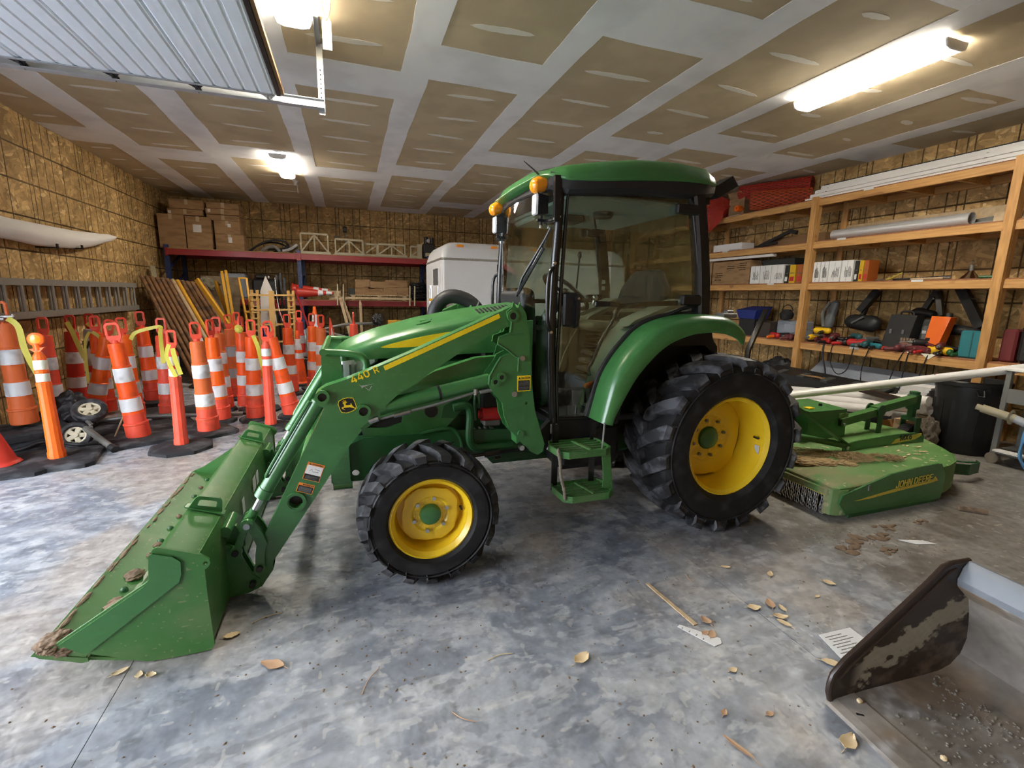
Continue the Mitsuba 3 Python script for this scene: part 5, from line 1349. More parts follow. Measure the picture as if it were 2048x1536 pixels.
for ch, o in (('M', -.085), ('C', .005)):
    part(t, 'letter', mv(text(ch, .10, (0, 0, 0), (1, .12 if o > 0 else -.3, 0), (0, 0, 1), .004), -3.345 + o, 7.855 + (.02 if o < -.05 else 0.0), .80), 'decal_black', False)
ribbon(t, [(-3.33, 7.84, 1.14), (-3.24, 7.82, 1.05), (-3.17, 7.82, .88)], .045)
t, W = channelizer(-3.02, 7.30, 'orange channelizer draped with two ribbons, left of the leaning one', 'orange_plastic', base=None, handle='orange_pink')
ribbon(t, [(-3.05, 7.22, 1.07), (-3.10, 7.20, .95), (-3.12, 7.20, .7), (-3.13, 7.20, .42)], .03)
ribbon(t, [(-3.02, 7.21, 1.07), (-2.95, 7.20, 1.0), (-2.92, 7.20, .88)], .04)
channelizer(-3.06, 7.02, 'orange channelizer leaning to the right behind the cart wheels', 'orange_bright', dx=.24, dy=.03, rz=30, base=None)
channelizer(-2.19, 5.90, 'large orange channelizer with the flat loop, leaning left in the front rank', 'orange_plastic', dx=-.095, rz=8, base='sq', br=.30, loopw=.125)
channelizer(-2.58, 6.92, 'orange channelizer directly behind the big leaning one', 'orange_bright', dx=-.02, rz=35, base=None)
channelizer(-2.60, 7.62, 'tallest orange channelizer, with an upright square loop, left of the centre', 'orange_plastic', dx=-.045, rz=10, z=.05)
cone(-2.70, 8.30, 'pale worn traffic cone half hidden behind the tallest channelizer', .88, 'orange_pink', ((.55, .78), (.30, .42)))
channelizer(-2.18, 6.80, 'orange channelizer tied with a twisted ribbon, behind the ribboned post', 'orange_pink', dx=.015, base='octo', br=.2)
t = whole('tied_ribbon', sweep(spline([(-2.42, 6.62, 1.02), (-2.36, 6.60, 1.10), (-2.22, 6.60, 1.15), (-2.10, 6.58, 1.17), (-2.05, 6.4, 1.12), (-1.99, 6.2, .98), (-1.96, 6.1, .80)], 6), [[-.02, -.0012], [.02, -.0012], [.02, .0012], [-.02, .0012]], up=(0.2, -1, .3)), 'ribbon_yellow', 'twisted yellow ribbon stretched from the channelizer to the slim post', 'ribbon')
t, W = delineator(-1.675, 5.44, 'slim pink-orange post on an octagonal base with yellow ribbon, left of the bucket', 'orange_pink', 'cream_band', dx=.015, rz=5, br=.29)
ribbon(t, [(-1.66, 5.37, 1.08), (-1.69, 5.36, .98), (-1.665, 5.36, .86), (-1.63, 5.36, .76)], .034)
ribbon(t, [(-1.64, 5.38, 1.04), (-1.62, 5.365, .92), (-1.59, 5.365, .78)], .040)
channelizer(-1.555, 5.97, 'orange channelizer on a stained square base, just right of the ribboned post', 'orange_faded', dx=-.03, rz=15, base='sq', br=.24)
channelizer(-1.545, 6.48, 'vivid orange channelizer right behind the one on the stained base', 'orange_bright', dx=-.02, rz=60, br=.17)
channelizer(-1.64, 7.12, 'dark orange channelizer third in the line behind the stained base', 'orange_faded', dx=-.01, base='octo', br=.15)
channelizer(-1.65, 7.89, 'channelizer with grey bands and a tan ribbon before the brown pipes', 'orange_faded', 'grey_band', dx=-.02, rz=20, br=.19)
channelizer(-1.74, 8.72, 'slender orange channelizer below the two yellow bars', 'orange_bright', dx=.01, rz=40, br=.18)
t, W = channelizer(-1.40, 7.22, 'orange channelizer with a crumpled yellow ribbon on its top', 'orange_plastic', dx=.01, rz=70, base=None)
part(t, 'ribbon_knot', clump((-1.40, 7.13, 1.10), (.05, .03, .055), 3, 8), 'ribbon_yellow', 40, 'crumpled yellow ribbon')
t, W = channelizer(-1.16, 6.46, 'red-orange channelizer with a ribbon on its right, behind the bucket', 'orange_plastic', dx=.02, rz=5, br=.19)
ribbon(t, [(-1.10, 6.36, 1.08), (-1.06, 6.35, .95), (-1.04, 6.36, .80), (-1.02, 6.36, .68)], .045)
delineator(-.93, 6.02, 'slim orange post standing behind the far end of the bucket', 'orange_pink', dx=.01, rz=5, br=.25)
channelizer(-.735, 6.52, 'orange channelizer leaning left onto the slim post behind the bucket', 'orange_plastic', dx=-.19, dy=.02, rz=20, br=.19)
channelizer(-.91, 8.05, 'dull orange channelizer left of the traffic cone near the loader', 'orange_plastic', rz=15, base='octo', br=.2)
cone(-.85, 8.85, 'orange traffic cone with a split body beside the dull channelizer', .94, 'orange_plastic', ((.66, .86), (.50, .60)), bm='rubber_base')
channelizer(-.89, 9.75, 'dark red channelizer with grey collars, below the blue rack post', 'red_cone', 'grey_band', z=.0, br=.18)
w = thing('storage_crate', 'dark crate holding up the tall traffic cone, behind the channelizers', 'crate')
part(w, 'slat', box(-.84, -.34, 9.10, 9.45, .0, .43, .01), 'black_plastic')
cone(-.58, 9.28, 'clean traffic cone with a bright orange tip, raised behind the channelizers', .91, 'orange_bright', ((.60, .86), (.36, .46)), z=.43, bm='rubber_base')
channelizer(-.45, 7.94, 'orange channelizer next to the tractor guard, nearest the loader arm', 'orange_faded', dx=.03, rz=30, br=.2)
channelizer(-.60, 8.42, 'vivid channelizer holding a white tag in its loop, left of the loader arm', 'orange_bright', dx=.02, rz=5, br=.2)
cone(-2.37, 9.08, 'pink-white traffic cone in front of the brown pipes', .98, 'orange_pink', ((.62, .84), (.40, .52)))
cone(-2.98, 5.22, 'red traffic cone with a black band, cut by the left edge', .72, 'red_cone', ((.72, .92),), dx=-.20, rz=10, base=False)
t = 'traffic_cone_004'
channelizer(.08, 9.0, 'lone orange channelizer seen above the tractor bonnet', 'orange_pink', rz=85, br=.18)
whole('folded_sign', plate([(-.40, .0), (-.20, .0), (-.255, .9), (-.31, 1.165), (-.325, 1.165)], 9.0, 9.03), 'orange_pink', 'narrow pink and white folded sign beside the channelizers', 'sign')
part('folded_sign', 'face', plate([(-.335, .60), (-.26, .60), (-.27, .88), (-.30, 1.0)], 8.995, 9.001), 'white_band', False)

# loose rubber bases on the floor
def rb(x, y, rz, z, r, lab, kind='sq', h=.05, dx=0., dy=0.):
    whole('rubber_base', shared(f'loose{kind}{r}', (lambda: square_base(r, h)) if kind == 'sq' else (lambda: octo(r, h)), 'rubber_base', 30), 'rubber_base', lab, 'rubber base', 'loose black rubber bases', tw=tilt(x, y, dx, dy, rz, z))
rb(-2.98, 5.22, 12, .0, .36, 'black slab base under the red cone at the left edge')
rb(-3.22, 5.93, 30, .0, .34, 'black slab base, lowest under the faded channelizer', h=.06)
rb(-3.18, 5.99, 10, .06, .32, 'black slab base, middle one under the faded channelizer', h=.06)
rb(-3.16, 5.97, 40, .12, .30, 'black slab base, topmost under the faded channelizer', h=.08)
rb(-2.10, 6.38, 25, .0, .28, 'black slab base behind the big leaning channelizer')
rb(-1.98, 7.25, 40, .0, .26, 'black octagonal base on the floor between the channelizers', 'oct')
rb(-1.95, 6.15, 5, .0, .20, 'small black base between the big channelizer and the ribboned post')
rb(-2.72, 6.35, 15, .0, .27, 'black slab base behind the cart wheels')
rb(-1.20, 7.0, 15, .0, .27, 'black octagonal base behind the ribboned channelizer by the bucket', 'oct')
rb(-2.45, 7.2, 0, .0, .24, 'black octagonal base in the middle of the channelizers', 'oct')

# hoses heaped at the far left
for i, (pts, r, lab, mt) in enumerate([
    ([(-3.55, 5.15, .03), (-3.0, 5.75, .05), (-2.75, 5.78, .07), (-2.45, 5.72, .04), (-2.30, 5.85, .03)], .022, 'grey hose running along the floor behind the orange post', 'rubber_base'),
    ([(-3.58, 5.45, .035), (-3.1, 5.62, .05), (-2.9, 5.70, .10), (-2.6, 5.66, .06), (-2.35, 5.80, .03)], .018, 'black hose looped at the left behind the red cone', 'black_plastic'),
    ([(-3.59, 6.2, .5), (-3.45, 5.9, .65), (-3.40, 5.7, .55), (-3.42, 5.6, .25), (-3.5, 5.5, .04)], .026, 'thick black hose hanging at the left edge of the photograph', 'black_plastic'),
    ([(-3.55, 6.6, .04), (-3.05, 6.5, .06), (-2.6, 6.55, .10), (-2.2, 6.6, .09), (-1.7, 6.62, .07), (-1.35, 6.7, .04)], .028, 'long grey pipe lying across the bases among the channelizers', 'grey_metal')]):
    whole('hose', tube(spline(pts, 8), r, 10), mt, lab, 'hose')
for i in range(5):
    c = np.array([-3.30, 6.55, .03 + .035 * i])
    ring = [c + np.array([(.24 - .01 * i) * math.cos(a), (.17) * math.sin(a), .012 * math.sin(2 * a + i)]) for a in np.linspace(0, 2 * math.pi, 25)[:-1]]
    if i == 0:
        hc = thing('hose_coil', 'coiled black hose against the left wall behind the faded channelizer', 'hose')
    part(hc, 'turn', tube(ring, .018, 8, True), 'black_plastic')
whole('black_bag', cat(clump((-2.95, 6.35, .20), (.20, .14, .26), 4, 11), ), 'black_plastic', 'crumpled black plastic behind the orange post at the left', 'bag')

# two-wheeled cart lying over
t = thing('hand_cart', 'overturned hand cart with two cream-hubbed wheels, in front of the channelizers', 'cart')
def cartwheel(c, ax, R):
    ax = np.array(ax, float); ax /= np.linalg.norm(ax)
    M = trimesh.geometry.align_vectors([0, 0, 1], ax)
    M = M.copy(); M[:3, 3] = c
    def P(m):
        m = m.copy(); m.apply_transform(M); return m
    k = part(t, 'wheel', P(lathe([(R * .62, -.03), (R * .72, -.042), (R * .9, -.042), (R, -.028), (R, .028), (R * .9, .042), (R * .72, .042), (R * .62, .03)], 32, close=True)), 'tyre_rubber', 40, 'black wheel with a cream hub')
    part(k, 'hub', P(cat(lathe([(R * .5, -.02), (R * .64, -.026), (R * .64, .026), (R * .5, .02)], 32, close=True), cyl((0, 0, -.035), (0, 0, .035), R * .16, 14))), 'wheel_cream', 40)
    for i in range(5):
        a = i * 2 * math.pi / 5
        part(k, 'spoke', P(rot(box(R * .1, R * .55, -.022, .022, .006, .022, .004), math.degrees(a))), 'wheel_cream', False)
        part(k, 'spoke', P(rot(box(R * .1, R * .55, -.022, .022, -.022, -.006, .004), math.degrees(a))), 'wheel_cream', False)
cartwheel((-2.60, 5.92, .345), (.25, -.55, .80), .145)
cartwheel((-2.66, 5.74, .135), (.25, -.90, .30), .135)
part(t, 'axle', cat(cyl((-2.60, 5.92, .345), (-2.66, 5.74, .135), .012, 10), rbar([(-2.62, 5.90, .22), (-2.52, 5.72, .20)], .03, .03)), 'grey_metal')
part(t, 'shaft', cyl((-2.58, 5.75, .20), (-2.27, 5.50, .035), .030, 14), 'grey_metal')
part(t, 'shaft_end', cat(cyl((-2.30, 5.525, .05), (-2.25, 5.48, .03), .036, 12)), 'black_plastic')
part(t, 'fork', cat(rbar([(-2.54, 5.78, .22), (-2.62, 5.83, .30)], .02, .035), rbar([(-2.54, 5.78, .22), (-2.70, 5.80, .17)], .02, .035)), 'grey_metal')
whole('marking_stick', cyl((-2.43, 5.92, .02), (-2.33, 6.02, .30), .008, 6), 'lumber_pale', 'thin stick leaning beside the cart wheels', 'stick')

# ================================================================== LEFT WALL
ld = thing('ladder', 'aluminium extension ladder hung lengthwise on the left wall', 'ladder')
for x in (-3.44, -3.52):
    for z in (1.655, 1.285):
        part(ld, 'rail', rbar([(x, 5.2, z), (x, 9.88, z + .01)], .03, .075), 'aluminium', False)
    for i in range(16):
        y = 5.35 + i * .295 + (.10 if x < -3.5 else 0)
        part(ld, 'rung', cyl((x, y, 1.27), (x, y, 1.67), .018, 10), 'aluminium')
part(ld, 'wall_hook', cat(*[box(-3.62, -3.42, y - .02, y + .02, 1.24, 1.26, .004) for y in (6.6,)]), 'steel')
tp = []
for i, (y, z, r) in enumerate([(5.4, 2.22, .10), (5.9, 2.25, .12), (6.4, 2.245, .125), (6.9, 2.235, .115), (7.4, 2.225, .125), (7.9, 2.235, .12), (8.3, 2.255, .115), (8.7, 2.30, .095), (9.0, 2.345, .07), (9.2, 2.375, .06), (9.34, 2.40, .025)]):
    ring = []
    for a in np.linspace(0, 2 * math.pi, 25)[:-1]:
        k = 1 + .35 * (float(meshkit.fbm(np.array([math.cos(a) * 1.3 + 3, y * 1.6, math.sin(a) * 1.3]), 3)) - .5)
        ring.append((-3.505 + .09 * math.cos(a) * k, y, z + r * math.sin(a) * k))
    tp.append(ring)
wt = whole('rolled_tarp', loft([np.array(r) for r in tp]), 'tarp_white', 'long rolled white tarp sagging on hooks on the left wall', 'tarp', smooth=60)
part(wt, 'hook', cat(box(-3.62, -3.40, 8.18, 8.215, 2.125, 2.14), box(-3.415, -3.40, 8.18, 8.215, 2.14, 2.18)), 'black_paint')
part(wt, 'hook', cat(box(-3.62, -3.40, 7.58, 7.615, 2.085, 2.10), box(-3.415, -3.40, 7.58, 7.615, 2.10, 2.14)), 'black_paint')

# brown pipes leaning in the corner
n = 0
labs = ['brown steel pipe leaning in the left corner by the ladder end', ]
for row in range(2):
    for i in range(12):
        f = i / 11
        x0 = -3.50 + .80 * f + row * .05
        top = np.array([x0, 10.35 + .25 * row + .2 * f, 1.84 - .10 * f - .02 * row])
        bot = np.array([x0 + .95 + .10 * f, 9.35 + .25 * row + .2 * f, 0.0])
        mt = 'scaffold_yellow' if (row == 0 and i in (7,)) else ('lumber_pale' if (row == 0 and i == 6) else 'rusty_pipe')
        lab = {'scaffold_yellow': 'yellow pipe leaning among the brown pipes in the corner', 'lumber_pale': 'pale wooden pole leaning among the brown pipes in the corner'}.get(mt, 'brown steel pipe in the leaning bundle in the left corner')
        ax = (bot - top) / np.linalg.norm(bot - top)
        k = whole('leaning_pipe', cyl(top, bot, .033, 12), mt, lab, 'pipe', 'brown pipes leaning in the corner' if mt == 'rusty_pipe' else None)
        if mt == 'rusty_pipe':
            part(k, 'bore', cyl(top - ax * .002, top + ax * .01, .026, 12), 'decal_black')
for k, (a, b) in enumerate([((-2.62, 10.25, 1.80), (-1.52, 9.62, 0.02)), ((-2.48, 10.92, 1.78), (-1.86, 10.35, 0.02))]):
    whole('leaning_bar', rbar([a, b], .05, .07), 'scaffold_yellow', ['flat yellow bar leaning right of the brown pipes', 'second yellow bar tucked behind the flat yellow bar'][k], 'bar')
whole('plywood_sheet', loft([[(-2.98, 11.05, .0), (-2.98, 11.08, .0), (-2.80, 11.28, 1.90), (-2.80, 11.25, 1.90)], [(-2.22, 11.0, 0.0), (-2.22, 11.03, 0.0), (-2.08, 11.25, 1.875), (-2.08, 11.22, 1.875)]]), 'wood_panel_grey', 'weathered plywood panel leaning below the red rack beam', 'panel', smooth=False)
for k, (x, z0, z1, w) in enumerate([(-2.31, .55, 1.98, .045), (-2.24, .5, 2.0, .045)]):
    whole('yellow_frame_bar', rbar([(x, 10.75, z1), (x + .16, 10.45, z0)], w, .03, up=(0, 1, 0)), 'scaffold_yellow', ['left one of two upright yellow bars above the channelizers', 'right one of two upright yellow bars above the channelizers'][k], 'bar')
t = thing('scaffold_brace', 'tilted yellow rectangular frame beside the two yellow bars', 'frame')
for a, b in (((-2.04, 10.8, 1.86), (-1.84, 10.5, .40)), ((-1.90, 10.8, 1.86), (-1.80, 10.5, .40)), ((-2.04, 10.8, 1.86), (-1.90, 10.8, 1.86)), ((-1.95, 10.65, 1.2), (-1.85, 10.65, 1.2))):
    part(t, 'bar', rbar([a, b], .035, .035), 'scaffold_yellow', False)
t = thing('scaffold_end', 'tan scaffold end frame standing in front of the rack', 'scaffold')
for x in (-1.80, -1.70, -1.14, -1.05):
    part(t, 'upright', rbar([(x, 10.5, .35), (x + .015, 10.55, 1.63)], .045, .045), 'scaffold_tan', False)
for z in (.60, .95, 1.24, 1.53):
    part(t, 'rung', rbar([(-1.82, 10.52, z), (-1.03, 10.52, z + .01)], .03, .035), 'scaffold_tan', False)
for z in np.arange(.7, 1.6, .12):
    for x in (-1.75, -1.09):
        part(t, 'lug', box(x - .05, x + .05, 10.50, 10.54, z, z + .025), 'scaffold_tan', False)
part(t, 'plank', rbar([(-1.47, 10.50, .35), (-1.43, 10.52, 1.62)], .10, .03, up=(0, 1, 0)), 'scaffold_tan', False, 'tan plank')
whole('white_pennant', loft([[(-1.71, 10.80, .9), (-1.71, 10.83, .9), (-1.40, 10.83, .9), (-1.40, 10.80, .9)], [(-1.67, 10.80, 1.61), (-1.67, 10.82, 1.61), (-1.44, 10.82, 1.61), (-1.44, 10.80, 1.61)], [(-1.56, 10.80, 1.91), (-1.56, 10.805, 1.91), (-1.55, 10.805, 1.91), (-1.55, 10.80, 1.91)]]), 'tarp_white', 'white pointed canvas behind the tan scaffold frame', 'canvas')
whole('blue_jug', cat(box(-1.68, -1.48, 10.62, 10.78, .55, .92, .04), cyl((-1.58, 10.70, .9), (-1.58, 10.70, .97), .03, 12)), 'blue_plastic', 'blue jug behind the tan scaffold frame', 'jug')
whole('thin_rope', tube(spline([(-1.36, 10.6, 1.88), (-1.34, 10.55, 1.5), (-1.30, 10.5, 1.2), (-1.22, 10.48, .9)], 6), .006, 6), 'white_plastic', 'thin white cord hanging right of the pennant', 'cord')
whole('red_strap_bar', rbar([(-1.02, 10.7, 1.65), (-.70, 10.2, .70)], .035, .02), 'red_beam', 'dark red bar leaning against the blue rack post', 'bar')
whole('red_lean_bar', rbar([(-1.42, 10.9, 1.36), (-1.02, 10.1, .55)], .04, .02), 'red_beam', 'dark red bar slanting in front of the tan scaffold frame', 'bar')
whole('wooden_stake', rbar([(-.16, 11.2, 1.50), (.16, 10.87, .02)], .06, .025, up=(0, 1, 0)), 'lumber_pale', 'slanting wooden stake below the lower rack beam', 'stake')
whole('wooden_stake', cat(rbar([(.27, 11.1, .0), (.26, 11.15, 1.40)], .055, .025, up=(0, 1, 0)), hull([(.235, 11.135, 1.39), (.285, 11.135, 1.39), (.235, 11.165, 1.39), (.285, 11.165, 1.39), (.26, 11.15, 1.47)])), 'lumber_pale', 'upright pointed wooden stake below the lower rack beam', 'stake')
for k, (p, r, lab) in enumerate([([(-.75, 9.9, .62), (-.2, 9.8, .55), (.3, 9.9, .72)], .035, 'upper grey steel tube behind the channelizers'), ([(-.6, 9.95, .85), (-.1, 9.95, .98), (.5, 10.1, 1.0)], .03, 'bent grey steel tube below the wooden stakes'),
                                 ([(-.55, 9.7, .9), (.1, 9.75, .70), (.45, 9.8, .62)], .03, 'slanting grey steel tube behind the loader arm')]):
    whole('steel_tube', tube(spline(p, 6), r, 10), 'grey_metal', lab, 'tube')
whole('black_bag', clump((-.30, 9.85, .35), (.38, .20, .42), 4, 21), 'black_plastic', 'black bagged heap behind the channelizers near the loader', 'bag')
whole('grey_tarp', clump((-.68, 10.1, .55), (.22, .2, .40), 4, 31), 'grey_sheet', 'grey tarpaulin heap below the rack', 'tarp')
whole('dark_brush', clump((.56, 10.0, 1.08), (.11, .10, .12), 4, 41), 'decal_black', 'dark shaggy brush head behind the bonnet', 'brush')
part('dark_brush', 'handle', cyl((.62, 10.0, .0), (.58, 10.0, 1.05), .014, 8), 'lumber_pale')
whole('yellow_board', box(.78, 1.05, 10.2, 10.25, .0, 1.06), 'scaffold_yellow', 'yellow board behind the bonnet', 'board', smooth=False)

# ================================================================== BACK OF THE ROOM: rack, boxes, trailer
rk = thing('pallet_rack', 'long pallet rack with dark red beams and blue posts along the back wall', 'rack')
RX = [-3.42, -.97, 1.86, 4.6]
for x in RX:
    for y in (11.52, 12.58):
        part(rk, 'post', plate([(x - .04, 0), (x + .04, 0), (x + .04, 2.50), (x - .04, 2.50)], y - .035, y + .035, holes=[circ(x + (.015 if k % 2 else -.015), .15 + .05 * k, .009, 6) for k in range(44)]) if y < 12 and x < 0 else box(x - .04, x + .04, y - .035, y + .035, 0, 2.5), 'blue_post', False, 'blue upright post' if y < 12 else None)
    part(rk, 'side_brace', cat(*[rbar([(x, 11.52, z), (x, 12.58, z + .45)], .03, .03, up=(1, 0, 0)) for z in (.2, .65, 1.1, 1.55, 2.0)]), 'blue_post', False)
for k in range(3):
    for z in (2.36, 1.37):
        for y in (11.475, 12.62):
            m = cat(box(RX[k] + .03, RX[k + 1] - .03, y - .022, y + .022, z - .06, z + .06, .004), box(RX[k] - .005, RX[k] + .045, y - .028, y + .03, z - .08, z + .08, .003), box(RX[k + 1] - .045, RX[k + 1] + .005, y - .028, y + .03, z - .08, z + .08, .003))
            part(rk, 'beam', m, 'red_beam', 30)
        part(rk, 'deck', box(RX[k] + .02, RX[k + 1] - .02, 11.46, 12.63, z + .06, z + .078), 'pallet_deck', False, 'plywood deck')

bn = 0
def carton(x0, x1, y0, y1, z0, z1, label, tape=True, lab=None, mat='cardboard', name='cardboard_box', group='cardboard boxes on the rack', face='y'):
    t = whole(name, box(x0, x1, y0, y1, z0, z1, .006), mat, label, 'box', group, False)
    if tape and face == 'y':
        cx = (x0 + x1) / 2
        part(t, 'tape', cat(box(cx - .03, cx + .03, y0 - .0012, y0, z1 - .10, z1 + .0006)), 'tape_clear', False)
        part(t, 'seam', box(x0 + .01, x1 - .01, y0 + .1, y0 + .102, z1, z1 + .001), 'decal_black', False)
    if lab:
        (u, v, w, h) = lab
        if face == 'y':
            part(t, 'paper_label', quad4((x0 + u, y0 - .0005, z0 + v), (1, 0, 0), (0, 0, 1), w, h), 'paper_white', False)
    return t
DZ = 2.439
carton(-3.55, -3.09, 11.62, 12.2, DZ, 3.11, 'tall cardboard box, left one on the rack against the corner')
carton(-3.07, -2.62, 11.62, 12.2, DZ, 3.09, 'tall cardboard box with a white shipping label, second from the corner', lab=(.13, .34, .15, .15))
carton(-2.56, -2.03, 11.62, 12.2, DZ, 2.765, 'wide cardboard box right of the tall pair, bottom of its stack', lab=(.24, .16, .07, .11))
carton(-2.57, -2.09, 11.66, 12.2, DZ + .328, 3.045, 'cardboard box with a small white diamond label, middle of the right stack', lab=(.25, .15, .06, .07))
carton(-3.38, -2.76, 11.68, 12.25, 3.112, 3.23, 'flat cardboard box lying on the tall left box', lab=(.02, .02, .05, .05))
carton(-3.33, -2.73, 11.66, 12.22, 3.232, 3.415, 'flat cardboard box, topmost at the corner')
carton(-2.70, -2.10, 11.70, 12.25, 3.048, 3.16, 'flat cardboard box, lowest of the three flat ones at the right')
carton(-2.70, -2.09, 11.66, 12.2, 3.162, 3.275, 'flat cardboard box with a white corner label, second from the top at the right', lab=(.04, .04, .05, .06))
carton(-2.68, -2.08, 11.66, 12.2, 3.277, 3.40, 'flat cardboard box, topmost of the right stack')
# cable heap
t = thing('cable_heap', 'black cables and metal fittings heaped on the rack right of the boxes', 'cables')
for i, (pts, r, m) in enumerate([([(-1.95, 11.75, 2.46), (-1.75, 11.7, 2.60), (-1.5, 11.7, 2.70), (-1.25, 11.7, 2.68), (-1.2, 11.75, 2.58), (-1.35, 11.7, 2.52), (-1.6, 11.7, 2.50)], .022, 'black_plastic'), ([(-1.98, 11.8, 2.46), (-1.7, 11.85, 2.64), (-1.4, 11.85, 2.66), (-1.22, 11.85, 2.55), (-1.5, 11.85, 2.47)], .02, 'black_plastic'),
                                 ([(-1.7, 11.6, 2.46), (-1.6, 11.6, 2.53), (-1.45, 11.6, 2.56), (-1.35, 11.62, 2.46)], .035, 'grey_metal'), ([(-1.3, 11.62, 2.48), (-1.15, 11.62, 2.52), (-1.0, 11.65, 2.63)], .03, 'grey_band')]):
    part(t, 'cable', tube(spline(pts, 6), r, 8), m)
whole('brown_sack', clump((-1.07, 11.85, 2.53), (.13, .12, .13), 4, 51), 'wood_panel_grey', 'small brown sack on the rack left of the trusses', 'sack')
# lattice trusses
def truss(x0, x1, z0, z1, y, label, n=3, low=True):
    t = thing('lattice_truss', label, 'truss', 'cream lattice trusses on the top of the rack')
    part(t, 'top_chord', rbar([(x0, y, z1), (x1, y, z1 - .005)], .04, .042), 'cream_metal', False)
    part(t, 'bottom_chord', rbar([(x0 - .03, y - .02, z0 + .05), (x1 + .05, y - .02, z0 + .045)], .03, .045), 'cream_metal', False)
    for k in range(n + 1):
        x = x0 + (x1 - x0) * k / n
        if k in (0, n) or n < 3 or k % 2 == 0 or True:
            part(t, 'strut', rbar([(x, y, z0 + .06), (x, y, z1)], .034, .03, up=(0, 1, 0)), 'cream_metal', False)
    for k in range(n):
        a, b = x0 + (x1 - x0) * k / n, x0 + (x1 - x0) * (k + 1) / n
        zz = (z0 + .06, z1 - .02) if k % 2 == 0 else (z1 - .02, z0 + .06)
        part(t, 'diagonal', rbar([(a, y, zz[0]), (b, y, zz[1])], .032, .026, up=(0, 1, 0)), 'cream_metal', False)
    part(t, 'foot', box(x0 - .06, x1 + .06, y - .07, y + .05, z0, z0 + .03), 'aluminium', False)
truss(-.93, -.37, DZ, 2.89, 11.75, 'tall cream lattice truss at the left on the rack', 2)
truss(-.21, .38, DZ, 2.80, 11.72, 'cream lattice truss, second from the left on the rack', 2)
truss(.40, .70, DZ, 2.74, 11.85, 'short cream lattice truss between the longer ones', 1)
truss(.72, 1.33, DZ, 2.74, 11.72, 'cream lattice truss left of the dark engine', 2)
truss(1.48, 2.30, DZ, 2.73, 11.8, 'cream lattice truss behind the dark engine and the trailer', 3)
t = thing('engine_unit', 'small dark engine standing among the trusses on the rack', 'engine')
part(t, 'block', cat(box(1.76, 2.02, 11.60, 11.78, DZ + .02, 2.80, .02)), 'black_plastic')
part(t, 'cylinder', cat(cyl((1.83, 11.66, 2.78), (1.83, 11.66, 2.95), .05, 14)), 'black_plastic')
part(t, 'cylinder', cat(cyl((1.97, 11.66, 2.78), (1.97, 11.66, 2.94), .045, 14)), 'black_plastic')
part(t, 'cover', cat(box(1.80, 1.96, 11.585, 11.60, DZ + .05, 2.58, .005)), 'cream_metal')
part(t, 'dial', cyl((1.87, 11.59, 2.86), (1.87, 11.62, 2.86), .04, 14), 'grey_band')
part(t, 'side_box', box(1.62, 1.73, 11.62, 11.72, 2.44, 2.78, .01), 'cream_metal')
whole('wall_socket', cat(box(-.04, .05, 12.765, 12.797, 3.08, 3.22, .01)), 'black_plastic', 'small dark switch box on the back wall above the trusses', 'switch box')
part('wall_socket', 'conduit', cyl((.0, 12.785, 2.6), (.0, 12.785, 3.08), .014, 8), 'grey_metal')
whole('wall_label', box(-.26, -.13, 12.79, 12.798, 2.95, 2.98), 'decal_black', 'small black plate on the back wall', 'plate', smooth=False)
# lower shelf
LZ = 1.449
def lying_cone(x, y, z, ang, label):
    M = np.eye(4); a = math.radians(ang)
    M[:3, :3] = np.array([[0, math.sin(a), math.cos(a)], [0, -math.cos(a), math.sin(a)], [1, 0, 0.0]]); M[:3, 3] = (x, y, z)
    return cone(0, 0, label, .78, 'red_cone', ((.60, .74), (.82, .98)), W=T(M), bm='red_cone', base=False)
lying_cone(-1.18, 11.62, LZ + .21, -3, 'red traffic cone lying on the lower rack shelf, upper of the pair')
lying_cone(-1.08, 11.56, LZ + .145, -8, 'red traffic cone lying on the lower rack shelf, lower of the pair')
t = thing('sawhorse_barrier', 'long pale wooden barrier with doubled legs leaning on the lower rack shelf', 'barrier')
part(t, 'rail', box(-.28, 1.42, 11.30, 11.34, 1.465, 1.52, .004), 'lumber_pale')
for x in (-.22, -.10, 1.36, 1.47):
    part(t, 'leg', rbar([(x + .02, 11.28, 1.79), (x, 11.22, 1.33)], .05, .025, up=(1, 0, 0)), 'cream_metal', False)
part(t, 'brace', rbar([(-.10, 11.28, 1.46), (.22, 11.2, .35)], .05, .025, up=(0, 1, 0)), 'lumber_pale', False)
whole('white_carton', box(-.40, -.14, 11.55, 11.85, LZ, 1.65, .004), 'lumber_pale', 'pale box end at the left of the paper sacks', 'box', smooth=False)
t = thing('wooden_pallet', 'wooden pallet under the brown paper bundles', 'pallet')
for x in (.12, .70, 1.28):
    part(t, 'block', box(x - .04, x + .04, 11.52, 11.6, LZ, LZ + .10), 'lumber_pale', False)
part(t, 'board', box(.05, 1.42, 11.52, 12.0, LZ + .10, LZ + .12), 'lumber_pale', False)
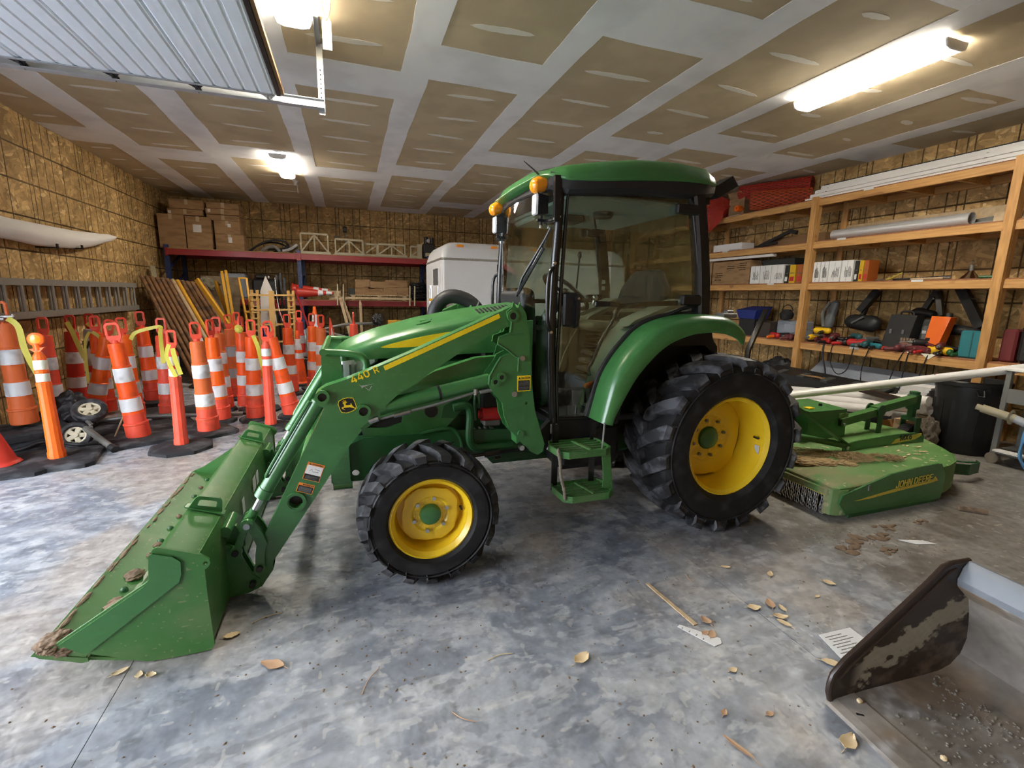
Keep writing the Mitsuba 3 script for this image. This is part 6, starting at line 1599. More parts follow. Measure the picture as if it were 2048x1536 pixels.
for k, (x0, x1, z0, z1) in enumerate([(.17, .46, 1.57, 1.74), (.46, .80, 1.57, 1.72), (.80, 1.12, 1.57, 1.74), (1.12, 1.38, 1.57, 1.75), (.18, .50, 1.745, 1.92), (.50, .86, 1.73, 1.88), (.86, 1.36, 1.75, 1.92)]):
    m = trimesh.creation.box((x1 - x0, .40, z1 - z0)).subdivide().subdivide().subdivide()
    v = m.vertices + np.array([(x0 + x1) / 2, 11.80, (z0 + z1) / 2])
    v += .035 * (meshkit.fbm(v * 4 + k, 3)[:, None] - .5)
    whole('paper_bundle', tm(v, m.faces), 'cardboard', ['far left', 'middle left', 'middle right', 'far right', 'far left', 'middle', 'right'][k] + (' brown paper bundle in the lower row on the pallet' if k < 4 else ' brown paper bundle in the upper row on the pallet'), 'paper bundle', 'brown paper bundles on the lower rack shelf', smooth=40)
whole('dark_carton', box(.02, .16, 11.6, 11.9, LZ, 1.72, .01), 'fabric_dark', 'dark carton squeezed in beside the paper bundles', 'box')
for k in range(5):
    whole('dark_sack', clump((1.64, 11.7, LZ + .07 + .075 * k), (.20, .16, .06), 3, 60 + k), 'black_plastic', ['lowest', 'second', 'third', 'fourth', 'topmost'][k] + ' black bundle stacked on the lower rack shelf by the trailer', 'bundle')
whole('under_rack_tank', cyl((-.5, 12.1, .35), (1.6, 12.1, .35), .28, 24), 'black_plastic', 'dark drum lying under the rack', 'drum')
whole('blue_crate', box(-2.62, -2.12, 11.9, 12.4, LZ, 1.98, .03), 'grey_sheet', 'dull blue-grey crate in the shade under the upper rack beam', 'crate')
whole('black_machine', cat(box(-1.98, -1.45, 11.75, 12.3, LZ, 1.88, .05), box(-1.9, -1.6, 11.72, 11.9, 1.88, 1.97, .03)), 'black_plastic', 'black machine in the shade under the upper rack beam', 'machine')
part('black_machine', 'headlight', ball((-1.63, 11.72, 1.91), (.035, .02, .045), 2), 'chrome')
for k, (x, h) in enumerate(((-1.42, 1.95), (-1.34, 2.0), (-1.27, 1.9))):
    whole('dark_rail', box(x - .02, x + .02, 11.30, 11.34, 0.0, h), 'black_paint', ['left', 'middle', 'right'][k] + ' dark rail standing against the rack behind the yellow frame', 'rail', smooth=False)
whole('corner_board', cat(rbar([(-3.35, 10.9, .0), (-3.52, 11.0, 2.05)], .16, .03, up=(1, 0, 0))), 'cream_metal', 'pale board standing in the corner left of the rack', 'board')
whole('grey_bundle', clump((-2.62, 10.95, 1.72), (.20, .10, .13), 4, 71), 'fabric_tan', 'grey cloth bundle on top of the brown pipes', 'bundle')

# enclosed trailer
X0, X1, Y0, Y1, Z0, Z1 = 1.60, 5.4, 8.5, 10.25, .45, 2.235
tl = thing('enclosed_trailer', 'white enclosed cargo trailer with a rounded roof behind the tractor', 'trailer')
def rr(y0, y1, z0, z1, r):
    p = []
    for cy, cz, a0 in ((y1 - r, z0 + r, -90), (y1 - r, z1 - r, 0), (y0 + r, z1 - r, 90), (y0 + r, z0 + r, 180)):
        for a in np.linspace(a0, a0 + 90, 5):
            p.append((cy + r * math.cos(math.radians(a)), cz + r * math.sin(math.radians(a))))
    return p
pts = []
for (x, y) in ((X0, Y0), (X1, Y0), (X0, Y1), (X1, Y1)):
    cx, cy = (x + .07 if x == X0 else x - .07), (y + .07 if y == Y0 else y - .07)
    for a in np.linspace(0, 2 * math.pi, 17)[:-1]:
        for z in (Z0, Z1):
            pts.append((cx + .07 * math.cos(a), cy + .07 * math.sin(a), z))
part(tl, 'body', hull(pts), 'trailer_skin', 40)
rp = []
for (x, y) in ((X0, Y0), (X1, Y0), (X0, Y1), (X1, Y1)):
    sx, sy = (1 if x == X0 else -1), (1 if y == Y0 else -1)
    for k, (d, z) in enumerate([(0.0, 2.235), (0.012, 2.30), (.055, 2.42), (.12, 2.50), (.22, 2.545), (.40, 2.56)]):
        rr_ = .10 + d * .3
        for a in np.linspace(0, 2 * math.pi, 17)[:-1]:
            rp.append((x + sx * (d * .9 + rr_) + rr_ * math.cos(a), y + sy * (d * .9 + rr_) + rr_ * math.sin(a), z))
part(tl, 'roof', hull(rp), 'trailer_skin', 50, 'rounded white roof')
part(tl, 'trim_band', cat(box(X0 + .06, X1 - .06, Y0 - .006, Y0 + .01, 2.215, 2.255, .003), box(X0 - .006, X0 + .01, Y0 + .06, Y1 - .06, 2.215, 2.255, .003), cyl((X0 + .068, Y0 + .068, 2.215), (X0 + .068, Y0 + .068, 2.255), .0745, 24)), 'aluminium', 30, 'grey trim band')
for x in (1.95, 2.59, 3.4):
    part(tl, 'marker_lamp', cat(hull(np.vstack([ball((x - .04, Y0 + .052, 2.475), (.03, .022, .022), 2).vertices, ball((x + .04, Y0 + .052, 2.475), (.03, .022, .022), 2).vertices]))), 'amber', 50, 'amber marker lamp')
part(tl, 'lettering', text('Ex', .11, (2.62, Y0 - .004, 2.06), (1, 0, 0), (0, 0, 1), .004, False), 'decal_black', False)
part(tl, 'rear_door', box(X0 - .012, X0 + .01, Y0 + .10, Y1 - .10, .5, 2.19, .004), 'trailer_skin', False)
part(tl, 'door_window', box(X0 - .018, X0 + .0, Y0 + .28, Y0 + .78, 1.78, 2.08, .004), 'grey_tool', False, 'dark window')
part(tl, 'door_bar', cat(cyl((X0 - .03, Y0 + .20, .55), (X0 - .03, Y0 + .20, 1.75), .014, 8)), 'chrome')
part(tl, 'door_bar', cat(cyl((X0 - .03, Y0 + .92, .55), (X0 - .03, Y0 + .92, 1.78), .014, 8)), 'chrome')
part(tl, 'door_bar', cat(cyl((X0 - .03, Y0 + 1.08, .55), (X0 - .03, Y0 + 1.08, 1.78), .014, 8)), 'chrome')
part(tl, 'door_latch', cat(box(X0 - .05, X0 - .01, Y0 + .17, Y0 + .26, 1.42, 1.47), box(X0 - .05, X0 - .01, Y0 + .17, Y0 + .24, 1.30, 1.34)), 'chrome')
part(tl, 'fender', cat(box(2.7, 4.3, Y0 - .14, Y0 + .05, .55, .80, .04)), 'trailer_skin')
for x in (3.15, 3.85):
    part(tl, 'wheel', mv(lathe([(.16, -.08), (.30, -.09), (.33, -.06), (.33, .06), (.30, .09), (.16, .08), (.12, .04), (.0001, .04)], 28, axis='y'), x, Y0 + .02, .33), 'tyre_side')
part(tl, 'chassis', box(X0 + .05, X1 + .6, Y0 + .15, Y1 - .15, .36, .46), 'black_paint', False)
part(tl, 'jack_stand', cat(box(X0 + .1, X0 + .16, Y0 + .2, Y0 + .26, .0, .40)), 'black_paint')
t = thing('wood_stove_box', 'dark brown bin with a yellow lid in front of the trailer', 'bin')
part(t, 'body', box(1.36, 1.60, 8.05, 8.32, .0, 1.49, .02), 'brown_paint')
part(t, 'rib', cat(*[box(1.355, 1.362, 8.08 + .05 * i, 8.10 + .05 * i, .1, 1.45) for i in range(5)]), 'black_paint', False)
part(t, 'lid', box(1.34, 1.62, 8.03, 8.34, 1.49, 1.54, .01), 'scaffold_yellow')

# ================================================================== RIGHT WALL SHELVING
SXF, SXB = 6.70, 7.375
sh = thing('wooden_shelving', 'tall shelving of pale lumber along the right wall', 'shelving')
LV = [.965, 1.875, 2.485, 3.105]       # tops of the beams
PY = [.75, 3.19, 5.50, 7.92, 10.3]
for y in PY:
    part(sh, 'post', box(SXF - .002, SXF + .087, y - .045, y - .007, 0, 3.13, .003), 'lumber_post', False)
    part(sh, 'post', box(SXF - .040, SXF - .003, y - .045, y + .044, 0, 3.14, .003), 'lumber_post', False)
    part(sh, 'post', box(SXB - .045, SXB - .004, y - .045, y + .044, 0, 3.13, .003), 'lumber_post', False)
for z in LV:
    for k in range(4):
        part(sh, 'front_beam', box(SXF + .0, SXF + .038, PY[k] + .046, PY[k + 1] - .047, z - .095, z, .003), 'lumber_long', False)
        part(sh, 'back_beam', box(SXB - .045, SXB - .008, PY[k] + .046, PY[k + 1] - .047, z - .095, z, .003), 'lumber_long', False)
        part(sh, 'board', box(SXF + .018, SXB - .006, PY[k] + .05, PY[k + 1] - .05, z, z + .016), 'shelf_ply', False)
        for j in range(3):
            y = PY[k] + (PY[k + 1] - PY[k]) * (j + 1) / 4
            part(sh, 'joist', box(SXF + .04, SXB - .047, y - .019, y + .019, z - .092, z - .002), 'lumber_long', False)
for (y, z) in ((4.75, 3.113), (5.03, 2.493), (3.98, 1.883), (6.15, 1.883), (4.62, .973), (7.25, 2.493)):
    part(sh, 'shelf_tag', box(SXF - .003, SXF + .0, y - .07, y + .06, z - .017, z + .012), 'paper_white', False)
zt = LV[3] + .017
# netting on the top shelf
def roll(x, y0, y1, z, r, mat, label, seed):
    t = thing('netting_roll', label, 'netting roll', 'rolls of plastic safety netting on the top shelf')
    core = lathe([(r * .40, y0), (r * .93, y0), (r * .95, y1), (r * .40, y1)], 32, (x, 0, z), axis='y', close=True)
    if core.volume < 0: core.invert()
    part(t, 'core', core, mat)
    L = y1 - y0
    for s in (1, -1):
        hs = []
        for k in range(14):
            a0 = 2 * math.pi * k / 14
            p = [(x + r * math.cos(a0 + s * 3.2 * f * L), y0 + .005 + f * (L - .01), z + r * math.sin(a0 + s * 3.2 * f * L)) for f in np.linspace(0, 1, 14)]
            hs.append(tube(p, .006, 4))
        part(t, 'mesh', cat(hs), mat, 40, kind='stuff')
    rg = []
    for k in range(4):
        rr_ = r * (.45 + .15 * k)
        rg.append(tube([(x + rr_ * math.cos(a), y0 - .004, z + rr_ * math.sin(a)) for a in np.linspace(0, 2 * math.pi, 20)[:-1]], .006, 4, True))
    part(t, 'end_coil', cat(rg), mat, 40, kind='stuff')
    return t
# their round ends face the left along the wall: the rolls lie along y
def rollf(x, y0, y1, z, r, mat, label, seed=0):
    # open end towards the camera's left, that is the +y end
    return roll(x, y0, y1, z, r, mat, label, seed)
def rollx(p0, p1, r, mat, label):
    p0, p1 = np.array(p0, float), np.array(p1, float)
    t = thing('netting_roll', label, 'netting roll', 'rolls of plastic safety netting on the top shelf')
    ax = (p1 - p0) / np.linalg.norm(p1 - p0)
    L = np.linalg.norm(p1 - p0)
    M = trimesh.geometry.align_vectors([0, 0, 1], ax).copy(); M[:3, 3] = p0
    def P(m):
        m = m.copy(); m.apply_transform(M); return m
    part(t, 'core', P(lathe([(r * .42, 0), (r * .94, 0), (r * .94, L), (r * .42, L)], 32, close=True)), 'netting_core')
    for s in (1, -1):
        hs = []
        for k in range(16):
            a0 = 2 * math.pi * k / 16
            hs.append(tube([(r * .96 * math.cos(a0 + s * 3.0 * f * L), r * .96 * math.sin(a0 + s * 3.0 * f * L), .004 + f * (L - .008)) for f in np.linspace(0, 1, 14)], .0075, 4))
        part(t, 'mesh', P(cat(hs)), mat, 40, kind='stuff')
    rg = [tube([(rr_ * math.cos(a), rr_ * math.sin(a), -.003) for a in np.linspace(0, 2 * math.pi, 24)[:-1]], .005, 4, True) for rr_ in (r * .5, r * .62, r * .74, r * .86)]
    part(t, 'end_coil', P(cat(rg)), mat, 40, kind='stuff')
rollx((6.62, 6.68, zt + .165), (7.22, 6.02, zt + .155), .150, 'netting_orange', 'orange netting roll with its open end at the front edge of the top shelf')
rollx((6.80, 7.12, zt + .385), (7.24, 6.05, zt + .375), .115, 'netting_red', 'upper red netting roll close under the ceiling')
rollx((7.12, 7.3, zt + .135), (7.22, 6.45, zt + .135), .12, 'netting_red', 'rear red netting roll lying behind the orange one')
t = whole('open_carton', cat(box(6.78, 6.80, 6.98, 7.34, zt, zt + .30), box(7.08, 7.10, 6.98, 7.34, zt, zt + .30), box(6.80, 7.08, 6.98, 7.0, zt, zt + .30), box(6.80, 7.08, 7.32, 7.34, zt, zt + .30), box(6.80, 7.08, 7.0, 7.32, zt, zt + .01)), 'cardboard', 'open cardboard box between the red net heap and the orange roll', 'box', smooth=False)
part(t, 'flap', hull([(6.79, 6.99, zt + .30), (6.79, 7.33, zt + .30), (6.70, 7.0, zt + .40), (6.70, 7.32, zt + .40), (6.785, 6.99, zt + .30), (6.695, 7.0, zt + .398)]), 'cardboard', False)
part(t, 'flap', hull([(6.79, 6.98, zt + .0), (6.60, 6.98, zt - .03), (6.79, 7.25, zt + .0), (6.62, 7.22, zt - .03), (6.79, 6.98, zt + .006), (6.60, 6.98, zt - .024)]), 'paper_white', False)
m = lathe([(.02, 0), (.05, 0), (.052, .01), (.052, .10), (.05, .11), (.02, .11)], 20, close=True)
whole('tape_roll', mv(rot(m, 90, (0, 1, 0)), 6.66, 7.03, zt + .10), 'orange_tool', 'small bright orange roll in front of the open cardboard box', 'roll')
nets = []
U, V = 15, 13
def netp(u, v):
    y = 8.25 - .95 * u
    w = float(meshkit.fbm(np.array([u * 3, v * 3, 2.2]), 3)) - .5
    if v < .55:
        q = v / .55
        return np.array([7.05 - .42 * q + .12 * w, y + .06 * w, zt + .02 + .30 * math.sin(math.pi * (.25 + .6 * q)) * (.6 + .9 * math.sin(math.pi * u)) + .10 * w])
    q = (v - .55) / .45
    return np.array([6.63 - .03 * q + .10 * w, y + .08 * w, zt + .10 - (.34 * q) * (.45 + .65 * math.sin(math.pi * u)) + .05 * w])
for u in np.linspace(0, 1, U * 2):
    nets.append(tube([netp(u, v) for v in np.linspace(0, 1, 16)], .0075, 4))
for v in np.linspace(0, 1, V * 2):
    nets.append(tube([netp(u, v) for u in np.linspace(0, 1, 18)], .0075, 4))
whole('netting_heap', cat(nets), 'netting_red', 'heap of red plastic netting hanging over the top shelf beside the cab', 'netting', kind=None)
inner = []
whole('red_cloth', clump((6.90, 7.85, zt + .12), (.22, .42, .17), 4, 81), 'netting_red', 'folded red netting inside the heap on the top shelf', 'netting')
# long white trims
for k, (x, z, w, h, m, lab) in enumerate([(6.80, zt, .10, .042, 'pvc_white', 'white trim length at the front bottom of the stack'), (6.835, zt + .056, .11, .042, 'pvc_white', 'second white trim length from the bottom'), (6.87, zt + .112, .10, .045, 'pvc_white', 'third white trim length from the bottom'),
                                          (6.92, zt + .170, .10, .045, 'pvc_white', 'topmost white trim length'), (7.02, zt + .0, .11, .10, 'pvc_white', 'rear white trim length'), (7.16, zt + .20, .14, .09, 'fabric_dark', 'dark grey length at the back, under the ceiling')]):
    y1 = 5.78 - (.05 * k if k < 4 else .0)
    prof = [(0, 0), (w, 0), (w, h), (w - .02, h), (w - .02, h * .55), (.02, h * .55), (.02, h), (0, h)] if m == 'pvc_white' else [(0, 0), (w, 0), (w, h), (0, h)]
    a, b = (1.2, y1)
    mm = plate([(x + p, z + q) for p, q in prof], a, b)
    whole('trim_length' if m == 'pvc_white' else 'dark_batten', mm, m, lab + ' on the top shelf', 'trim length', 'long white trims on the top shelf' if m == 'pvc_white' else None, smooth=False)
for i_ in range(3):
    for y_ in (1.5, 3.6, 5.5):
        part('trim_length', 'spacer', box(6.84 + .03 * i_, 6.89 + .03 * i_, y_, y_ + .02, zt + .0415 + .056 * i_, zt + .057 + .056 * i_), 'fabric_dark', False)
whole('trim_support', box(7.13, 7.33, 1.4, 1.45, zt, zt + .20), 'lumber_pale', 'block under the dark length on the top shelf', 'block', smooth=False)
part('trim_support', 'block', box(7.13, 7.33, 5.4, 5.45, zt, zt + .20), 'lumber_pale', False)

# second shelf from the top
z2 = LV[2] + .017
whole('white_box', box(6.76, 7.05, 6.92, 7.62, z2, z2 + .13, .004), 'box_white', 'flat white box on the second shelf from the top', 'box', smooth=False)
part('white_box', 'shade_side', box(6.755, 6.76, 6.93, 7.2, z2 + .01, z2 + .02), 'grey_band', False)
t = whole('black_tool_case', cat(rbar([(6.95, 6.78, z2 + .02), (6.95, 6.10, z2 + .235)], .05, .05, up=(1, 0, 0)), rbar([(6.95, 6.10, z2 + .235), (6.95, 5.98, z2 + .20)], .06, .05, up=(1, 0, 0)), rbar([(6.90, 6.75, z2 + .03), (6.90, 6.30, z2 + .07)], .04, .04, up=(1, 0, 0))), 'black_plastic', 'long black tool lying aslant on the second shelf', 'tool')
whole('long_box', box(7.05, 7.25, 5.56, 6.75, z2, z2 + .17, .004), 'pallet_deck', 'long brown box at the back of the second shelf', 'box', smooth=False)
whole('plank', box(7.20, 7.33, 3.3, 5.35, z2, z2 + .24, .003), 'lumber_pale', 'grey-brown plank standing on edge behind the metal pipe', 'plank', smooth=False)
gp_ = lathe([(.066, 0), (.070, .002), (.070, 1.62), (.076, 1.64), (.076, 1.66), (.066, 1.66)], 36, close=True)
whole('metal_pipe', rot(mv(rot(gp_, 90, (1, 0, 0)), 6.86, 5.28, z2 + .078), 0), 'pipe_galv', 'shiny galvanised metal pipe lying on the second shelf', 'pipe')
whole('steel_angle', cat(rbar([(6.95, 3.75, z2 + .02), (6.95, 3.28, z2 + .03)], .08, .03), rbar([(7.05, 3.8, z2 + .05), (7.0, 3.25, z2 + .09)], .05, .05)), 'grey_metal', 'grey steel pieces beside the pipe end', 'steel piece')
whole('wood_block', box(6.78, 6.90, 3.26, 3.38, z2, z2 + .10), 'lumber_pale', 'small wood block at the post beside the pipe', 'block', smooth=False)
whole('glass_bottles', cat(*[lathe([(.0001, 0), (.04, 0), (.04, .16), (.015, .20), (.015, .24), (.0001, .24)], 14, (6.80, 2.98 - .1 * i, z2)) for i in range(1)]), 'white_plastic', 'white bottle right of the right-hand shelf post', 'bottle')

# third shelf
z3 = LV[1] + .017
t = carton(6.78, 7.2, 7.64, 7.86, z3, z3 + .44, 'cardboard box end next to the tractor cab on the third shelf', tape=False, group='boxes on the third shelf')
t = carton(6.76, 7.2, 6.68, 7.58, z3, z3 + .42, 'long printed cardboard box on the third shelf', tape=False, group='boxes on the third shelf')
def pr_lines(t, x, y0, y1, z0, z1, n, mat='decal_grey'):
    for k in range(n):
        zz = z0 + (z1 - z0) * k / n
        a = y0 + (y1 - y0) * rng.uniform(0, .2); b = y1 - (y1 - y0) * rng.uniform(0, .3)
        part(t, 'print', box(x - .0012, x, a, b, zz, zz + (z1 - z0) / n * .35), mat, False)
pr_lines(t, 6.76, 6.75, 6.98, z3 + .25, z3 + .40, 4, 'brown_paint'); pr_lines(t, 6.76, 7.02, 7.24, z3 + .28, z3 + .36, 2, 'brown_paint'); pr_lines(t, 6.76, 7.3, 7.52, z3 + .08, z3 + .24, 4, 'brown_paint')
whole('white_strip', box(6.74, 6.82, 6.2, 7.9, z3 + .445, z3 + .49, .003), 'pvc_white', 'long white strip lying on the cardboard boxes', 'strip', smooth=False)
whole('dark_carton', box(7.0, 7.3, 6.0, 6.66, z3, z3 + .42, .004), 'fabric_dark', 'dark carton behind the white boxes on the third shelf', 'box', smooth=False)
def wbox(y0, y1, lab, lean=0.0, h=.30, mats='box_white'):
    m = box(6.745, 6.98, y0 + .004, y1 - .004, z3, z3 + h, .003)
    t = whole('parts_box', m, mats, lab, 'box', 'white boxes on the third shelf', smooth=False)
    for k in range(6):
        yy = y0 + (y1 - y0) * (.12 + .25 * (k % 2) + .05 * k)
        part(t, 'print', box(6.7435, 6.745, yy, yy + .008, z3 + h * .22, z3 + h * rng.uniform(.45, .75)), 'decal_grey', False)
    part(t, 'fold', box(6.7435, 6.745, (y0 + y1) / 2 - .002, (y0 + y1) / 2 + .001, z3 + .01, z3 + h - .01), 'decal_grey', False)
    return t
for k, (a, b) in enumerate(((6.44, 6.64), (6.21, 6.43), (5.96, 6.20))):
    wbox(a, b, ['first', 'second', 'third'][k] + ' white printed box left of the middle post')
for k, (a, b) in enumerate(((5.33, 5.44), (5.20, 5.32), (5.01, 5.19), (4.83, 5.0))):
    wbox(a, b, ['first', 'second', 'third', 'fourth'][k] + ' white printed box right of the middle post')
for k, (a, b, m, lab) in enumerate(((5.88, 5.955, 'decal_black', 'black box end beside the white boxes left of the middle post'), (5.76, 5.87, 'box_yellow', 'yellow parts box left of the middle post'), (5.63, 5.74, 'box_orange', 'red-orange parts box touching the middle post'),
                                    (4.765, 4.825, 'decal_black', 'black box end beside the white boxes right of the middle post'), (4.70, 4.762, 'box_yellow', 'yellow parts box right of the middle post'), (4.63, 4.695, 'box_orange', 'orange-brown parts box at the end of the row'))):
    t = whole('parts_box', box(6.765, 6.97, a + .003, b - .003, z3, z3 + .285, .003), m, lab, 'box', 'dark and coloured boxes on the third shelf', smooth=False)
    part(t, 'print', box(6.763, 6.765, a + .015, b - .015, z3 + .03, z3 + .10), 'paper_white' if m == 'decal_black' else 'red_tool', False)
    part(t, 'print', box(6.763, 6.765, a + .015, b - .02, z3 + .15, z3 + .16), 'decal_grey', False)
t = thing('heat_lamp', 'silver reflector heat lamp on the third shelf near the right post', 'lamp')
part(t, 'shade', lathe([(.09, 0), (.095, .005), (.06, .045), (.03, .085), (.022, .10), (.020, .10), (.028, .083), (.057, .043), (.085, .004)], 28, (6.84, 3.52, z3), close=True), 'chrome', 40)
part(t, 'socket', cyl((6.84, 3.52, z3 + .09), (6.84, 3.52, z3 + .16), .02, 12), 'grey_metal')
part(t, 'clip', tube([(6.84 + .025 * math.cos(a), 3.52, z3 + .185 + .025 * math.sin(a)) for a in np.linspace(0, 6.28, 16)[:-1]], .004, 6, True), 'steel')
for k, (pts, r, m, lab) in enumerate([([(6.80, 4.50, z3 + .01), (6.80, 4.36, z3 + .03), (6.8, 4.22, z3 + .10)], .008, 'decal_dull_yellow', 'curved yellow wire on the third shelf'), ([(6.85, 4.35, z3 + .015), (6.9, 4.0, z3 + .03), (6.9, 3.75, z3 + .04)], .014, 'black_plastic', 'thin black rod on the third shelf'),
                                      ([(6.78, 4.1, z3 + .013), (6.80, 3.76, z3 + .02)], .013, 'lumber_pale', 'wooden tool handle on the third shelf'), ([(6.83, 3.82, z3 + .02), (6.83, 3.70, z3 + .02)], .022, 'steel', 'steel tool head on the third shelf'),
                                      ([(6.80, 3.42, z3 + .02), (6.85, 3.26, z3 + .02)], .018, 'dark_green', 'dark green rod beside the heat lamp'), ([(6.78, 4.52, z3 + .01), (6.78, 4.40, z3 + .02)], .012, 'steel', 'small steel fitting right of the parts boxes')]):
    whole('small_tool', tube(spline(pts, 5), r, 8), m, lab, 'tool')
whole('jug', cat(lathe([(.0001, 0), (.07, 0), (.075, .16), (.03, .22), (.03, .25), (.0001, .25)], 16, (6.85, 2.95, z3))), 'black_plastic', 'dark jug right of the right-hand post on the third shelf', 'jug')

# tool shelf
z4 = LV[0] + .017
t = whole('hard_case', hull([(6.80, 4.35, z4), (6.80, 4.05, z4), (7.0, 4.05, z4), (7.0, 4.35, z4), (6.90, 4.33, z4 + .47), (6.90, 4.02, z4 + .47), (7.05, 4.33, z4 + .47), (7.05, 4.02, z4 + .47), (6.79, 4.33, z4 + .03), (6.79, 4.07, z4 + .03)]), 'black_plastic', 'black hard tool case leaning upright on the tool shelf', 'case')
part(t, 'latch', box(6.825, 6.85, 4.10, 4.13, z4 + .22, z4 + .28, .003), 'grey_tool'); part(t, 'latch', box(6.825, 6.85, 4.25, 4.28, z4 + .22, z4 + .28, .003), 'grey_tool')
part(t, 'handle', cat(tube(spline([(6.97, 4.10, z4 + .47), (6.97, 4.12, z4 + .51), (6.97, 4.24, z4 + .51), (6.97, 4.26, z4 + .47)], 4), .012, 8)), 'black_plastic')
whole('dark_case', box(7.05, 7.30, 3.86, 4.45, z4, z4 + .42, .03), 'fabric_dark', 'dark case behind the black hard case', 'case')
t = whole('grey_case', box(6.98, 7.12, 3.92, 4.0, z4, z4 + .34, .02), 'grey_tool', 'narrow grey tool case beside the orange one', 'case')
part(t, 'latch', box(6.965, 6.98, 3.93, 3.98, z4 + .24, z4 + .28, .003), 'grey_band', False)
t = whole('orange_case', hull([(6.86, 3.88, z4 + .12), (6.86, 3.72, z4 + .12), (7.0, 3.72, z4 + .12), (7.0, 3.88, z4 + .12), (6.90, 3.83, z4 + .46), (6.90, 3.66, z4 + .46), (7.02, 3.66, z4 + .46), (7.02, 3.83, z4 + .46), (6.88, 3.85, z4 + .47), (6.88, 3.70, z4 + .47)]), 'orange_tool', 'bright orange upright power tool case on the tool shelf', 'case')
part(t, 'badge', box(6.862, 6.87, 3.82, 3.87, z4 + .16, z4 + .20), 'decal_black', False)
whole('socket_tray', cat(box(6.80, 6.92, 3.95, 4.12, z4 + .10, z4 + .13, .004), *[cyl((6.82, 3.97 + .035 * i, z4 + .13), (6.82, 3.97 + .035 * i, z4 + .18), .014, 10) for i in range(5)], box(6.80, 6.92, 3.97, 4.10, z4, z4 + .10)), 'chrome', 'tray of chrome sockets in front of the black case', 'socket set')
t = whole('teal_case', box(6.82, 6.97, 3.27, 3.50, z4, z4 + .32, .02), 'teal_tool', 'teal tool case against the right post', 'case')
part(t, 'seam', box(6.815, 6.82, 3.37, 3.38, z4 + .01, z4 + .31), 'teal_dark', False)
whole('red_case', box(6.84, 7.05, 3.0, 3.13, z4, z4 + .36, .02), 'case_maroon', 'dark red case just right of the right-hand post', 'case')
whole('black_speaker_case', box(6.80, 7.1, 2.55, 2.97, z4, z4 + .42, .04), 'black_plastic', 'large black case right of the red case', 'case')
whole('grey_machine', cat(box(6.95, 7.2, 5.65, 6.15, z4, z4 + .30, .02), box(6.93, 6.96, 5.75, 6.0, z4 + .1, z4 + .25, .01)), 'grey_sheet', 'grey box tool left of the middle post on the tool shelf', 'machine')
whole('dark_drill_case', box(7.05, 7.3, 6.2, 6.7, z4, z4 + .26, .02), 'fabric_dark', 'dark case at the left end of the tool shelf', 'case')
whole('blue_bin', hull([(6.80, 6.5, z4 + .30), (7.1, 6.5, z4 + .30), (6.80, 6.85, z4 + .30), (7.1, 6.85, z4 + .30), (6.78, 6.45, z4 + .45), (7.15, 6.45, z4 + .52), (6.78, 6.9, z4 + .45), (7.15, 6.9, z4 + .52)]), 'blue_plastic', 'blue plastic bin behind the mudguard', 'bin')
part('blue_bin', 'stand', box(6.82, 7.1, 6.5, 6.85, z4, z4 + .30), 'black_plastic', False)
whole('tool_crate', cat(box(6.80, 7.0, 6.15, 6.45, z4, z4 + .26, .01)), 'brown_paint', 'brown tool crate beside the blue bin', 'crate')
whole('mask_visor', cat(lathe([(.03, 0), (.09, .02), (.11, .10), (.06, .17), (.0001, .18)], 18, (6.92, 5.95, z4 + .31))), 'black_plastic', 'black visor on the grey box tool', 'visor')
part('mask_visor', 'strap', tube([(6.92, 5.95 + .10 * math.cos(a), z4 + .46 + .10 * math.sin(a)) for a in np.linspace(0, math.pi, 12)], .008, 6), 'black_plastic')
# scattered power tools: motor body, handle, snout
def drill(x, y, z, rz, body, grip, label, s=1.0):
    m1 = hull(np.vstack([ball((-.11, 0, .05), (.035, .036, .04), 1).vertices, ball((.05, 0, .05), (.035, .036, .04), 1).vertices]))
    m2 = hull(np.vstack([ball((-.05, 0, .04), (.022, .02, .022), 1).vertices, ball((-.08, .13, .025), (.02, .022, .022), 1).vertices]))
    m3 = cat(cyl((.05, 0, .05), (.12, 0, .05), .022, 12, .014), cyl((.12, 0, .05), (.19, 0, .05), .006, 8))
    t = thing('power_tool', label, 'power tool', 'power tools lying on the tool shelf')
    W = plan(x, y, rz, z, s)
    part(t, 'motor', m1, body, 50, tw=W); part(t, 'grip', m2, grip, 50, tw=W); part(t, 'chuck', m3, 'grey_metal', 40, tw=W)
drill(6.86, 5.28, z4 + .13, 95, 'yellow_tool', 'decal_black', 'yellow power tool lying highest, just right of the middle post', 1.15)
drill(6.80, 5.12, z4, 60, 'red_tool', 'decal_black', 'red power tool below the yellow one', 1.0)
drill(6.79, 4.68, z4, 100, 'red_tool', 'grey_tool', 'red power tool left of the black case, nearest the edge', 1.25)
drill(6.86, 4.88, z4, 40, 'decal_black', 'red_tool', 'black power tool with a red grip between the red ones', 1.1)
drill(6.95, 5.05, z4, 120, 'grey_tool', 'maroon_tool', 'grey power tool behind the red ones', 1.1)
drill(6.82, 4.52, z4, 20, 'teal_dark', 'teal_dark', 'teal power tool against the black case', 1.2)
drill(6.78, 4.42, z4, 75, 'teal_tool', 'decal_black', 'small teal power tool at the shelf edge by the case', .9)
drill(6.82, 3.95, z4, 80, 'maroon_tool', 'maroon_tool', 'dark red power tool before the socket tray', 1.1)
drill(6.80, 3.70, z4, 95, 'yellow_tool', 'decal_black', 'yellow power tool below the orange case', 1.2)
drill(6.88, 3.60, z4, 30, 'dark_green', 'decal_black', 'green power tool near the teal case', 1.0)
drill(6.79, 3.86, z4, 70, 'maroon_tool', 'red_tool', 'dark red power tool at the shelf edge below the orange case', 1.0)
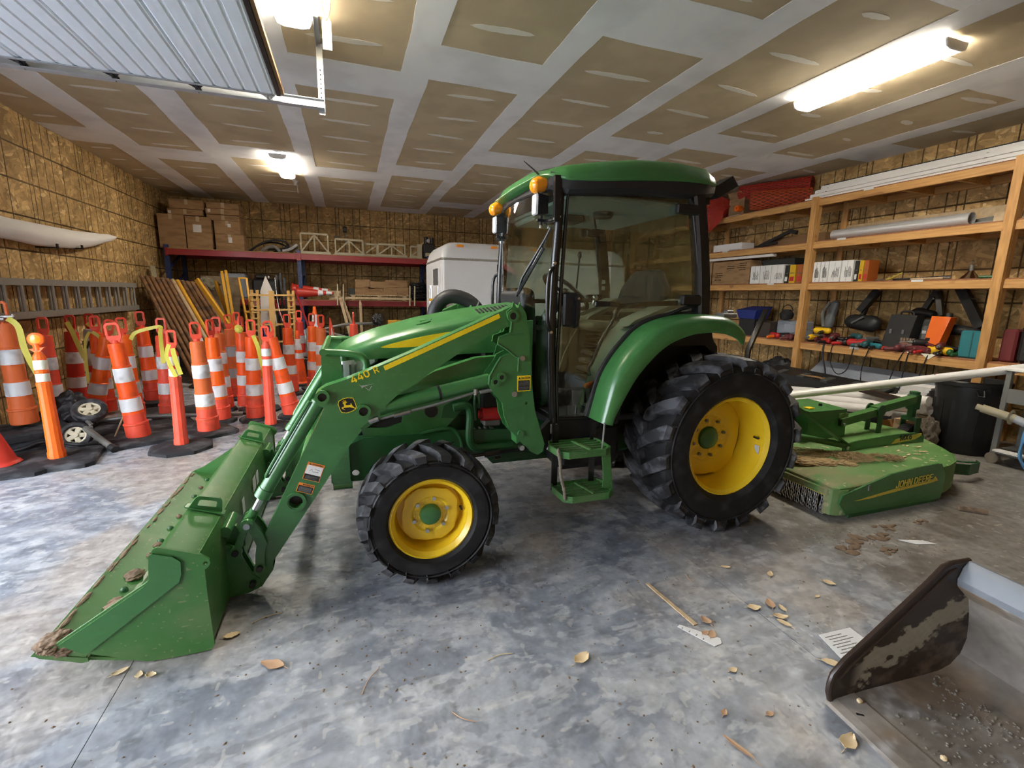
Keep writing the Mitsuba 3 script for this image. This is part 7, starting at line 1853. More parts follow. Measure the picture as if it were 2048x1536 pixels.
drill(6.80, 6.05, z4, 70, 'red_tool', 'orange_tool', 'red and orange power tool left of the middle post', 1.1)
drill(6.84, 5.78, z4, 100, 'maroon_tool', 'decal_black', 'dark power tool left of the middle post', 1.0)
for i_, (y_, x_, z_, rz_, a_, b_, lb_) in enumerate([(5.20, 6.95, .06, 150, 'maroon_tool', 'maroon_tool', 'maroon power tool behind the yellow one'), (5.0, 6.80, .05, 200, 'maroon_tool', 'decal_black', 'maroon power tool on top of the cords in the middle'), (4.78, 6.92, .08, 60, 'teal_dark', 'decal_black', 'dark teal power tool left of the black case'),
    (4.60, 6.95, .05, 170, 'grey_tool', 'decal_black', 'grey power tool leaning on the black case'), (4.08, 6.80, .0, 10, 'maroon_tool', 'maroon_tool', 'maroon power tool under the socket tray'), (3.90, 6.85, .08, 130, 'decal_black', 'maroon_tool', 'black power tool right of the socket tray'), (3.66, 6.80, .06, 200, 'maroon_tool', 'decal_black', 'maroon power tool behind the yellow one below the orange case'),
    (3.52, 6.95, .0, 60, 'dark_green', 'dark_green', 'green power tool touching the teal case'), (5.38, 6.85, .02, 180, 'yellow_tool', 'decal_black', 'yellow and black power tool hidden by the middle post'), (5.72, 6.80, .0, 40, 'maroon_tool', 'maroon_tool', 'maroon power tool just left of the middle post'), (5.95, 6.85, .0, 150, 'decal_black', 'decal_black', 'black power tool before the grey box tool')]):
    drill(x_, y_, z4 + z_, rz_, a_, b_, lb_, 1.1)
drill(6.95, 5.33, z4, 10, 'maroon_tool', 'decal_black', 'dark power tool tucked behind the middle post', 1.0)
for k, (y0, y1, dz, lab) in enumerate([(5.30, 4.95, .0, 'left tangle of dark cords on the tool shelf'), (4.95, 4.6, .0, 'middle tangle of dark cords on the tool shelf'), (4.0, 3.55, .0, 'right tangle of dark cords on the tool shelf')]):
    c = []
    for i in range(9):
        r2 = random.Random(100 * k + i)
        p = [(r2.uniform(6.76, 7.15), y0 + (y1 - y0) * r2.random(), z4 + r2.uniform(.01, .10)) for _ in range(6)]
        c.append(tube(spline(p, 5), .008, 5))
    whole('cord_tangle', cat(c), 'maroon_tool' if k != 1 else 'black_plastic', lab, 'cords', kind='stuff')
for k, (pts, r, lab) in enumerate([([(6.74, 5.08, z4 + .02), (6.69, 5.06, z4 - .02), (6.685, 5.05, .80), (6.69, 4.99, .62), (6.70, 4.97, .48)], .012, 'thick black cord hanging from the tool shelf right of the middle post'),
                                   ([(6.74, 4.93, z4 + .02), (6.69, 4.93, .95), (6.68, 4.92, .75), (6.68, 4.80, .58), (6.68, 4.66, .66), (6.69, 4.62, .95), (6.74, 4.62, z4 + .02)], .007, 'black cord looping below the tool shelf'),
                                   ([(6.74, 4.42, z4 + .02), (6.69, 4.42, .95), (6.685, 4.46, .7), (6.685, 4.44, .45), (6.69, 4.40, .25)], .006, 'long thin black cord hanging to the floor'),
                                   ([(6.74, 4.0, z4 + .02), (6.69, 4.0, .95), (6.685, 4.06, .75), (6.69, 4.12, .45)], .006, 'thin black cord hanging below the black case'),
                                   ([(6.74, 3.93, z4 + .02), (6.69, 3.93, .95), (6.685, 3.95, .65), (6.69, 3.97, .42)], .007, 'thin black cord hanging below the socket tray'),
                                   ([(6.74, 3.72, z4 + .02), (6.69, 3.72, .95), (6.685, 3.76, .72), (6.69, 3.78, .55)], .007, 'thin black cord hanging below the yellow tool')]):
    whole('hanging_cord', tube(spline(pts, 6), r, 6), 'black_plastic', lab, 'cord')
whole('paper_tag', hull([(6.70, 3.80, z4 + .012), (6.70, 3.64, z4 + .010), (6.69, 3.70, z4 - .05), (6.80, 3.70, z4 + .016)]), 'cream_band', 'cream paper tag hanging over the edge of the tool shelf', 'tag', smooth=False)
whole('paper_tag', hull([(6.72, 3.97, z4 + .012), (6.72, 3.90, z4 + .010), (6.705, 3.92, z4 - .01), (6.80, 3.92, z4 + .016)]), 'cream_band', 'small cream paper tag left of the hanging one', 'tag', smooth=False)
whole('orange_battery', cbox((6.79, 4.28, z4 + .025), (.06, .07, .05), .01), 'netting_red', 'small red battery below the black case', 'battery')
# tools hung on the wall behind
def blower(y, z, label, k):
    t = thing('hung_tool', label, 'tool', 'black tools hung on the right wall')
    if k == 0:
        part(t, 'arm', cat(rbar([(7.22, y - .14, z + .36), (7.15, y + .02, z + .05)], .09, .09, up=(1, 0, 0)), rbar([(7.2, y - .05, z + .22), (7.16, y - .02, z)], .05, .06, up=(1, 0, 0))), 'black_plastic')
        part(t, 'body', hull(np.vstack([ball((7.16, y + .08, z - .1), (.10, .14, .11), 2).vertices, ball((7.16, y - .16, z - .12), (.09, .13, .12), 2).vertices])), 'black_plastic')
        part(t, 'lever', cyl((7.05, y + .05, z - .12), (7.06, y - .10, z - .02), .016, 8), 'grey_tool')
    elif k == 1:
        part(t, 'arm', cat(rbar([(7.25, y, z + .30), (7.2, y + .10, z)], .06, .06, up=(1, 0, 0))), 'black_plastic')
        part(t, 'arm', cat(rbar([(7.25, y - .02, z + .30), (7.22, y - .11, z - .02)], .06, .06, up=(1, 0, 0))), 'black_paint')
        part(t, 'body', hull(np.vstack([ball((7.18, y + .12, z + .02), (.07, .09, .06), 2).vertices, ball((7.18, y - .02, z), (.06, .06, .05), 2).vertices])), 'black_plastic')
    elif k == 2:
        part(t, 'arm', cat(rbar([(7.25, y + .14, z + .34), (7.18, y - .17, z - .14)], .10, .08, up=(1, 0, 0))), 'black_plastic')
        part(t, 'body', cat(hull(np.vstack([ball((7.16, y + .14, z - .16), (.07, .09, .06), 2).vertices, ball((7.16, y - .1, z - .20), (.07, .09, .06), 2).vertices]))), 'black_plastic')
        part(t, 'bottle', cyl((7.14, y + .15, z - .14), (7.14, y + .15, z + .02), .035, 12), 'grey_tool')
    else:
        part(t, 'body', hull(np.vstack([ball((7.2, y, z + .15), (.05, .07, .06), 2).vertices, ball((7.18, y + .05, z - .15), (.06, .08, .10), 2).vertices])), 'grey_tool')
        part(t, 'hose', tube(spline([(7.15, y + .05, z + .18), (7.12, y + .12, z), (7.14, y + .10, z - .2)], 5), .025, 8), 'grey_metal')
    part(t, 'hook', cyl((7.37, y, z + .2), (7.2, y, z + .2), .010, 6), 'steel')
blower(5.35, 1.42, 'grey bagged tool hung on the wall right of the middle post', 3)
blower(4.90, 1.42, 'large black tool with a raised arm hung on the wall above the red tools', 0)
blower(4.05, 1.47, 'black A-shaped tool hung on the wall above the orange case', 1)
blower(3.66, 1.47, 'black tool with a slanting arm hung on the wall left of the right post', 2)
whole('wall_bracket', cat(box(7.30, 7.365, 3.0, 3.06, 1.50, 1.72, .006), box(7.26, 7.365, 2.96, 3.10, 1.50, 1.54, .006)), 'grey_tool', 'grey bracket on the wall right of the right-hand post', 'bracket')

# ---- below the shelves
whole('black_liner', loft([[(6.32, 5.75, .0), (6.64, 5.75, .0), (6.65, 5.75, .48), (6.63, 5.75, .58), (6.55, 5.75, .54), (6.35, 5.75, .50)], [(6.36, 3.75, .0), (6.64, 3.75, .0), (6.65, 3.75, .45), (6.63, 3.75, .53), (6.55, 3.75, .49), (6.38, 3.75, .46)]]), 'black_plastic', 'long black truck bed liner lying under the shelving', 'liner', smooth=25)
for k in range(5):
    part('black_liner', 'rib', rbar([(6.36, 5.5 - .38 * k, .485), (6.54, 5.5 - .38 * k, .525)], .10, .03), 'fabric_dark', False)
part('black_liner', 'mark', box(6.42, 6.50, 4.8, 5.15, .508, .520), 'pallet_deck', False)
whole('grey_sheet', sheet(np.array([[(6.72, y, .50 + .02 * math.sin(y * 3)), (6.85, y, .60 + .02 * math.sin(y * 3 + 1)), (7.0, y, .70)] for y in np.linspace(5.3, 3.4, 10)]), .006), 'grey_sheet', 'bent blue-grey sheet leaning under the tool shelf', 'sheet')
whole('sheet_support', box(6.98, 7.2, 3.6, 5.2, 0, .62), 'black_plastic', 'dark box under the grey sheet below the tool shelf', 'box', smooth=False)
whole('black_sack', clump((6.90, 5.98, .30), (.14, .36, .34), 4, 91), 'black_plastic', 'black plastic sack lying behind the middle post', 'sack')
whole('white_papers', cat(*[box(6.28 + .01 * i, 6.55 + .008 * i, 3.50 - .01 * i, 3.78 - .008 * i, .40 + .03 * i, .428 + .03 * i) for i in range(8)], box(6.3, 6.55, 3.52, 3.76, .0, .40)), 'paper_white', 'stack of white folders behind the black bin', 'paper stack', kind=None, smooth=False)
for k, (a, b, r, lab) in enumerate([((6.22, 5.6, .24), (6.12, 3.3, .525), .055, 'topmost white plastic pipe of the bundle on the floor'), ((6.12, 5.6, .17), (6.02, 3.3, .445), .055, 'middle white plastic pipe of the bundle'), ((6.26, 5.6, .14), (6.16, 3.3, .42), .055, 'rear white plastic pipe of the bundle'), ((6.02, 5.6, .10), (5.90, 3.55, .36), .055, 'lowest white plastic pipe of the bundle')]):
    m = cyl(a, b, r, 20)
    whole('plastic_pipe', m, 'pvc_white', lab, 'pipe', 'white plastic pipes in the bundle')
whole('pipe_rest', box(5.85, 6.3, 3.34, 3.46, 0, .31), 'lumber_pale', 'wooden block under the white pipes', 'block', smooth=False)
whole('white_pole', cyl((4.80, 4.05, .50), (6.62, 2.49, 1.06), .044, 18), 'pvc_white', 'long white pole slanting from the floor pile up to the grey cart', 'pole')
part('white_pole', 'tie', tube([(5.87 + .046 * math.cos(a), 3.133 + .012, .83 + .05 * math.sin(a)) for a in np.linspace(0, 6.28, 12)[:-1]], .005, 5, True), 'copper_wire')
whole('grey_tube', rbar([(6.05, 4.0, .53), (5.95, 3.38, .50)], .07, .06), 'brown_paint', 'dark brown tube lying on the white pipes', 'tube')
whole('plywood_scrap', hull([(5.9, 3.6, .0), (6.25, 3.55, .0), (5.9, 3.62, .24), (6.25, 3.57, .24), (5.9, 3.64, .24), (6.25, 3.59, 0.24), (5.9, 3.65, 0), (6.25, 3.6, 0)]), 'lumber_long', 'orange-brown board scrap behind the mower', 'board', smooth=False)
whole('stone_block', clump((6.02, 3.22, .17), (.13, .10, .20), 4, 101), 'stone_block', 'rough stone block left of the black bin', 'block')
# bin
t = thing('trash_bin', 'large black plastic bin standing by the shelving', 'bin')
part(t, 'body', lathe([(.0001, 0), (.245, 0), (.255, .02), (.295, .70), (.300, .70), (.302, .74), (.315, .745), (.318, .785), (.308, .80), (.296, .79), (.292, .72), (.24, .04), (.0001, .03)], 40, (6.42, 3.10, 0)), 'bin_plastic', 35)
for a in range(8):
    an = a * math.pi / 4 + .25
    c, s = math.cos(an), math.sin(an)
    part(t, 'panel', hull([(6.42 + r * math.cos(an + d), 3.10 + r * math.sin(an + d), z) for r, z in ((.268, .10), (.293, .58)) for d in (-.25, .25)] + [(6.42 + r * math.cos(an + d), 3.10 + r * math.sin(an + d), z) for r, z in ((.256, .10), (.282, .58)) for d in (-.25, .25)]), 'bin_plastic', False)
part(t, 'chalk_marks', mv(rot(text('1.05L', .045, (0, 0, 0), (1, 0, 0), (0, 0, 1), .002, False), 35), 6.36, 3.355, .715), 'white_band', False)
part(t, 'handle', tube([(6.17, 2.93, .72), (6.155, 2.90, .66), (6.175, 2.86, .66), (6.20, 2.88, .72)], .012, 8), 'bin_plastic')
# cart at the right edge
t = thing('grey_tool_cart', 'grey steel tool cart with casters at the right edge', 'cart')
for (x, y) in ((6.22, 2.72), (6.66, 2.72), (6.22, 2.05), (6.66, 2.05)):
    part(t, 'leg', box(x - .022, x + .022, y - .022, y + .022, .10, .96, .003), 'grey_metal', False)
    part(t, 'caster', cat(cyl((x - .02, y, .055), (x + .02, y, .055), .055, 18)), 'stone_block')
part(t, 'top', box(6.17, 6.71, 2.0, 2.77, .96, .985, .004), 'pvc_white', False, 'white top')
part(t, 'side_panel', box(6.20, 6.24, 2.07, 2.70, .66, .78), 'grey_metal', False)
part(t, 'shelf', box(6.2, 6.68, 2.04, 2.74, .64, .66), 'grey_metal', False)
part(t, 'base_shelf', box(6.2, 6.68, 2.04, 2.74, .11, .14), 'grey_metal', False)
part(t, 'step_plate', box(6.14, 6.24, 2.45, 2.70, .14, .155), 'pvc_white', False)
whole('white_handle_tool', cat(cyl((6.10, 2.83, .56), (6.18, 2.60, .50), .042, 16), cyl((6.085, 2.87, .57), (6.10, 2.83, .56), .03, 14), lathe([(.05, -.004), (.075, 0), (.05, .004)], 16, (6.17, 2.62, .51), axis='y')), 'cream_metal', 'cream hose nozzle stuck through the cart legs', 'nozzle')
whole('ribbed_hose', tube(spline([(6.18, 2.60, .50), (6.20, 2.50, .46), (6.17, 2.38, .38), (6.16, 2.2, .30)], 8), .04, 12), 'grey_band', 'ribbed grey hose on the cart', 'hose')
whole('motor_unit', cat(hull(np.vstack([ball((6.45, 2.55, .80), (.10, .08, .08), 2).vertices, ball((6.45, 2.3, .80), (.10, .08, .08), 2).vertices])), box(6.38, 6.52, 2.28, 2.6, .66, .76, .01)), 'black_plastic', 'dark motor inside the grey tool cart', 'motor')
part('motor_unit', 'fitting', cyl((6.30, 2.55, .86), (6.36, 2.40, .86), .025, 10), 'chrome')
for k in range(3):
    whole('air_hose', tube(spline([(6.14 - .012 * k, 2.42 - .015 * k, .66), (6.11 - .012 * k, 2.48 - .015 * k, .40), (6.12 - .015 * k, 2.47, .15), (6.14, 2.42 - .03 * k, .03), (6.10, 2.30 - .02 * k, .012)], 8), .010, 8), 'blue_hose', ['first', 'second', 'third'][k] + ' strand of blue air hose hanging from the cart', 'hose')

# ================================================================== ROTARY MOWER BEHIND THE TRACTOR
mw = thing('rotary_mower', 'green rotary mower with a dusty straw-strewn deck behind the tractor', 'mower')
DO = [(3.37, 2.31), (3.40, 2.285), (3.50, 2.275), (4.50, 2.275), (4.66, 2.29), (4.85, 2.345), (5.02, 2.45), (5.15, 2.60), (5.30, 2.86), (5.38, 3.10)]
DO = DO + [(x, 2 * YC - y) for x, y in DO[::-1]]
def dz(x, y):
    return .245 + .045 * min(1, max(0, (x - 3.37) / 1.0)) + .03 * max(0, 1 - abs(y - YC) / .9)
top = []
cx_, cy_ = 4.3, YC
rings = []
for f, dd in ((1.0, -.030), (1.0, -.012), (.985, 0.0), (.94, .004), (.8, .010), (.5, .014), (.2, .016)):
    rings.append([(cx_ + (x - cx_) * f, cy_ + (y - cy_) * f, dz(cx_ + (x - cx_) * f, cy_ + (y - cy_) * f) + dd) for x, y in DO])
lo = [[(x, y, dz(x, y) - .05) for x, y in DO], [(cx_ + (x - cx_) * .5, cy_ + (y - cy_) * .5, .23) for x, y in DO]]
part(mw, 'deck', loft(lo[::-1] + rings), 'mower_deck_paint', 30)
sd = []
for sgn in (1, -1):
    P = [(3.375, .13), (3.40, .195), (3.57, .232), (3.90, .305), (4.20, .328), (4.45, .335), (4.50, .325), (4.575, .215), (4.56, .02), (3.46, .035)]
    m = plate(P, 2.258, 2.272)
    k = part(mw, 'side_skirt', m if sgn == 1 else far(m), 'green_worn' if sgn < 0 else 'green_paint', False, 'dark green side skirt' if sgn == 1 else None)
    if sgn == 1: sk_ = k
    w = []
    for x, y in DO[3:10]:
        w.append((x, y if sgn == 1 else 2 * YC - y))
    w2 = [(x, y, .17) for x, y in w]
    part(mw, 'rear_skirt', rbar(w2, .008, .235), 'mower_deck_paint', 30)
    part(mw, 'corner_skirt', rbar([(x, y if sgn == 1 else 2 * YC - y, .125) for x, y in ((3.345, 2.36), (3.36, 2.31), (3.40, 2.282), (3.47, 2.272))], .010, .20), 'mower_deck_paint', 30)
both('bottom_runner', box(3.50, 4.52, 2.262, 2.29, .0, .035), 'dark_green', False, par=mw)
part(mw, 'front_lip', box(3.345, 3.385, 2.33, 4.15, .165, .215, .004), 'mower_deck_paint', False)
# lettering and stripe on the near skirt, slanting up with it
su_ = np.array([1, 0, .042])
st_ = [(3.53, .134), (3.96, .178), (4.40, .196), (4.44, .227), (4.482, .190), (4.40, .178), (3.97, .153), (3.70, .133)]
part(sk_, 'yellow_stripe', plate(st_, 2.2555, 2.259), 'decal_dull_yellow', False)
for dx, dzz, m, y in ((.003, -.003, 'decal_black', 2.2555), (0, 0, 'decal_dull_yellow', 2.2538)):
    for word, x0, wd in (('JOHN', 3.965, .185), ('DEERE', 4.170, .225)):
        part(sk_, 'lettering', text(word, .056, (x0 + dx, y, .183 + (x0 - 3.965) * .042 + dzz), su_, (0, 0, 1), .0022, width=wd, skew=.12), m, False, 'letters ' + word)
part(mw, 'side_wear', box(3.66, 3.675, 2.252, 2.258, .20, .245), 'decal_grey', False)
# rails on the deck
def rail(y, zt):
    return plate([(4.05, .30), (4.05, .375), (4.20, .395), (4.70, .415), (4.98, .41), (5.12, .37), (5.12, .27), (4.9, .275)], y - .006, y + .006)
ra = rail(2.755, 0)
r1 = part(mw, 'deck_rail', ra, 'green_paint', False); part(mw, 'deck_rail', far(ra), 'green_paint', False)
part(r1, 'yellow_patch', plate([(4.66, .325), (4.98, .345), (5.07, .375), (5.07, .40), (4.98, .395), (4.72, .37)], 2.7465, 2.7495), 'decal_dull_yellow', False)
part(r1, 'lettering', text('MX6', .05, (4.77, 2.7465, .350), (1, 0, .02), (0, 0, 1), .002, width=.165), 'decal_black', False, 'black letters MX6')
part(mw, 'rail_bolt', cyl((4.085, 2.735, .345), (4.085, 2.76, .345), .017, 10), 'steel')
both('deck_brace', rbar([(3.62, 2.90, .70), (4.12, 2.765, .36)], .012, .07, up=(0, 1, 0)), 'green_worn', par=mw)
both('lower_link', cyl((3.55, 3.02, .455), (4.07, 2.765, .365), .028, 12), 'green_worn', par=mw)
part(mw, 'mast_frame', cat(rbar([(3.62, 2.90, .66), (3.58, 3.05, .72), (3.58, 3.43, .72), (3.62, 3.58, .66)], .012, .08), box(3.50, 3.56, 3.0, 3.06, .42, .75), box(3.50, 3.56, 3.42, 3.48, .42, .75)), 'green_worn')
gx = part(mw, 'gearbox_shield', hull([(3.98, 3.05, .30), (4.48, 3.05, .30), (3.98, 3.44, .30), (4.48, 3.44, .30), (3.98, 3.05, .60), (4.46, 3.05, .60), (3.98, 3.44, .62), (4.44, 3.44, .62), (4.48, 3.07, .56)]), 'green_paint', False)
part(gx, 'sticker', box(4.05, 4.13, 3.12, 3.18, .606, .615), 'decal_yellow', False)
part(gx, 'cap', box(4.36, 4.485, 3.046, 3.06, .52, .56), 'mower_deck_paint', False)
part(gx, 'vent', cyl((4.3, 3.2, .60), (4.3, 3.2, .63), .015, 10), 'black_plastic')
part(mw, 'stand_lever', rbar([(3.50, 3.40, .62), (3.53, 3.40, 1.15), (3.69, 3.40, 1.52)], .022, .05, up=(0, 1, 0)), 'black_paint')
part(mw, 'driveline', cat(cyl((3.2, 3.24, .52), (3.98, 3.24, .46), .045, 14), cyl((3.9, 3.24, .465), (3.98, 3.24, .46), .07, 16)), 'black_plastic')
part(mw, 'tail_arm', cat(rbar([(4.38, 3.06, .475), (4.95, 3.10, .535)], .075, .075), rbar([(4.92, 3.11, .545), (5.62, 3.16, .615)], .075, .075)), 'green_worn', False)
part(mw, 'tail_arm_mouth', rbar([(4.366, 3.058, .4735), (4.384, 3.06, .4755)], .055, .055), 'decal_black', False)
for y in (3.05, 3.16):
    part(mw, 'joint_plate', cat(cyl((4.95, y - .006, .55), (4.95, y + .006, .55), .058, 20), box(4.92, 4.98, y - .006, y + .006, .32, .55)), 'dark_green')
part(mw, 'joint_bolt', cyl((4.40, 3.005, .46), (4.40, 3.02, .46), .016, 10), 'steel')
part(mw, 'tail_yoke', cat(box(5.56, 5.66, 3.12, 3.21, .50, .66, .01), cyl((5.61, 3.165, .66), (5.61, 3.165, .69), .045, 14), box(5.58, 5.64, 3.14, 3.19, .38, .55)), 'dark_green')
part(mw, 'tail_wheel', mv(lathe([(.0001, -.03), (.05, -.03), (.10, -.05), (.16, -.05), (.17, 0), (.16, .05), (.10, .05), (.05, .03), (.0001, .03)], 24, axis='y'), 5.62, 3.165, .17), 'tyre_side')
part(mw, 'tail_fork', cat(box(5.58, 5.66, 3.09, 3.10, .15, .42), box(5.58, 5.66, 3.23, 3.24, .15, .42), box(5.58, 5.66, 3.09, 3.24, .38, .42)), 'dark_green', False)
both('rear_bumper', cat(rbar([(5.20, 2.52, .115), (5.30, 2.455, .115), (5.47, 2.47, .115), (5.52, 2.52, .115)], .008, .10), rbar([(5.12, 2.56, .20), (5.30, 2.50, .175), (5.50, 2.51, .15)], .03, .008)), 'dark_green', par=mw)
# chain curtain
links = []
r_c = random.Random(3)
for i in range(68):
    y = 2.36 + i * .026 + r_c.uniform(-.004, .004)
    z = .165
    for k in range(5):
        zc = z - .016 - k * .030
        jy = r_c.uniform(-.006, .006)
        a = np.linspace(0, 2 * math.pi, 9)[:-1]
        if k % 2 == 0:
            p = [(3.350 + .010 * (i % 2), y + .010 * math.cos(t), zc + .021 * math.sin(t)) for t in a]
        else:
            p = [(3.350 + .010 * (i % 2) + .010 * math.cos(t), y + jy, zc + .021 * math.sin(t)) for t in a]
        links.append(tube(p, .0042, 4, True))
part(mw, 'chain_curtain', cat(links), 'steel', 40, 'hanging steel chains along the front edge', 'stuff')
part(mw, 'chain_bar', box(3.348, 3.368, 2.33, 4.15, .160, .170), 'decal_dull_yellow', False)
sw_ = []
r3 = random.Random(5)
for i in range(1700):
    u = r3.random(); x = 3.42 + .95 * u ** 1.2; y = 2.42 + (.55 - .45 * u) * r3.random() + .30 * (1 - u)
    if float(meshkit.fbm(np.array([x * 5, y * 5, 0]), 3)) < .40: continue
    a = r3.uniform(0, 3.14); L = r3.uniform(.015, .05)
    z = dz(x, y) + .020 + r3.uniform(0, .014)
    sw_.append(box(-L, L, -.0013, .0013, -.0010, .0010))
    sw_[-1] = mv(rot(rot(sw_[-1], r3.uniform(-12, 12), (0, 1, 0)), math.degrees(a)), x, y, z)
for (x, y, s) in ((3.60, 2.74, .11), (3.72, 2.66, .09), (3.86, 2.58, .07)):
    sw_.append(clump((x, y, dz(x, y) + .010), (s * 1.25, s, .022), 4, int(x * 100)))
part(mw, 'straw', cat(sw_), 'straw', False, 'dry straw and clippings', 'stuff')
for i in range(14):
    x, y = 4.35 + .55 * r3.random(), 2.42 + .42 * r3.random()
    L = r3.uniform(.012, .035)
    part(mw, 'leaf_scrap', mv(rot(box(-L, L, -.008, .008, 0, .002), r3.uniform(-25, 25)), x, y, dz(x, y) + .016), 'leaf_tan', False)

# ================================================================== SKID STEER BUCKET, LOWER RIGHT
bu = np.array([.9962, -.0870, 0]); bw = np.array([-.0870, -.9962, 0]); bo = np.array([1.77, 1.10, 0])
def B(m):
    """bucket frame: x = depth from the cutting edge, y = across (0 at the far side plate), z up"""
    v = m.vertices
    q = tm(bo + v[:, :1] * bu + v[:, 1:2] * bw + v[:, 2:] * np.array([0, 0, 1.0]), m.faces)
    if q.volume < 0: q.invert()
    return q
def _bfloor(p, n, uv):
    w = fbm(p.x * 5, p.y * 5, p.z * 5, 5)
    f = fbm(p.x * 26, p.y * 26, p.z * 26, 3)
    c = mix((0.125, 0.108, 0.09), (0.215, 0.195, 0.17), smoothstep(.35, .65, w))
    c = mix(c, (0.20, 0.135, 0.08), smoothstep(.52, .72, fbm(p.x * 3 + 4, p.y * 3, 2, 4)) * .7)
    c = mix(c, (0.36, 0.36, 0.36), smoothstep(.62, .8, fbm(p.x * 9 + 4, p.y * 9, p.z * 9, 4)) * .6)
    return c * (.75 + .5 * f)
pr('bucket_floor', proc(_bfloor), 0.6, spec=0.35)
def _bside(p, n, uv):
    # paint rubbed off along the middle by the loads it carried: follows the plate, not the light
    dd = (p.x - 1.77) * .9962 - (p.y - 1.10) * .087
    line = 0.02 + dd * 0.42
    e = (fbm(p.x * 24, p.y * 24, p.z * 24, 4) - .5) * .16
    t = (p.z - line) + e
    rub = smoothstep(-.015, .01, t) * smoothstep(.105, .085, t - .05 * dd) * smoothstep(.08, .16, dd)
    c = mix((0.030, 0.020, 0.015), (0.30, 0.27, 0.205), rub * (.75 + .25 * fbm(p.x * 50, p.y * 50, p.z * 50, 3)))
    low = smoothstep(.0, -.05, t)
    return mix(c, (0.10, 0.07, 0.05), low * smoothstep(.4, .7, fbm(p.x * 15, p.y * 15, p.z * 15, 4)))
pr('bucket_side', proc(_bside), 0.4, spec=0.5)
sb = thing('skid_bucket', 'dark worn loader bucket with a grimy floor, cut by the lower right corner', 'bucket')
WB = 1.9
SP = [(0.0, .012), (-.013, .06), (-.013, .10), (-.004, .140), (.045, .194), (.183, .298), (.31, .399), (.40, .469), (.488, .546), (.525, .556), (.628, .556), (.70, .40), (.735, .25), (.735, .12), (.70, .05), (.62, .012)]
part(sb, 'side_plate', B(plate(SP, -.016, 0)), 'bucket_side', False, 'dark brown side plate with worn paint')
part(sb, 'side_plate', B(plate(SP, WB, WB + .016)), 'bucket_side', False)
rim = [(0.005, .012), (-.013, .06), (-.013, .10), (-.004, .140), (.045, .194), (.183, .298), (.31, .399), (.40, .469), (.488, .546), (.525, .556), (.628, .556)]
part(sb, 'edge_rim', B(tube([(x + .006, -.008, z - .004) for x, z in rim], .011, 8)), 'brown_paint')
part(sb, 'edge_lip', B(tube([(x + .030, .002, z - .026) for x, z in rim[3:10]], .005, 6)), 'brown_paint')
FLp = [(0, .004), (.02, .012), (.16, .030), (.32, .034), (.48, .037), (.58, .042), (.64, .060), (.69, .105), (.71, .175), (.70, .25), (.69, .30), (.665, .375), (.60, .430), (.585, .445), (.58, .48), (.60, .53), (.62, .548), (.632, .548), (.632, .535), (.60, .47), (.612, .45), (.69, .39), (.705, .30), (.725, .18), (.705, .095), (.65, .045), (.585, .020), (.3, .010), (.02, .0)]
fp = plate(FLp, 0, WB)
part(sb, 'shell', B(fp), 'bucket_floor', 30, 'grimy grey-brown floor and back')
part(sb, 'top_lip', B(plate([(.578, .452), (.572, .48), (.592, .53), (.618, .556), (.632, .556), (.626, .54), (.60, .52), (.586, .48), (.588, .455)], .002, WB)), 'lip_grey', 30, 'grey top lip')
part(sb, 'cutting_edge', B(plate([(-.012, .0), (-.004, .012), (.03, .022), (.12, .030), (.12, .018), (.02, .0)], -.016, WB + .016)), 'bucket_floor', False)
part(sb, 'back_brace', B(box(.735, .75, .1, WB - .1, .12, .40)), 'brown_paint', False)
gr = []
r4 = random.Random(9)
for i in range(1500):
    u, w = r4.uniform(.10, .60), r4.uniform(.02, 1.1)
    dns = math.exp(-((u - .50 + .02 * w) / .06) ** 2) + .5 * math.exp(-((u - .30 - .12 * w) / .14) ** 2) * (w > .12)
    if r4.random() > dns: continue
    s = r4.uniform(.002, .0075)
    z = float(np.interp(u, [0, .02, .16, .32, .48, .58, .64], [.008, .012, .030, .034, .037, .042, .060]))
    o = np.array([[1, 0, 0], [-1, 0, 0], [0, 1, 0], [0, -1, 0], [0, 0, 1], [0, 0, -1]], float) * [r4.uniform(.6, 1.3) * s, r4.uniform(.6, 1.3) * s, s * .8]
    gr.append(B(tm(o + [u, w, z + s * .5], [[0, 2, 4], [2, 1, 4], [1, 3, 4], [3, 0, 4], [2, 0, 5], [1, 2, 5], [3, 1, 5], [0, 3, 5]])))
part(sb, 'grit', cat(gr), 'gravel_grey', False, 'grit and gravel left on the bucket floor', 'stuff')
part(sb, 'pebble', B(clump((.10, .04, .035), (.012, .010, .008), 2, 3)), 'leaf_tan'); part(sb, 'pebble', B(clump((.16, .30, .038), (.011, .010, .008), 2, 4)), 'leaf_tan')
part(sb, 'dark_leaf', B(rot(mv(box(-.016, .016, -.004, .004, 0, .003), .055, .085, .022), 30, at=(.055, .085, 0))), 'decal_black', False)
part(sb, 'loader_mount', B(cat(box(.74, .95, .35, 1.5, .10, .50, .02))), 'black_paint')

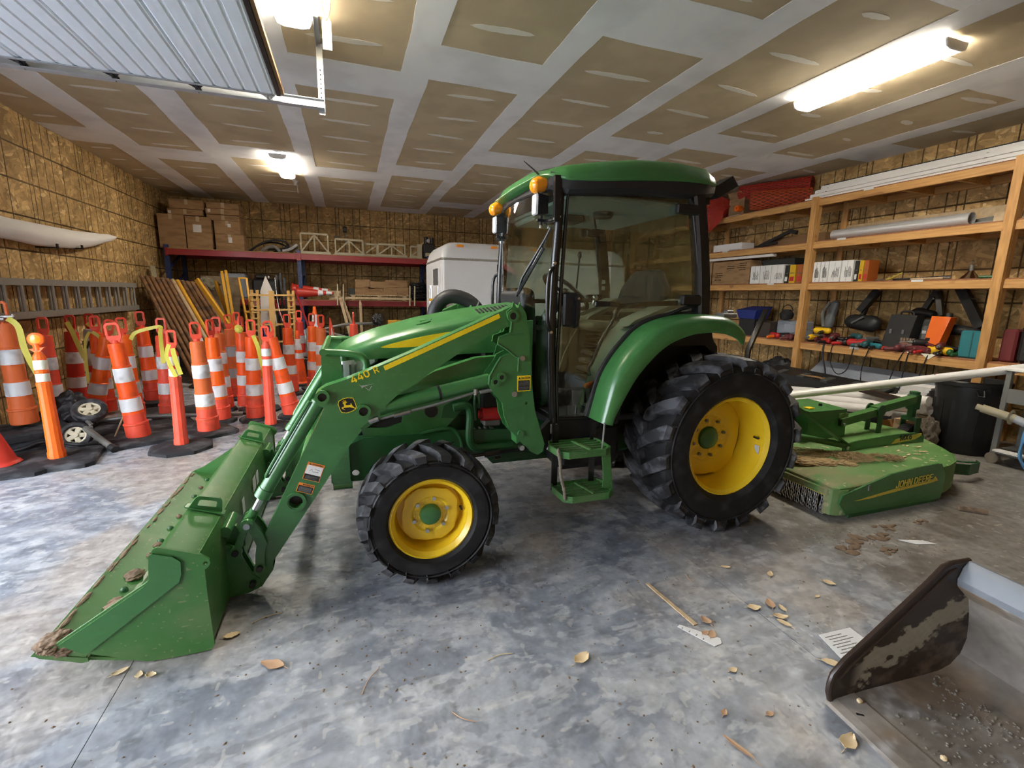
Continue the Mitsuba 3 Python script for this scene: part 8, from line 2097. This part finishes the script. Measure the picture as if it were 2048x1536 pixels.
# ================================================================== LITTER ON THE FLOOR
def leaf(x, y, L, W, rz, curl, seed):
    r5 = random.Random(seed)
    P = []
    for i in range(9):
        s = i / 8
        w = W * (math.sin(math.pi * (s * .94 + .03)) ** .8) * (1 - .35 * s) * r5.uniform(.8, 1.1)
        row = []
        for j in range(5):
            t = (j - 2) / 2
            row.append(((s - .5) * L, t * w / 2, .005 + curl * (abs(t) ** 1.5 * .5 + (2 * s - 1) ** 2 * .4) * W))
        P.append(row)
    m = sheet(np.array(P), .0012)
    st = cyl((-.5 * L, 0, .005), (-.5 * L - .25 * L, .03 * L, .003), .0013, 5)
    return mv(rot(cat(m, st), rz), x, y, 0)
LV_ = [(1.60, 1.57, .050, .045, 40, 'brown', 'brown leaf at the upper end of the torn paper strip'), (1.64, 1.655, .050, .045, 100, 'brown', 'larger brown leaf beside the pale wooden stick'), (1.575, 1.585, .035, .03, 10, 'brown', 'small brown leaf lying on the torn paper strip'),
       (-.38, 2.01, .095, .055, 150, 'brown', 'brown curled leaf in front of the front wheel gap, left of the floor centre'), (.92, 1.62, .075, .06, 20, 'tan', 'pale leaf alone in the middle of the foreground'), (1.96, 1.66, .060, .045, -20, 'tan', 'left leaf of the cluster on the slab joint'),
       (2.07, 1.66, .065, .050, 60, 'brown', 'upper brown leaf of the cluster on the slab joint'), (2.03, 1.56, .060, .045, -30, 'tan', 'lower leaf of the cluster on the slab joint'), (2.10, 1.61, .045, .03, 80, 'tan', 'small right leaf of the cluster on the slab joint'), (2.01, 1.52, .06, .035, 110, 'tan', 'lowest leaf of the cluster on the slab joint'),
       (1.99, 1.255, .070, .042, -40, 'tan', 'pale leaf below the printed paper by the dark bucket'), (1.675, .955, .075, .055, 20, 'tan', 'pale leaf at the cutting edge of the dark bucket'), (-.98, 2.16, .050, .035, 30, 'tan', 'leftmost leaf below the green bucket'), (-.90, 2.12, .035, .03, 100, 'tan', 'second leaf below the green bucket'),
       (-.85, 2.10, .035, .03, -20, 'tan', 'third leaf below the green bucket'), (-.585, 2.26, .060, .04, 10, 'tan', 'orange-tan leaf at the heel of the green bucket'), (1.53, 1.36, .035, .03, 0, 'tan', 'small leaf below the torn paper strip'), (2.10, 2.01, .045, .025, -30, 'tan', 'small leaf close to the rear wheel'),
       (2.30, 1.87, .05, .035, 40, 'tan', 'leaf on the floor between the rear wheel and the dark bucket'), (2.56, 1.70, .055, .045, -60, 'tan', 'leaf above the dark bucket side'), (2.38, 1.63, .03, .018, 10, 'tan', 'tiny leaf beside the dark bucket top'), (1.27, 1.07, .10, .02, 110, 'brown', 'long brown leaf stalk at the bottom of the picture'),
       (1.33, 1.20, .03, .025, 30, 'brown', 'small brown leaf left of the dark bucket'), (1.50, 1.14, .03, .025, 0, 'brown', 'tiny brown leaf near the dark bucket corner')]
for i, (x, y, L, W, rz, c, lab) in enumerate(LV_):
    whole('leaf', leaf(x, y, L * 1.15, W * 1.2, rz, .08 + .22 * ((i * 37) % 10) / 10, i), 'leaf_tan' if c == 'tan' else 'leaf_brown', lab, 'leaf', 'fallen leaves on the floor', 60)
whole('wooden_strip', hull([(1.535, 2.015, 0.001), (1.552, 2.018, .001), (1.585, 1.650, .001), (1.560, 1.648, .001), (1.535, 2.015, .006), (1.552, 2.018, .006), (1.585, 1.650, .006), (1.560, 1.648, .006)]), 'lumber_pale', 'thin pale wooden strip lying on the floor in front of the rear wheel', 'strip', smooth=False)
def paper(pts, key, label, lines):
    t = whole('paper_sheet', slab(pts, .002, .0045), 'paper_white', label, 'paper', smooth=False)
    a, b, d = (np.array(q, float) for q in (pts[0], pts[1], pts[-1]))
    for k in range(lines):
        s = .12 + .76 * k / lines
        o = a + (d - a) * s
        e = (b - a)
        part(t, 'print', rbar([(*(o + e * (.10 + .05 * (k % 3))), .0048), (*(o + e * (.60 + .28 * ((k * 7) % 5) / 5)), .0048)], .0045, .001), 'decal_grey', False)
    return t
paper([(1.475, 1.665), (1.495, 1.675), (1.62, 1.535), (1.60, 1.505), (1.555, 1.500)], 0, 'torn strip of printed paper on the floor by the wooden strip', 4)
paper([(2.10, 1.405), (2.30, 1.395), (2.28, 1.20), (2.04, 1.21)], 1, 'printed sheet of paper sticking out from under the dark bucket', 9)
whole('paper_scrap', slab([(3.50, 1.92), (3.66, 1.86), (3.70, 1.80), (3.56, 1.84)], .002, .005), 'paper_white', 'white paper scrap on the floor beyond the dark bucket', 'paper', smooth=False)
whole('floor_twig', tube([(4.50, 2.10, .018), (4.62, 1.98, .016)], .02, 8), 'mud', 'muddy lump of debris on the floor beside the mower', 'debris')
for k, (x, y, L, a, lab) in enumerate([(.02, 1.79, .07, 60, 'brown grass stem on the foreground floor'), (.58, 1.75, .06, 5, 'pale grass stem in the foreground'), (1.81, 1.99, .03, 80, 'dark splinter near the slab joint'), (-.45, 2.35, .07, 20, 'grass stem by the green bucket'), (.35, 1.50, .05, 140, 'short straw in the foreground')]):
    whole('straw_stem', mv(rot(tube(spline([(-L, 0, .003), (0, .008, .006), (L, -.004, .003)], 4), .0018, 5), a), x, y, 0), 'leaf_brown' if k % 2 == 0 else 'leaf_tan', lab, 'stem')
cr = []
r6 = random.Random(12)
for i in range(700):
    if i < 380: x, y = r6.uniform(-.5, 3.4), r6.uniform(.9, 2.6)
    elif i < 560: x, y = r6.gauss(3.3, .35), r6.gauss(2.0, .15)
    else: x, y = r6.uniform(-1.5, .5), r6.uniform(1.6, 2.4)
    if y > 2.1 and -1.35 < x < -.6: continue
    if x > 1.7 and y < 1.15: continue
    s = r6.uniform(.002, .006)
    o = np.array([[1, 0, 0], [-1, 0, 0], [0, 1, 0], [0, -1, 0], [0, 0, 1], [0, 0, -.2]], float) * [s * r6.uniform(.7, 1.8), s, s * .7]
    q = tm(o, [[0, 2, 4], [2, 1, 4], [1, 3, 4], [3, 0, 4], [2, 0, 5], [1, 2, 5], [3, 1, 5], [0, 3, 5]])
    cr.append(mv(rot(q, r6.uniform(0, 180)), x, y, s * .15))
whole('floor_crumbs', cat(cr), 'mud', 'dirt crumbs scattered over the concrete floor', 'dirt', kind='stuff', smooth=False)
md = []
for (x, y, s) in ((3.05, 1.93, .10), (3.22, 2.02, .13), (3.42, 1.98, .10), (3.62, 2.08, .08), (3.30, 1.85, .07), (3.95, 2.05, .06)):
    for k in range(7):
        md.append(clump((x + r6.gauss(0, s * .5), y + r6.gauss(0, s * .3), .003), (s * r6.uniform(.15, .4), s * r6.uniform(.12, .3), .008), 2, k))
whole('floor_mud', cat(md), 'mud', 'flattened mud crumbs in front of the mower chains', 'mud', kind='stuff')
